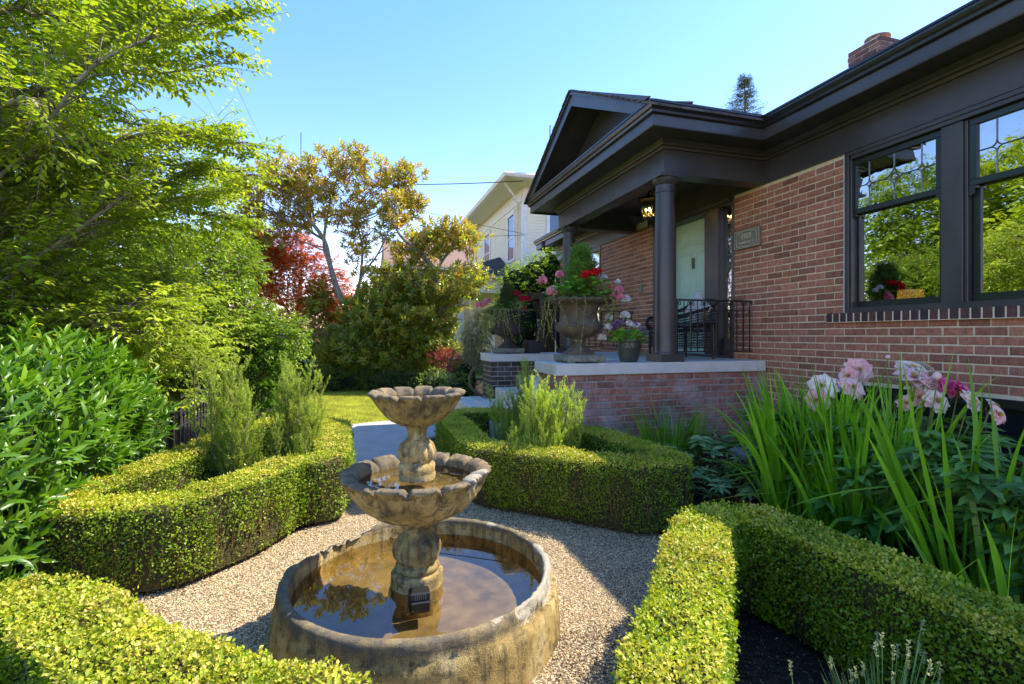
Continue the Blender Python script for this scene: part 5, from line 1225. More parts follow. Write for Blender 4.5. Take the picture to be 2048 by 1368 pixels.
# denser mid green tree behind it
t = thing('dogwood_tree', 'dense rounded green tree behind the rosemary left of the red maple', 'tree', (-2.6, 8.2, 0))
br, lf = MB(), MB(); LB = [limb(br, [(-2.6, 8.2, 0), (-2.55, 8.2, .7), (-2.6, 8.1, 1.5)], .09, .05)]
for e in ((-1.6, 7.9, 1.8), (-2.0, 7.2, 1.6), (-3.2, 7.4, 1.9), (-2.2, 8.8, 2.4), (-3.3, 8.8, 2.3), (-1.5, 8.3, 1.3)): LB.append(limb(br, [(-2.6, 8.2, .8), tuple((np.array(e)+np.array([-2.6, 8.2, 1.0]))/2), e], .04, .01, 6))
blobs = [((-2.7, 7.9, 1.9), (1.15, 1.0, .95)), ((-1.95, 7.7, 1.6), (.65, .75, .5)), ((-1.45, 8.0, 1.35), (.65, .7, .5)), ((-2.4, 7.3, 1.2), (.9, .7, .5)), ((-3.4, 8.2, 2.3), (1.1, 1.1, 1.1)), ((-2.3, 8.6, 2.5), (.8, .8, .6))]
crown(lf, br, LB, blobs, 520, .2, 9, .06, .032, droop=.35, connect=.04, shell=.55, upb=.05, holes=.2, hs=2)
lf.build('crown', M['midgreen'], t, True); br.build('trunk', M['bark'], t, True)

# magnolias
def magnolia(label, base, limbs, blobs, dens, seed, rs=.13, holes=.35):
    t = thing('magnolia_tree', label, 'tree', base, 'bronze leaved magnolias by the far fence'); br, lf = MB(), MB(); LB = []
    for pts, r0, r1 in limbs: LB.append(limb(br, pts, r0, r1, 7))
    blobs = [(c_, tuple(np.array(r_)*1.13)) for c_, r_ in blobs]; P, Nn = ell_points(blobs, dens, .75)
    v = np.array([mnoise.noise(Vector((p[0]*2.3+seed, p[1]*2.3, p[2]*2.3))) for p in P]); k = v > holes-.45; P, Nn = P[k], Nn[k]
    LP = np.concatenate(LB); m = len(P)
    for a in P[rng.random(m) < .2]:
        d = np.linalg.norm(LP-a, axis=1)
        if d.min() > .75 or seed == 3: continue
        b = LP[np.argmin(d+2*np.maximum(0, LP[:, 2]-(a[2]-.5*d)))]; L_ = np.linalg.norm(a-b); br.tube(arc(b, b+(a-b)*.4+rdir(1)[0]*.1*L_, b+(a-b)*.75+rdir(1)[0]*.08*L_+np.array([0, 0, .05]), a, n=3), np.linspace(.014*min(1.3, L_+.4), .004, 10), 4)
    D = norm(Nn*.6+rdir(m)*.5+np.array([0, 0, .55])); nl = 11
    side = norm(np.cross(D, rdir(m))); U = np.cross(side, D); ph = (np.arange(nl)*2.4)[None]+rng.uniform(0, 6.28, (m, 1)); ti = np.linspace(0, 1, nl)
    rad = side[:, None]*np.cos(ph)[..., None]+U[:, None]*np.sin(ph)[..., None]
    pos = P[:, None]+D[:, None]*(ti*.14)[None, :, None]; Dl = rad*(1.05-.5*ti)[None, :, None]+D[:, None]*(.25+.75*ti)[None, :, None]; Nl = D[:, None]-rad*.6+rng.normal(0, .25, (m, nl, 3))
    sz = rng.uniform(.75, 1.15, (m, nl)); hgt = np.clip((P[:, 2]-1.0)/3.5, 0, 1)[:, None]
    rn = np.clip(.2+rng.random((m, 1))*.38+hgt*.32+rng.normal(0, .13, (m, nl)), 0, 1)
    leaves(lf, pos.reshape(-1, 3), Dl.reshape(-1, 3), Nl.reshape(-1, 3), (sz*rs).ravel(), (sz*rs*.36).ravel(), 'leaf', rn.ravel())
    lf.build('crown', M['magnolia'], t, True); br.build('trunk', M['greybark'], t, True)
MS = 1.12
tA = 12.0*MS
A0 = Wp(712, 745, tA)
magnolia('left magnolia, tallest of the three, forked grey trunk under an open bronze crown', (A0[0], A0[1], 0), [
 ([(A0[0], A0[1], 0), Wp(700, 650, tA), Wp(675, 580, tA), Wp(660, 530, tA), Wp(648, 480, tA), Wp(610, 430, tA-.2), Wp(560, 380, tA-.3), Wp(500, 350, tA-.3)], .10, .02),
 ([Wp(660, 530, tA), Wp(648, 490, tA), Wp(655, 430, tA+.2), Wp(670, 370, tA+.3), Wp(690, 320, tA+.4)], .05, .015),
 ([Wp(705, 700, tA), Wp(715, 600, tA+.3), Wp(725, 500, tA+.5), Wp(712, 420, tA+.6), Wp(760, 360, tA+.8)], .05, .015),
 ([Wp(648, 480, tA), Wp(615, 455, tA+.4), Wp(590, 400, tA+.4), Wp(580, 350, tA+.5)], .04, .012),
 ([Wp(700, 650, tA), Wp(720, 560, tA-.4), Wp(760, 500, tA-.6), Wp(800, 400, tA-.5)], .04, .012)],
 [(Wp(700, 345, tA+.3), (.85, .8, .52)), (Wp(610, 375, tA), (.7, .8, .62)), (Wp(545, 345, tA-.2), (.62, .6, .50)), (Wp(775, 385, tA+.5), (.68, .7, .72)), (Wp(790, 450, tA+.2), (.45, .5, .5)), (Wp(690, 430, tA+.3), (.55, .6, .45)), (Wp(490, 400, tA-.4), (.45, .5, .55)), (Wp(640, 420, tA+.3), (.5, .5, .42)), (Wp(520, 470, tA), (.55, .6, .55)), (Wp(720, 330, tA), (.3, .4, .42)), (Wp(455, 370, tA-.5), (.4, .5, .4)), (Wp(640, 330, tA+.2), (.35, .4, .4)), (Wp(820, 350, tA+.4), (.35, .4, .35)), (Wp(830, 410, tA+.4), (.25, .4, .4)), (Wp(575, 440, tA), (.6, .5, .4)), (Wp(480, 470, tA-.2), (.5, .5, .4)), (Wp(718, 500, tA+.4), (.4, .4, .6)), (Wp(735, 570, tA+.3), (.4, .4, .35))], 120, 1)
tB = 11.0*1.18
B0 = Wp(872, 745, tB)
magnolia('right magnolia in front of the brown roofed house with a long bough leaning left', (B0[0], B0[1], 0), [
 ([(B0[0], B0[1], 0), Wp(868, 660, tB), Wp(866, 600, tB), Wp(870, 545, tB), Wp(835, 500, tB), Wp(800, 470, tB-.1), Wp(780, 420, tB)], .09, .03),
 ([Wp(870, 545, tB), Wp(885, 520, tB), Wp(905, 490, tB), Wp(890, 460, tB), Wp(905, 445, tB)], .05, .012),
 ([Wp(868, 600, tB), Wp(890, 565, tB-.2), Wp(930, 530, tB-.3), Wp(985, 540, tB-.4)], .03, .008)],
 [(Wp(900, 470, tB), (.62, .6, .28)), (Wp(860, 500, tB), (.4, .5, .4)), (Wp(950, 485, tB-.2), (.3, .4, .28)), (Wp(880, 590, tB), (.75, .7, .65)), (Wp(800, 560, tB), (.6, .7, .45)), (Wp(940, 560, tB-.3), (.45, .5, .4)), (Wp(880, 680, tB-.2), (.6, .6, .45)), (Wp(790, 430, tB+.2), (.35, .4, .45)), (Wp(760, 600, tB), (.5, .5, .4)), (Wp(815, 495, tB), (.35, .4, .35))], 165, 2)
C0 = Wp(760, 745, 13.11)
magnolia('low spreading magnolia thicket between the two taller magnolias', (C0[0], C0[1], 0), [([(C0[0], C0[1], 0), Wp(758, 680, 13.11), Wp(740, 620, 13.22)], .07, .03), ([Wp(758, 690, 13.11), Wp(800, 640, 12.99), Wp(830, 590, 12.88)], .04, .015)],
 [(Wp(790, 630, 12.99), (.9, .8, .70)), (Wp(720, 650, 13.22), (.5, .7, .6)), (Wp(840, 640, 12.77), (.7, .7, .6)), (Wp(660, 690, 13.33), (.4, .6, .4)), (Wp(740, 705, 12.77), (1.1, .6, .42)), (Wp(690, 720, 13.1), (.5, .5, .35)), (Wp(820, 720, 12.9), (.8, .5, .35)), (Wp(640, 620, 13.79), (.3, .4, .7)), (Wp(860, 700, 12.66), (.5, .5, .4))], 210, 3, .13, .1)

# red japanese maple behind
def simple_tree(name, label, base, limbs, blobs, dens, mat, leafL, leafW, Lt=.2, nl=8, tpl='leaf', cat='tree', group=None, bark='bark', holes=.2, hs=1.5, shell=.6, core=0, **k):
    t = thing(name, label, cat, base, group); br, lf = MB(), MB(); LB = [limb(br, *l, 6) for l in limbs] if limbs else []
    crown(lf, br, LB, blobs, dens, Lt, nl, leafL, leafW, tpl, connect=.06 if LB else 0, holes=holes, hs=hs, shell=shell, **k)
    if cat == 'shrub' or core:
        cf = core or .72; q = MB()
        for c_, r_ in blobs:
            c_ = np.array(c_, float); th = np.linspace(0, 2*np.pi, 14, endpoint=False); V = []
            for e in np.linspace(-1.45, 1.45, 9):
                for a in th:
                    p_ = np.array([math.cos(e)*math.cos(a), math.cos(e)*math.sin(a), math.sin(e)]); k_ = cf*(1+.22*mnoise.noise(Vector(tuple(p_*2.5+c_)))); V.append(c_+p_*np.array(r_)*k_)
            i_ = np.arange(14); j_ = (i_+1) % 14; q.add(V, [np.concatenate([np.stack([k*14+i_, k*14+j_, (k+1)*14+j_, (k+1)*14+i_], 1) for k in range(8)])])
        q.build('dark_core', M['darkinner'], t, True)  # dark solid core standing in for shade between the leaves
    lf.build('crown' if cat == 'tree' else 'foliage', M[mat], t, True)
    if br.n: br.build('trunk' if cat == 'tree' else 'stems', M[bark], t, True)
    return t
D0 = Wp(590, 720, 15.23)
simple_tree('japanese_maple', 'red and orange leaved maple behind the magnolia trunk', (D0[0], D0[1], 0), [([(D0[0], D0[1], 0), Wp(595, 640, 15.23), Wp(600, 560, 15.23)], .09, .04), ([Wp(595, 650, 15.23), Wp(550, 580, 15.12), Wp(530, 520, 15.01)], .05, .015)],
 [(Wp(590, 560, 14.45), (1.4, .9, 1.15)), (Wp(530, 530, 14.22), (1.0, .9, .8)), (Wp(650, 600, 14.22), (.9, .8, .9)), (Wp(575, 495, 14.22), (.8, .7, .4)), (Wp(690, 620, 14.45), (.6, .6, .5)), (Wp(480, 600, 14.56), (1.0, .9, 1.0)), (Wp(505, 515, 14.4), (1.0, .8, .8))], 260, 'maple', .09, .035, .22, 9, jit=.7)
E0_ = Wp(560, 735, 12.3)
simple_tree('laceleaf_maple', 'low brownish purple maple under the red one behind the rosemary', (E0_[0], E0_[1], 0), [([(E0_[0], E0_[1], 0), Wp(565, 680, 12.3), Wp(590, 660, 12.3)], .05, .02)],
 [(Wp(545, 665, 12.3), (.9, .7, .5)), (Wp(600, 675, 12.2), (.65, .6, .42)), (Wp(500, 650, 12.5), (.6, .6, .6))], 170, 'mapledark', .05, .014, .2, 9, droop=.5, holes=.1)
F0 = Wp(905, 735, 11.4)
simple_tree('laceleaf_maple', 'low crimson dissected maple in front of the neighbouring porch', (F0[0], F0[1], 0), [([(F0[0], F0[1], 0), Wp(905, 710, 11.4), Wp(915, 700, 11.4)], .03, .015)],
 [(Wp(905, 722, 11.4), (.30, .3, .22)), (Wp(930, 725, 11.2), (.2, .25, .2)), (Wp(885, 712, 11.6), (.25, .25, .18))], 330, 'maplecrim', .06, .012, .15, 9, droop=.6, holes=.05) if False else None
M['maplecrim'] = leafmat('crimson_laceleaf', [(0, (.10, .006, .008)), (.5, (.22, .015, .015)), (.85, (.42, .06, .06)), (1, (.6, .25, .25))], .4, .35, (1.8, .5, .4))
simple_tree('laceleaf_maple', 'low crimson dissected maple in front of the neighbouring porch', (F0[0], F0[1], 0), [([(F0[0], F0[1], 0), Wp(905, 710, 11.4), Wp(915, 700, 11.4)], .03, .015)],
 [(Wp(905, 722, 11.4), (.34, .3, .25)), (Wp(930, 725, 11.2), (.22, .25, .22)), (Wp(885, 710, 11.6), (.28, .25, .2))], 330, 'maplecrim', .06, .012, .15, 9, droop=.6, holes=.05)

# low hedge and mounds along the far side of the lawn
G1 = Wp(690, 765, 12.4)
simple_tree('low_shrub', 'light green low shrub row along the far edge of the lawn', (G1[0], 13.0, 0), None, [((-1.1, 13.15, .25), (.5, .4, .34)), ((-.6, 13.1, .25), (.5, .4, .32)), ((-.1, 13.05, .25), (.5, .4, .32)), ((.2, 13.0, .22), (.3, .4, .28))], 1300, 'shrub', .035, .014, .09, 8, cat='shrub', holes=.05, shell=.4, upb=.6)
simple_tree('low_shrub', 'dark green clipped mound at the far end of the lawn before the red maple', (.95, 12.4, 0), None, [((.75, 12.4, .2), (.55, .4, .34)), ((1.25, 12.3, .2), (.5, .4, .36)), ((1.55, 12.2, .15), (.3, .35, .28))], 1600, 'darkshrub', .025, .012, .06, 8, cat='shrub', holes=.02, shell=.3, upb=.7)
simple_tree('low_shrub', 'greyish loose shrub at the left end of the lawn row', (-1.9, 13.0, 0), None, [((-1.8, 12.9, .3), (.6, .5, .42)), ((-2.5, 12.6, .35), (.6, .6, .5))], 700, 'rosemary', .03, .006, .12, 14, cat='shrub', holes=.1, flat=False, upb=.5)
simple_tree('low_shrub', 'dark shrub mass under the magnolias behind the lawn row', (-.4, 14.2, 0), None, [((-2.0, 14.2, .45), (1.0, .5, .45)), ((-.6, 14.3, .35), (1.0, .5, .38)), ((.8, 14.0, .35), (.9, .5, .38))], 420, 'darkshrub', .05, .02, .12, 8, cat='shrub', holes=.1)
simple_tree('flowering_shrub', 'rounded shrub with tiny leaves at the corner of the brick stair wall', (1.75, 9.0, 0), None, [((1.65, 9.1, .3), (.35, .35, .4)), ((1.35, 9.8, .3), (.4, .4, .45)), ((1.9, 9.6, .5), (.3, .3, .5))], 900, 'midgreen', .03, .016, .08, 7, cat='shrub', holes=.05)
simple_tree('ground_cover', 'low creeping green plant beside the path below the stair wall', (1.1, 8.9, 0), None, [((1.15, 8.95, .05), (.35, .3, .12)), ((1.5, 9.3, .05), (.3, .4, .12))], 500, 'darkshrub', .02, .01, .05, 7, cat='plant', holes=0)
# weeping pine by the stair wall
H0 = (1.22, 9.0, 0)
t = thing('weeping_pine', 'weeping pale green pine with a crooked bare stem left of the stair wall', 'tree', H0); br, lf = MB(), MB()
L0 = limb(br, [Wp(985, 800, 9.0), Wp(960, 790, 9.0), Wp(940, 770, 9.0), Wp(943, 745, 9.0), Wp(958, 725, 9.0), Wp(962, 680, 9.0), Wp(955, 640, 9.0)], .035, .02)
LB = [L0]
crown(lf, br, LB, [(Wp(955, 660, 9.0), (.28, .3, .38)), (Wp(965, 705, 8.9), (.22, .25, .3)), (Wp(945, 690, 9.1), (.18, .2, .3)), (Wp(965, 630, 9.0), (0.25, .25, .22))], 1300, .12, 16, .055, .003, 'dia', droop=.9, flat=False, upb=-.6, connect=.12)
lf.build('crown', M['bluepine'], t); br.build('trunk', M['bark'], t, True)
# climbing shrub on the wooden arbour
t = thing('wooden_arbour', 'weathered brown timber posts and crossbeam behind the mailbox', 'arbour', (3.0, 9.9, 0)); 
for k, px in enumerate((1085, 1095, 1104)):
    p = W(px, 713, 9.2+.15*k); q = MB(); q.box(p[0]-.045, p[0]+.045, p[1]-.045, p[1]+.045, 0, 2.15-.05*k, .006); q.build('post', M['wood'], t)
p = W(1075, 592, 9.3); p2 = W(1125, 592, 9.3); q = MB(); q.box(p[0]-.1, p2[0]+.3, p[1]-.06, p[1]+.06, 2.05, 2.17, .01); q.box(p[0]-.14, p[0]+.1, p[1]+.08, p[1]+.16, 1.7, 2.2, .01); q.build('crossbeam', M['wood'], t)
p = W(1055, 560, 9.6)
simple_tree('climbing_shrub', 'bright yellow green leafy climber piled on the wooden arbour', (p[0], p[1], 0), [([(p[0]+.2, p[1], 0), (p[0]+.2, p[1], 1.2), (p[0]+.1, p[1], 2.3)], .05, .02)],
 [(Wp(1035, 565, 9.6), (.38, .4, .32)), (Wp(1075, 555, 9.6), (.42, .4, .42)), (Wp(1100, 535, 9.7), (.25, .3, .35)), (Wp(1020, 590, 9.7), (.22, .3, .2))], 420, 'vinelit', .05, .026, .14, 7, cat='shrub', holes=.05)
p = W(1050, 650, 9.4)
simple_tree('leafy_shrub', 'thin leafy shrub rising behind the far urn and mailbox', (p[0], p[1], 0), [([(p[0], p[1], 0), (p[0], p[1], .9), (p[0]+.05, p[1], 1.7)], .02, .008)], [(Wp(1055, 640, 9.4), (.22, .25, .5)), (Wp(1040, 690, 9.3), (.15, .2, .25)), (Wp(1065, 690, 9.5), (.2, .2, .25)), (Wp(1025, 660, 9.8), (.3, .3, .5)), (Wp(990, 640, 10), (.25, .3, .4)), (Wp(1065, 610, 9.7), (.25, .3, .3))], 330, 'midgreen', .04, .02, .12, 6, cat='shrub', holes=.25)

# ================================================================ PORCH PLANTERS
def urn(label, base, mat):
    x, y, z = base; t = thing('garden_urn', label, 'urn', base, 'stone urns flanking the porch steps')
    q = MB(); q.box(x-.215, x+.215, y-.215, y+.215, z+.012, z+.085, .012)
    for sx in (-1, 1):
        for sy in (-1, 1): q.box(x+sx*.17-.035, x+sx*.17+.035, y+sy*.17-.035, y+sy*.17+.035, z, z+.014)
    q.build('plinth', M['lichen'], t)
    pr = [(.165, .085), (.17, .10), (.165, .112), (.15, .118), (.13, .13), (.095, .165), (.07, .195), (.06, .21), (.075, .218), (.08, .228), (.072, .238), (.075, .25), (.11, .265), (.17, .29), (.225, .325), (.252, .362), (.258, .385), (.262, .395), (.252, .402), (.243, .41), (.215, .44), (.2, .48), (.195, .53), (.205, .575), (.225, .605), (.26, .625), (.32, .64), (.352, .655), (.36, .67), (.345, .682), (.30, .68), (.26, .67), (.2, .65), (.01, .64)]
    def f(k, rr, zz, th):
        r0, z0 = pr[k]
        if .255 < z0 < .39: rr = rr*(1-.035*(1-np.abs(np.cos(14*th))))
        if .63 < z0 < .684 and r0 > .3: rr = rr*(1+.02*np.cos(24*th)); zz = zz+.006*np.cos(24*th)
        if .13 <= z0 <= .195: rr = rr*(1-.03*(1-np.abs(np.cos(12*th))))
        return rr, zz
    q = MB(); q.lathe(pr, base, 112, f, cap=False); q.build('bowl', M[mat], t, True, 50)
    q = MB(); q.lathe([(.265, .672), (.001, .70)], base, 24, cap=False); q.build('potting_soil', M['soil'], t)
    return t
U1, U2 = (2.25, 5.02, SLAB), (2.25, 7.78, SLAB)
urn('large mossy stone urn on the near porch corner overflowing with plants', U1, 'urnstone')
urn('dark stone urn on the far stair wall beside the black mailbox', U2, 'urndark')

def petals(mb, c, r, n, ps, up=.2):                    # a rounded head of many little petals
    d = rdir(n); d[:, 2] = np.abs(d[:, 2])*1.1-.25; d = norm(d); P = np.array(c)+d*r*.75
    leaves(mb, P, norm(d*.6+rdir(n)*.8), d, rng.uniform(.7, 1.1, n)*ps, rng.uniform(.8, 1.1, n)*ps*.9, 'round')
def geranium(label, base, heads, mat, nleaf=60, spread=.12, leafs=.05, pet=.022, zl=.12):
    t = thing('geranium', label, 'geranium', base); b = np.array(base); st, lf = MB(), MB()
    n = nleaf; a = rng.uniform(0, 6.28, n); r_ = spread*np.sqrt(rng.random(n)); P = b+np.stack([r_*np.cos(a), r_*np.sin(a), rng.uniform(.01, zl, n)], 1)
    o_ = np.stack([np.cos(a), np.sin(a), np.zeros(n)], 1); leaves(lf, P, o_+rdir(n)*.5, norm(np.array([0, 0, 1.])+rdir(n)*.45), rng.uniform(.7, 1.2, n)*leafs, leafs*.95, 'round')
    for i in range(0, n, 3): st.tube([b+np.array([0, 0, -.02]), (b+P[i])/2+np.array([0, 0, .01]), P[i]], .0018, 4)
    for (hx, hy, hz, r) in heads:
        e = b+np.array([hx, hy, hz]); st.tube(arc(b, (b+e)/2+np.array([0, 0, .03]), e, n=4), .0025, 5)
        h = MB(); petals(h, e, r, int(120*(r/.04)**1.5), pet); h.build('flower_head', M[mat], t)
    lf.build('foliage', M['geraniumleaf'], t); st.build('stems', M['vine'], t)
def at_urn(U, px, py, dt=0.0):                          # point near an urn's planting seen at that pixel
    c = U; tt = SS*c[0]+CC*c[1]+dt; return W(px, py, tt)
def heads(U, base, lst): return [(*(at_urn(U, px, py, dt)-np.array(base)), r*1.22) for px, py, dt, r in lst]
zr = SLAB+.69
b = (2.28, 4.98, zr); geranium('red geranium with a wide scarlet cluster in the middle of the near urn', b, heads(U1, b, [(1172, 552, -.05, .05), (1188, 547, -.05, .045), (1195, 543, 0, .035), (1186, 564, -.05, .032), (1164, 556, -.05, .035)]), 'redpet', 200, .26, zl=.2)
b = (2.05, 5.0, zr); geranium('pale pink geranium leaning out to the left of the near urn', b, heads(U1, b, [(1085, 562, 0, .045), (1104, 585, -.1, .052), (1119, 550, .05, .036)]), 'pinkpet', 60, .16, zl=.12)
b = (2.48, 4.95, zr); geranium('pink geranium spilling over the right rim of the near urn', b, heads(U1, b, [(1217, 572, 0, .028), (1223, 590, -.05, .032), (1238, 580, -.05, .04), (1241, 594, -.05, .038), (1199, 577, 0, .02)]), 'pinkpet', 60, .15, zl=.10)
b = (2.56, 5.05, zr-.02); geranium('white geranium hanging beyond the right side of the near urn', b, heads(U1, b, [(1208, 556, .1, .028), (1236, 564, .1, .02), (1252, 600, .0, .042), (1250, 632, .05, .045), (1218, 636, .05, .035), (1216, 655, 0, .032), (1204, 676, 0, .034)]), 'whitepet', 40, .12, zl=.05)
b = (2.15, 7.8, zr); geranium('pink geranium at the left of the far urn', b, heads(U2, b, [(968, 608, -.1, .05), (958, 612, -.1, .05), (975, 603, -.1, .04)]), 'pinkpet', 60, .16)
b = (2.4, 7.8, zr); geranium('crimson geranium at the right of the far urn', b, heads(U2, b, [(1034, 588, 0, .052), (1048, 599, 0, .055), (1042, 598, .05, .045), (1055, 600, .02, .05), (1048, 620, -.1, .038)]), 'crimson', 80, .2, zl=.18)

def fanconifer(label, base, h, r, n=900, mat='conifer', seed=1, shape=0.5):
    t = thing('dwarf_conifer', label, 'conifer', base); lf, br = MB(), MB(); b = np.array(base)
    rs = random.Random(seed*7+int(h*100)); lobes = [(np.array([rs.uniform(-.5, .5)*r*(1-f), rs.uniform(-.5, .5)*r*(1-f), h*(.12+.78*f)]), r*rs.uniform(.42, .62)*(1.15-.65*f)) for f in [k/10 for k in range(11)]]
    Pl, Dl_ = [], []
    for c_, r_ in lobes:
        d_ = rdir(n//11); Pl.append(b+c_+d_*np.array([1.15, 1.15, 1.0])*(r_*rng.uniform(.5, 1.05, (n//11, 1)))); Dl_.append(d_*.7+np.array([0, 0, .55])+rdir(n//11)*.4)
    P = np.concatenate(Pl); D = norm(np.concatenate(Dl_))
    twigs_leaves(lf, br, P, D, r*.35, 9, .022*r/.2, .009*r/.2, 'dia', .0, True, spread=.7, up=(.3, .2, .8)); br.tube([b, b+np.array([0, 0, h*.9])], [.015, .004], 6)
    lf.build('foliage', M[mat], t); br.build('stem', M['bark'], t)
fanconifer('bright green fan leaved dwarf conifer standing in the near urn', (2.33, 5.12, zr-.02), .56, .24, 1500, shape=.5)
fanconifer('dark rounded dwarf conifer standing in the far urn', (2.27, 7.85, zr-.02), .40, .20, 900, 'darkshrub', shape=.25)

def trailing(label, U, n, zlen, mat='vine', side=None, seed=0):
    t = thing('trailing_vine', label, 'trailing plant', (U[0], U[1], U[2]+.68)); st, lf = MB(), MB(); PP, DD = [], []
    for k in range(n):
        a = random.uniform(0, 6.28) if side is None else random.gauss(side[0], side[1]); L_ = zlen*random.uniform(.12, 1.0)**1.3
        r0, r1 = .22, .37+random.uniform(0, .05); c = np.array([math.cos(a), math.sin(a), 0]); u = np.array(U)+np.array([0, 0, .69])
        sw = random.gauss(0, .09); s2 = np.array([-c[1], c[0], 0])
        pts = [u+c*r0, u+c*(r1-.04)+np.array([0, 0, .01]), u+c*r1+np.array([0, 0, -.06])]
        for j in range(1, 5): pts.append(u+c*(r1+.01*j*random.uniform(-1.0, .8))+s2*sw*j*.5+np.array([0, 0, -.06-L_*j/4]))
        C_ = arc(*pts, n=5); st.tube(C_, .0016, 4)
        m = int(L_*110)+12; idx = rng.uniform(0, len(C_)-1.01, m); i0 = idx.astype(int); f = (idx-i0)[:, None]; PP.append(C_[i0]*(1-f)+C_[i0+1]*f)
    P = np.concatenate(PP); m = len(P); leaves(lf, P, norm(rdir(m)+np.array([0, 0, -.2])), rdir(m), rng.uniform(.010, .022, m), .013, 'dia')
    lf.build('foliage', M[mat], t); st.build('stems', M[mat], t)
trailing('wiry yellow green vine trailing in long strands down the near urn', U1, 40, .52)
trailing('thick curtain of small leaved vine hiding the left half of the far urn', U2, 60, .46, side=(3.7, .9))
def mossrim(U, a0, a1, label):
    n = 3500; a = rng.uniform(a0, a1, n); r_ = rng.uniform(.27, .365, n); P = np.stack([U[0]+r_*np.cos(a), U[1]+r_*np.sin(a), U[2]+.672+rng.random(n)*.025], 1)
    q = MB(); leaves(q, P, norm(rdir(n)+np.array([0, 0, .7])), rdir(n), .014, .005, 'dia'); tag(q.build('rim_moss', M['moss']), label, 'moss')
mossrim(U1, -1.2, .7, 'cushion of rusty green moss on the right rim of the near urn'); mossrim(U2, 0, 6.28, 'ring of dull brown green moss over the rim of the far urn')

# glazed pot with petunias
pc = (2.80, 4.92, SLAB)
t = thing('plant_pot', 'dark glazed pot with an embossed band beside the near column', 'pot', pc)
pr = [(.085, 0), (.095, .01), (.115, .09), (.128, .15), (.132, .152), (.134, .195), (.132, .2), (.133, .215), (.146, .222), (.15, .235), (.147, .247), (.135, .248), (.125, .23), (.01, .22)]
def f(k, rr, zz, th):
    if 3 < k < 6: rr = rr*(1+.012*np.sin(18*th))
    return rr, zz
q = MB(); q.lathe(pr, pc, 72, f); q.build('body', M['potglaze'], t, True, 40)
q = MB()
for k in range(9):
    a = k*2*math.pi/9; P_ = [(pc[0]+.136*math.cos(a+u*.3), pc[1]+.136*math.sin(a+u*.3), pc[2]+.173+.014*math.sin(u*6.28)) for u in np.linspace(-1, 1, 14)]; q.tube(P_, .004, 5)
q.build('embossed_band', M['potglaze'], t, True)
t = thing('petunia', 'leafy light green plant with white and purple blooms in the glazed pot', 'flowers', (pc[0], pc[1], SLAB+.23)); lf, st = MB(), MB()
n = 150; a = rng.uniform(0, 6.28, n); r_ = .17*np.sqrt(rng.random(n)); P = np.stack([pc[0]-.02+r_*np.cos(a), pc[1]+r_*np.sin(a), SLAB+.24+rng.random(n)*.12-r_*.2], 1); o_ = np.stack([np.cos(a), np.sin(a), np.zeros(n)], 1)
leaves(lf, P, o_+rdir(n)*.5+np.array([0, 0, .2]), norm(np.array([0, 0, 1.])+rdir(n)*.5), rng.uniform(.05, .085, n), .045, 'round'); lf.build('foliage', M['geraniumleaf'], t, True)
for i in range(0, n, 3): st.tube([(pc[0], pc[1], SLAB+.22), P[i]], .002, 4)
st.build('stems', M['vine'], t)
for (px, py, r, mt) in ((1232, 648, .032, 'purplepet'), (1243, 645, .03, 'purplepet'), (1228, 655, .025, 'purplepet'), (1270, 650, .03, 'purplepet'), (1258, 647, .03, 'whitepet'), (1274, 651, .025, 'whitepet'), (1263, 650, .025, 'whitepet'), (1285, 660, .04, 'duskpet'), (1290, 668, .03, 'duskpet')):
    if mt == 'duskpet' and mt not in M: M[mt] = petalmat('dusky_petal', (.1, .08, .14), (.22, .2, .28), (.4, .38, .42))
    c = W(px, py, SS*pc[0]+CC*pc[1]); h = MB(); petals(h, c, r, 40, .024); h.build('flower_head', M[mt], t)

# mailbox
mx_, my_ = 2.62, 7.72
t = thing('mailbox', 'small dark arched mailbox standing on the far stair wall beside the urn', 'mailbox', (mx_, my_, SLAB))
pf = [(-.09, 0), (.09, 0), (.09, .13)]+[(.09*math.cos(a), .13+.08*math.sin(a)) for a in np.linspace(.2, math.pi-.2, 9)]+[(-.09, .13)]
q = MB(); q.prism([(mx_+a, SLAB+b) for a, b in pf], 'y', my_-.16, my_+.2); q.build('body', M['urndark'], t)
q = MB(); q.prism([(mx_+a*1.05, SLAB+b*1.02) for a, b in pf], 'y', my_-.175, my_-.161); q.box(mx_-.01, mx_+.01, my_-.19, my_-.176, SLAB+.17, SLAB+.19); q.build('door', M['iron'], t)

# ================================================================ HOUSE BED PLANTS
def iris(label, base, n, h, spread, seed, w_=.027, lean=0.2, group='clumps of sword leaved iris'):
    t = thing('iris_clump', label, 'iris', base, group); b = np.array(base); lf = MB()
    a = rng.uniform(0, 6.28, n); r_ = spread*np.sqrt(rng.random(n)); P = b+np.stack([r_*np.cos(a)*1.3, r_*np.sin(a), np.zeros(n)], 1)
    D = norm(np.stack([np.cos(a)*rng.uniform(0, lean, n), np.sin(a)*rng.uniform(0, lean, n), np.ones(n)], 1)+rng.normal(0, .07, (n, 3)))
    kink = np.where(rng.random(n) < .12, rng.integers(3, 7, n), -1); L_ = h*rng.beta(4, 1.6, n)*1.12
    sd = norm(np.stack([np.cos(rng.uniform(-.9, .9, n)-.2), np.sin(rng.uniform(-.9, .9, n)-.2), np.zeros(n)], 1))
    ribbons(lf, P, D, L_, w_*rng.uniform(.6, 1.1, n), rng.uniform(.0, .28, n)*np.where(rng.random(n) < .2, 3, 1), nseg=10, kink=kink, side=sd); lf.build('blades', M['iris'], t, True)
    return t
iris('tall dense sword leaved clump nearest the sunlit hedge end', (2.88, 2.66, .08), 230, 1.08, .22, 1)
iris('tall sword leaved clump in front of the pale pink blooms', (3.0, 2.32, .08), 210, 1.12, .22, 2)
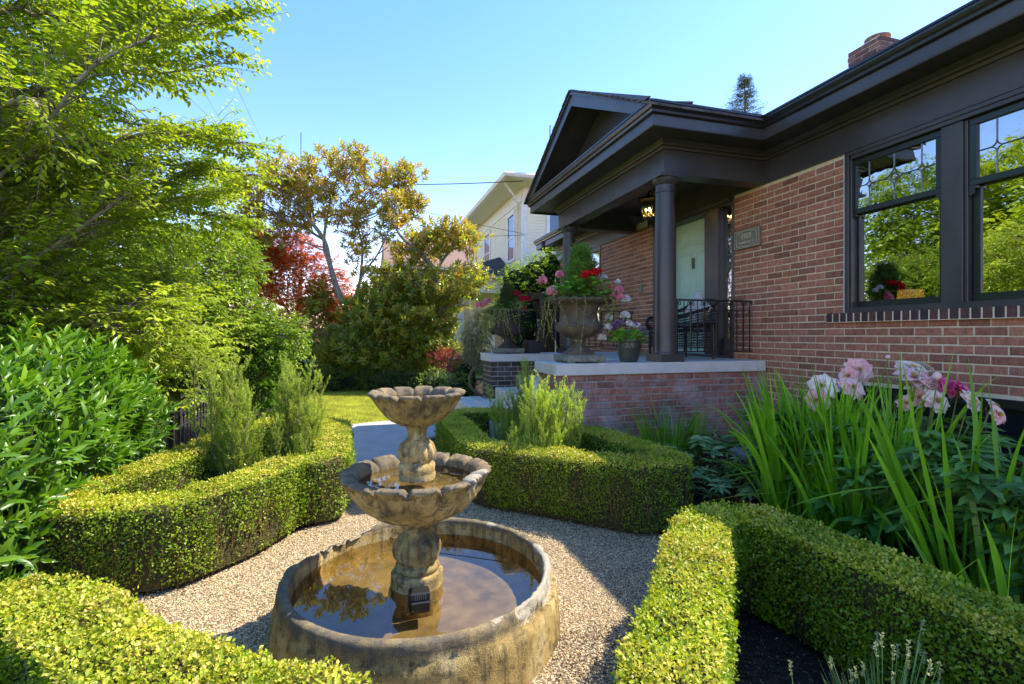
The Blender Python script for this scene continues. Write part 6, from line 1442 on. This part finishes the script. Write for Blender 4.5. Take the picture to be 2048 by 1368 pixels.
iris('broad sword leaved clump at the centre of the house bed', (2.78, 2.22, .06), 130, .9, .16, 3)
iris('sword leaved clump with bent over leaves near the right edge', (2.85, 1.72, .08), 60, 1.12, .16, 4, .032, .5)
iris('sparse arching sword leaved clump at the far right edge of the picture', (2.62, 1.35, .06), 30, .95, .16, 5, .03, .6)
iris('smaller grassy clump growing against the porch brick', (2.95, 4.30, .08), 150, .70, .22, 6, .013, .3)
iris('thin grassy tuft left of the smaller clump at the porch brick', (2.52, 4.45, .05), 45, .5, .16, 7, .010, .5)

def peony_flower(mb, c, nrm, r, n_out=8, n_in=34, closed=.5):
    """cupped ruffled petals round an axis"""
    nrm = norm(np.array(nrm, float)); s_ = norm(np.cross(nrm, [.3, .1, .9])); u = np.cross(nrm, s_); c = np.array(c, float)
    def petal(a, tilt, L_, W_, off):
        d = s_*math.cos(a)+u*math.sin(a); tn = np.cross(nrm, d); V = []; nu, nv = 5, 5
        for i in range(nu):
            f = i/(nu-1)
            th = tilt*(1-f*.75)
            for j in range(nv):
                g = (j/(nv-1)-.5)*2; wd = W_*(math.sin(math.pi*min(1, .22+.62*f))**.8)*(1 if f < .99 else .8)
                rr = L_*f; edge = 0.9+.1*math.cos(g*3+random.random())*f
                V.append(c+nrm*off+d*(rr*math.cos(th)*edge)+nrm*(rr*math.sin(th)*edge+.12*L_*g*g+random.gauss(0, .005*L_))+tn*(g*wd*.5))
        mb.add(V, [np.array([(i*nv+j, i*nv+j+1, (i+1)*nv+j+1, (i+1)*nv+j) for i in range(nu-1) for j in range(nv-1)])], random.random())
    for k in range(n_out): petal(k*2*math.pi/n_out+random.gauss(0, .15), random.uniform(.05, .45), r, r*.95, 0)
    for k in range(n_out): petal(k*2*math.pi/n_out+.4+random.gauss(0, .2), random.uniform(.5, .9), r*.85, r*.8, r*.05)
    for k in range(n_in): petal(random.uniform(0, 6.28), random.uniform(.6, 1.4), r*random.uniform(.4, .75), r*.28, r*.08)
def W3(px, py, t_): return np.array(W(px, py, t_))
def peony(label, base, flowers, nleaf, spread, h, seed):
    t = thing('peony_bush', label, 'peony', base); b = np.array(base); lf, st = MB(), MB()
    a = rng.uniform(0, 6.28, nleaf); r_ = spread*np.sqrt(rng.random(nleaf)); hz = h*(.35+.6*rng.random(nleaf)); C_ = b+np.stack([r_*np.cos(a), r_*np.sin(a), hz], 1)
    for c in C_: st.tube(arc(b+(c-b)*np.array([.2, .2, 0]), b+(c-b)*np.array([.6, .6, .6]), c, n=4), 0.0048, 5)
    for k, da in enumerate((-.9, -.4, 0, .4, .9)):
        o_ = np.stack([np.cos(a+da), np.sin(a+da), np.full(nleaf, .12)], 1)+rdir(nleaf)*.2
        leaves(lf, C_, o_, norm(np.array([0, 0, 1.])+rdir(nleaf)*.3), rng.uniform(.13, .19, nleaf), .055, 'leaf')
        leaves(lf, C_-np.array([0, 0, .05]), o_*np.array([1, 1, .5])+rdir(nleaf)*.2, norm(np.array([0, 0, 1.])+rdir(nleaf)*.4), rng.uniform(.11, .17, nleaf), .05, 'leaf')
    lf.build('foliage', M['peonyleaf'], t, True)
    for (px, py, tt, r, mt, nx_, ny_, nz_) in flowers:
        c = W3(px, py, tt); g = b+(c-b)*np.array([.35, .35, 0]); st.tube(arc(g, (g+c)/2+np.array([0, 0, .05]), c-np.array(norm(np.array([nx_, ny_, nz_])))*.01, n=5), .004, 6)
        q = MB()
        if r > .03:
            r *= 1.22; peony_flower(q, c, (nx_, ny_, nz_), r); f_ = q.build('bloom', M[mt], t, True)
            if mt != 'peonyhot':
                s_ = MB(); nn_ = 40; leaves(s_, np.tile(c+norm(np.array([nx_, ny_, nz_]))*.012, (nn_, 1)), norm(rdir(nn_)*.6+np.array([nx_, ny_, nz_])), rdir(nn_), r*.4, .004, 'dia'); s_.build('stamens', M['stamen'], f_)
        else:
            q.lathe([(.001, -r), (r*.8, -r*.5), (r, 0), (r*.7, r*.7), (.001, r)], tuple(c), 12); q.build('bud', M[mt], t, True)
    st.build('stems', M['peonystem'], t)
M['peonystem'] = plain('peony_stem', (.16, .2, .04), .5)
peony('peony bush with pale pink blooms over the iris leaves by the brick wall', (3.15, 2.85, .1), [
 (1716, 742, 3.5, .085, 'peonypale', -.5, -.9, .3), (1699, 752, 3.45, .06, 'peonypale', -.9, -.3, .1), (1645, 775, 3.4, .085, 'peonycream', -.6, -.6, .5), (1636, 800, 3.35, .07, 'peonypale', -.8, -.5, .0), (1702, 778, 3.3, .075, 'peonypale', -.2, -.8, .6), (1668, 772, 3.6, .05, 'peonycream', 0, -.6, .7),
 (1776, 714, 3.5, .016, 'peonypale', 0, 0, 1)], 120, .5, .80, 1)
peony('peony bush with cream and hot pink blooms at the right below the big window', (3.2, 2.25, .1), [
 (1822, 741, 3.2, .085, 'peonycream', -.1, -.5, .9), (1824, 758, 3.1, .09, 'peonypale', -.1, -.5, .9), (1851, 735, 3.3, .05, 'peonycream', .3, -.4, .8), (1890, 775, 3.05, .075, 'peonyhot', 0, -.7, .6), (1920, 780, 3.0, .065, 'peonyhot', .2, -.6, .6), (1868, 770, 3.1, .055, 'peonypale', -.3, -.7, .5), (1870, 803, 3.0, .07, 'peonycream', -.2, -.8, .5), (1836, 795, 3.1, .06, 'peonypale', -.3, -.8, .3), (1811, 806, 3.1, .045, 'peonypale', -.6, -.6, .2), (1940, 805, 2.9, .065, 'peonycream', .1, -.8, .4), (1985, 815, 2.85, .05, 'peonycream', .3, -.6, .5),
 (1874, 752, 2.95, .024, 'peonypale', 0, 0, 1)], 150, .6, .80, 2)
peony('leafy peony without blooms at the lower right edge of the bed', (3.1, 1.6, .1), [(1992, 830, 2.7, .05, 'peonypale', 0, -.8, .3)], 110, .5, .74, 3)
def whorl(label, name, cat, base, n, h, spread, leafL, leafW, mat, nl=9, tpl='leaf', droopy=.1):
    t = thing(name, label, cat, base); b = np.array(base); lf, st = MB(), MB()
    a = rng.uniform(0, 6.28, n); r_ = spread*np.sqrt(rng.random(n)); C_ = b+np.stack([r_*np.cos(a), r_*np.sin(a), h*(.35+.65*rng.random(n))*(1-.4*r_/spread)], 1)
    for c in C_: st.tube(arc(b+(c-b)*np.array([.15, .15, 0]), b+(c-b)*np.array([.6, .6, .6]), c, n=4), .004, 5)
    ph = (np.arange(nl)*2*np.pi/nl)[None]+rng.uniform(0, 6.28, (n, 1)); Dl = np.stack([np.cos(ph), np.sin(ph), rng.uniform(-droopy, .45, (n, nl))], -1); sz = rng.uniform(.75, 1.15, (n, nl))
    ax = norm(np.stack([np.cos(a)*.4, np.sin(a)*.4, np.ones(n)], 1))
    leaves(lf, np.repeat(C_, nl, 0), Dl.reshape(-1, 3)+np.repeat(ax-np.array([0, 0, 1.]), nl, 0)*.6, norm(np.repeat(ax, nl, 0)+rdir(n*nl)*.25), (sz*leafL).ravel(), (sz*leafW).ravel(), tpl)
    lf.build('foliage', M[mat], t, True); st.build('stems', M['twig'], t)
whorl('low rhododendron with grey green whorled leaves behind the hedge corner', 'rhododendron', 'rhododendron', (2.82, 3.35, .05), 60, .42, .42, .10, .028, 'rhodoleaf')
whorl('looser rhododendron with folded leaves right of the lower one', 'rhododendron', 'rhododendron', (3.25, 3.12, .06), 36, .36, .36, .10, .028, 'rhodoleaf')
whorl('broad leaved pale green hellebore between the grassy clump and the rhododendron', 'hellebore', 'plant', (3.0, 3.95, .08), 34, .52, .34, .12, .045, 'rhodoleaf', 6, droopy=.5)
whorl('small dark leaved bush below the white blooms', 'leafy_plant', 'plant', (3.35, 3.45, .08), 30, .3, .25, .07, .03, 'darkshrub', 7)
simple_tree('small_shrub', 'tiny dark box shrub in the corner between porch and wall', (4.05, 4.42, .12), None, [((4.05, 4.42, .25), (.18, .16, .15))], 1500, 'darkshrub', .02, .010, .06, 8, cat='shrub', holes=.02, upb=.6)
t = thing('white_flowers', 'cluster of small white blooms low beside the grey flagstones', 'flowers', (3.45, 3.7, .1)); st = MB()
for (px, py, r, mt) in ((1508, 888, .035, 'whitepet'), (1520, 880, .04, 'whitepet'), (1533, 876, .03, 'peonycream'), (1545, 888, .05, 'whitepet'), (1560, 884, .045, 'whitepet'), (1575, 892, .04, 'whitepet'), (1500, 897, .03, 'whitepet'), (1548, 905, .045, 'peonycream'), (1557, 925, .035, 'peonypale')):
    c = W3(px, py, 4.35); q = MB(); petals(q, c, r, 60, .03); q.build('bloom', M[mt], t); st.tube([(3.45, 3.7, .08), c], .003, 5)
st.build('stems', M['peonystem'], t)
# white garden lamp
t = thing('path_light', 'small white hooded garden light by the wall corner', 'garden light', (4.15, 4.2, .12)); c = W3(1556, 850, 5.2)
q = MB(); q.tube([(c[0]+.02, c[1], .1), (c[0]+.02, c[1], c[2]-.04)], .012, 8); q.build('stake', M['iron'], t)
q = MB(); q.lathe([(.001, .075), (.04, .07), (.075, .045), (.088, .0), (.08, -.06), (.075, -.062), (.08, 0)], (c[0], c[1], c[2]), 24, cap=False); q.box(c[0]-.012, c[0]+.012, c[1]-.092, c[1]-.088, c[2]-.06, c[2]+.03) if False else None; q.build('shade', M['white'], t, True)

# ================================================================ FENCES
def fence(name, label, pts, h, step, spear=True, rails=(.1, .82)):
    t = thing(name, label, 'fence', (*pts[0], 0), 'black iron fences')
    for (x0, y0), (x1, y1) in zip(pts[:-1], pts[1:]):
        L_ = math.hypot(x1-x0, y1-y0); n = int(L_/step); d = np.array([(x1-x0)/L_, (y1-y0)/L_, 0]); q = MB()
        for f in rails: q.tube([(x0, y0, h*f), (x1, y1, h*f)], .012, 4)
        q.build('rail', M['iron'], t)
        for i in range(0, n+1):
            p = np.array([x0, y0, 0])+d*i*step
            if i % 16 == 0:
                q = MB(); q.box(p[0]-.02, p[0]+.02, p[1]-.02, p[1]+.02, 0, h*1.0, .003); q.lathe([(.001, -.03), (.02, -.025), (.028, 0), (.02, .022), (.001, .03)], (p[0], p[1], h*1.0+.03), 10); q.build('post', M['iron'], t)
            else:
                q = MB(); q.tube([p+np.array([0, 0, .02]), p+np.array([0, 0, h*.93])], .0065, 5); q.lathe([(.006, 0), (.014, .015), (.002, .06)], (p[0], p[1], h*.93), 6); q.build('picket', M['iron'], t)
fence('iron_fence', 'low black spear topped iron fence between the glossy bush and the left hedge', [(-1.58, 5.0), (-1.58, 9.4)], .70, .10)
f0, f1 = W3(640, 700, 14.6), W3(900, 700, 14.4)
fence('iron_fence', 'black iron fence under the magnolias behind the lawn', [(f0[0], f0[1]), (f1[0], f1[1])], 1.0, .13, rails=(.15, .9))

# ================================================================ NEIGHBOURS, POLES, WIRES
def siding(mb, x0, x1, z0, z1, plane, at_, outward, pitch=.105):
    z = z0
    while z < z1:
        zt_ = min(z+pitch, z1); a, b = at_+outward*.018, at_+outward*.002
        if plane == 'x': V = [(a, x0, z), (a, x1, z), (b, x1, zt_), (b, x0, zt_), (b, x0, z), (b, x1, z)]
        else: V = [(x0, a, z), (x1, a, z), (x1, b, zt_), (x0, b, zt_), (x0, b, z), (x1, b, z)]
        mb.add(V, [(0, 1, 2, 3), (4, 5, 1, 0)], .5); z = zt_
nh = thing('cream_house', 'two storey cream clapboard house with white trim beyond the porch', 'house', (5.2, 16.2, 0))
NX, NY, NE = 5.25, 16.3, 6.55
q = MB(); q.box(NX, NX+10, NY, NY+9, 0, NE-.1); siding(q, NY, NY+9, .3, NE-.55, 'x', NX, -1); siding(q, NX, NX+10, .3, NE-.55, 'y', NY, -1); q.build('wall', M['cream'], nh)
q = MB(); q.box(NX-.035, NX+.12, NY-.035, NY-.0, 0, NE-.55, .004); q.box(NX-.035, NX-.0, NY, NY+.12, 0, NE-.55, .004); q.box(NX-.03, NX-.0, NY+.12, NY+9, NE-.55, NE-.1); q.box(NX, NX+10, NY-.03, NY-.0, NE-.55, NE-.1); q.build('trim', M['white'], nh)
q = MB(); q.box(NX-.8, NX+10.8, NY-.8, NY+9.8, NE-.1, NE-.06); q.build('soffit', M['cream'], nh)
q = MB(); q.sweep([(NX-.8, NY+9.8), (NX-.8, NY-.8), (NX+10.8, NY-.8)], [(0, NE-.1), (-.0, NE+.06), (-.12, NE+.08), (-.14, NE+.02), (-.10, NE-.06)]); q.build('gutter', M['creamtrim'] if 'creamtrim' in M else M['white'], nh)
q = MB(); cxm, cym = NX+5, NY+4.5; q.add([(NX-.85, NY-.85, NE+.05), (NX+10.85, NY-.85, NE+.05), (NX+10.85, NY+9.85, NE+.05), (NX-.85, NY+9.85, NE+.05), (cxm, cym, NE+1.9)], [(0, 1, 4), (1, 2, 4), (2, 3, 4), (3, 0, 4)]); q.build('roof', M['brownshingle'], nh)
q = MB(); q.tube([(NX-.75, NY-.4, NE-.02), (NX-.72, NY-.3, NE-.16), (NX-.4, NY-.05, NE-.42), (NX-.09, NY+.35, NE-.62), (NX-.09, NY+.35, .2)], .045, 8); q.build('downspout', M['white'], nh, True)
def nwin(plane, a0, a1, z0, z1, at_):
    q = MB(); e = .03; fr_ = .12
    def bx(u0, u1, v0, v1, o0, o1):
        if plane == 'x': q.box(at_-o1, at_-o0, u0, u1, v0, v1)
        else: q.box(u0, u1, at_-o1, at_-o0, v0, v1)
    bx(a0-fr_, a1+fr_, z1, z1+fr_*1.2, .0, .06); bx(a0-fr_, a1+fr_, z0-fr_*.7, z0, .0, .07); bx(a0-fr_, a0, z0, z1, 0, .05); bx(a1, a1+fr_, z0, z1, 0, .05); bx(a0, a1, (z0+z1)/2-.03, (z0+z1)/2+.03, .0, .035) if (z1-z0) > (a1-a0) else None
    w_ = q.build('window', M['white'], nh); q = MB(); bx(a0, a1, z0, z1, .019, .024); q.build('pane', M['skyglass'], w_)
m, t_, p_, o_ = newmat('blue_window_glass'); p_.inputs['Base Color'].default_value = (.06, .10, .16, 1); p_.inputs['Roughness'].default_value = .04; p_.inputs['Specular IOR Level'].default_value = 1.0; M['skyglass'] = m
nwin('x', NY+1.0, NY+1.75, 4.15, 5.75, NX); nwin('x', NY+4.6, NY+5.5, 4.15, 5.75, NX); nwin('y', NX+.95, NX+2.0, 4.75, 5.6, NY); nwin('y', NX+.5, NX+1.5, 1.2, 2.6, NY)
# their front porch
q = MB(); PX0, PYA, PYB, PZ = NX-2.1, NY+1.4, NY+8.5, 3.55
q.box(PX0, NX-.02, PYA, PYA+.3, PZ-.62, PZ-.1, .01); q.box(PX0, PX0+.3, PYA+.3, PYB, PZ-.62, PZ-.1, .01); q.box(PX0-.35, NX-.02, PYA-.35, PYB+.3, PZ-.1, PZ, .01); q.build('porch_beam', M['cream'], nh)
q = MB(); q.box(PX0+.0, PX0+.32, PYA+.0, PYA+.32, 0, PZ-.62, .01); q.box(PX0-.05, PX0+.37, PYA-.05, PYA+.37, PZ-.75, PZ-.63, .01); q.build('porch_column', M['white'], nh)
q = MB(); q.box(PX0, PX0+.32, PYB-.5, PYB-.18, 0, PZ-.62, .01); q.build('porch_column', M['white'], nh)
q = MB(); q.add([(PX0-.42, PYA-.42, PZ+.01), (NX-.02, PYA-.42, PZ+.01), (NX-.02, PYA+1.6, PZ+.95), (PX0-.42, PYB+.4, PZ+.01), (NX-.02, PYB+.4, PZ+.95), (PX0-.42, PYA-.42, PZ-.03), (NX-.02, PYA-.42, PZ-.03), (PX0-.42, PYB+.4, PZ-.03)], [(0, 1, 2), (0, 2, 4, 3), (5, 6, 1, 0), (5, 0, 3, 7)]); q.build('porch_roof', M['darkshingle'], nh)
q = MB(); q.box(NX-.06, NX-.02, NY+2.6, NY+3.6, .6, 2.8); q.build('door', plain('tan_door', (.4, .28, .14), .5), nh)
q = MB(); q.box(PX0, NX-.02, PYA, PYB, 0, .55); q.build('porch_floor', M['wood'], nh)
bh = thing('brown_roof_house', 'single storey house with a brown shingle roof behind the right magnolia', 'house', tuple(W3(840, 690, 27)*np.array([1, 1, 0])))
p0 = W3(768, 527, 26); p1 = W3(940, 527, 25); q = MB(); ze, zr_ = 5.05, 7.0
x0, y0, x1 = p0[0], p0[1], p0[0]+6.0
q.box(x0+.4, x1, y0+.5, y0+7, 0, ze-.2); siding(q, x0+.4, x1, .3, ze-.3, 'y', y0+.5, -1, .15); q.build('wall', plain('tan_siding', (.4, .35, .27), .7), bh)
q = MB(); q.add([(x0, y0, ze), (x1, y0, ze), (x1, y0+4, zr_), (x0+.1, y0+4, zr_), (x0, y0+8, ze), (x1, y0+8, ze), (x0, y0, ze-.15), (x1, y0, ze-.15)], [(0, 1, 2, 3), (3, 2, 5, 4), (6, 7, 1, 0), (0, 3, 4)]); q.build('roof', M['brownshingle'], bh)
q = MB(); q.box(x0-.1, x1, y0-.08, y0, ze-.16, ze-.02); q.build('gutter', M['white'], bh)
q = MB(); zz_ = zr_+1.0; q.add([(x0+1.4, y0+3, zr_-.6), (x1+1, y0+3, zr_-.6), (x1+1, y0+6, zz_), (x0+2.0, y0+6, zz_), (x0+1.4, y0+9, zr_-.6)], [(0, 1, 2, 3), (0, 3, 4)]); q.build('upper_roof', M['brownshingle'], bh)
p0 = W3(740, 548, 30); q = MB(); q.add([(p0[0], p0[1], p0[2]), (p0[0]+4.2, p0[1]-1, p0[2]), (p0[0]+4.2, p0[1]+4, p0[2]+.9), (p0[0]+.4, p0[1]+4, p0[2]+.9)], [(0, 1, 2, 3)]); q.box(p0[0]+.3, p0[0]+4.2, p0[1]+.4, p0[1]+5, 0, p0[2]-.02); q.build('side_wing', M['brownshingle'], bh)

def polep(px, t_): p = W3(px, 670, t_); return p[0], p[1]
x, y = polep(518, 25); t = thing('utility_pole', 'weathered timber utility pole behind the left magnolia', 'utility pole', (x, y, 0))
q = MB(); q.tube([(x, y, 0), (x, y, W3(518, 340, 25)[2])], [.13, .10], 10); q.build('pole', M['greybark'], t, True)
q = MB(); zt_ = W3(518, 352, 25)[2]; q.box(x-.9, x+.9, y-.05, y+.05, zt_-.06, zt_+.06); q.build('crossarm', M['wood'], t)
x, y = polep(602, 60); t = thing('radio_mast', 'thin antenna mast rising above the left magnolia', 'mast', (x, y, 0))
q = MB(); q.tube([(x, y, 0), (x, y, W3(602, 320, 60)[2])], .12, 6); q.tube([(x, y, W3(602, 320, 60)[2]), (x, y, W3(602, 265, 60)[2])], .06, 6); q.build('mast', M['lead'], t)
x, y = polep(598, 75); t = thing('lattice_mast', 'faint lattice mast low in the sky through the magnolia branches', 'mast', (x, y, 0)); q = MB(); zt_ = W3(598, 438, 75)[2]
for dx in (-.5, .5): q.tube([(x+dx, y, 0), (x+dx*.6, y, zt_)], .05, 4)
for k in range(26): q.tube([(x-.5, y, k*zt_/26), (x+.5, y, (k+1)*zt_/26)], .03, 3)
q.build('lattice', M['lead'], t)
x, y = W3(1100, 300, 16.5)[:2]; t = thing('roof_antenna', 'thin television antenna above the cream house beside the gable', 'antenna', (x, y, 6.5)); q = MB(); z0, z1 = W3(1100, 345, 16.5)[2], W3(1100, 250, 16.5)[2]
q.tube([(x, y, z0-.6), (x, y, z1)], .018, 5)
for k in range(12): zk = z0+.3+k*(z1-z0-.35)/11; q.tube([(x-.0, y, zk), (x+.13, y, zk)], .006, 3)
q.build('mast', M['lead'], t)
def wire(label, A, B, sag, r=.012):
    A, B = np.array(A), np.array(B); pts = [A+(B-A)*f-np.array([0, 0, sag*4*f*(1-f)]) for f in np.linspace(0, 1, 16)]
    q = MB(); q.tube(pts, r, 5, cap=False); tag(q.build('overhead_wire', M['iron']), label, 'wire', 'overhead wires')
wire('steepest overhead wire crossing the sky right of the tree', W3(385, -20, 9), W3(545, 325, 25), .05, .007)
wire('overhead wire dropping left of the steepest one towards the pole', W3(270, 90, 10), W3(480, 285, 25), .1, .007)
wire('faint overhead wire lowest against the tree edge', W3(365, 110, 11), W3(500, 330, 25), .1, .006)
wire('thick overhead wire running level to the cream house eave', W3(500, 352, 25), W3(1046, 362, 16), .25, .016)
wire('thin overhead wire sloping to the cream house wall', W3(820, 415, 22), W3(1046, 467, 16.2), .05, .008)
wire('thin overhead wire behind the magnolia crown', W3(450, 428, 30), W3(1050, 470, 16.2), .5, .008)
wire('dark cable crossing inside the upper left tree branches', W3(30, 95, 5), W3(330, 330, 8), .0, .007)
wire('second dark cable crossing inside the upper left tree branches', W3(140, 100, 5), W3(300, 240, 7), .0, .006)

# fir tip behind the roof, street trees
p = W3(1490, 230, 20)
t = thing('fir_tree', 'dark pointed fir tip showing above the porch roof', 'tree', (p[0], p[1], 0)); lf, br = MB(), MB(); zt_ = W3(1490, 155, 20)[2]
br.tube([(p[0], p[1], 0), (p[0], p[1], zt_)], [.2, .015], 8)
def fir(x, y, z0, z1, R_, n):
    zz = rng.random(n); a = rng.uniform(0, 6.28, n); rad = R_*(1-zz)**.9*(.75+.25*np.sin(zz*40)); B_ = np.stack([np.full(n, x), np.full(n, y), z0+zz*(z1-z0)], 1); d = np.stack([np.cos(a), np.sin(a), np.full(n, .25)], 1)
    P = B_+d*(rad*rng.uniform(.15, 1, n))[:, None]; twigs_leaves(lf, None, P, d+rdir(n)*.3, .25, 12, .07, .02, 'dia', .15, True); tubes(br, B_[::6], P[::6], .012)
fir(p[0], p[1], zt_-3.0, zt_, 1.25, 1100); p2 = W3(1462, 240, 19.5); fir(p2[0], p2[1], W3(0, 260, 19.5)[2], W3(0, 200, 19.5)[2], .3, 60)
lf.build('crown', M['fir'], t); br.build('trunk', M['bark'], t)
for i, (x, y, h, r) in enumerate(((-8.8, 8.6, 7.2, 2.5), (-10.0, 12.4, 7.8, 2.7))):
    simple_tree('street_tree', ['big leafy tree mirrored in the front windows left of the layered tree', 'big leafy tree farthest along the street at the left'][i], (x, y, 0), [([(x, y, 0), (x+.1, y, h*.3), (x, y+.2, h*.7)], .22, .08)],
     [((x, y, h*.62), (r, r, h*.3)), ((x+.9, y-.6, h*.45), (r*.7, r*.7, h*.2)), ((x-.5, y+.8, h*.75), (r*.7, r*.7, h*.22)), ((x+.3, y+.2, h*.25), (r*.9, r*.9, h*.18))], 75, 'midgreen' if i else 'snowbell', .15, .09, .45, 8, cat='tree', group='trees along the street at the left', holes=.15, hs=.7)
for i, (px, tt, r, h, mt) in enumerate(((380, 22, 2.2, 3.6, 'midgreen'), (560, 24, 2.0, 2.6, 'shrub'), (470, 20, 1.8, 2.6, 'darkshrub'), (690, 26, 1.8, 2.2, 'shrub'), (830, 23, 1.4, 2.2, 'darkshrub'))):
    x, y = polep(px, tt); simple_tree('far_shrub', ['tall bush farthest left beyond the iron fence', 'pale bush behind the red maple', 'dark bush beyond the middle of the left trees', 'pale bush beyond the far lawn between the magnolia trunks', 'dark bush under the brown roofed house'][i], (x, y, 0), None, [((x, y, h*.45), (r, r*.7, h*.5)), ((x+r*.7, y, h*.35), (r*.6, r*.5, h*.35))], 50, mt, .12, .07, .3, 8, cat='shrub', group='bushes beyond the far fence', holes=.1)

n = 700; a = rng.uniform(0, 6.28, n); P = np.stack([rng.uniform(-1.3, 2.0, n), rng.uniform(1.2, 4.0, n), np.full(n, .008)], 1)
edge = rng.random(n) < .7; e_ = np.array([[-.98, 3.1], [-.6, 3.5], [-.3, 3.9], [1.3, 3.5], [1.75, 3.05], [1.45, 2.1], [1.0, 1.7], [-.75, 1.85], [-.4, 1.6]])
P[edge, :2] = e_[rng.integers(0, len(e_), edge.sum())]+rng.normal(0, .13, (edge.sum(), 2)); P = P[(P[:, 0]-FXC)**2+(P[:, 1]-FYC)**2 > .5]; n = len(P)
q = MB(); leaves(q, P, norm(rng.normal(size=(n, 3))*np.array([1, 1, .15])), norm(rdir(n)*.3+np.array([0, 0, 1.])), rng.uniform(.008, .02, n), rng.uniform(.004, .010, n), 'dia'); kind(q.build('clippings', M['moss']), 'stuff', 'scattered dry hedge clippings on the gravel', 'clippings')
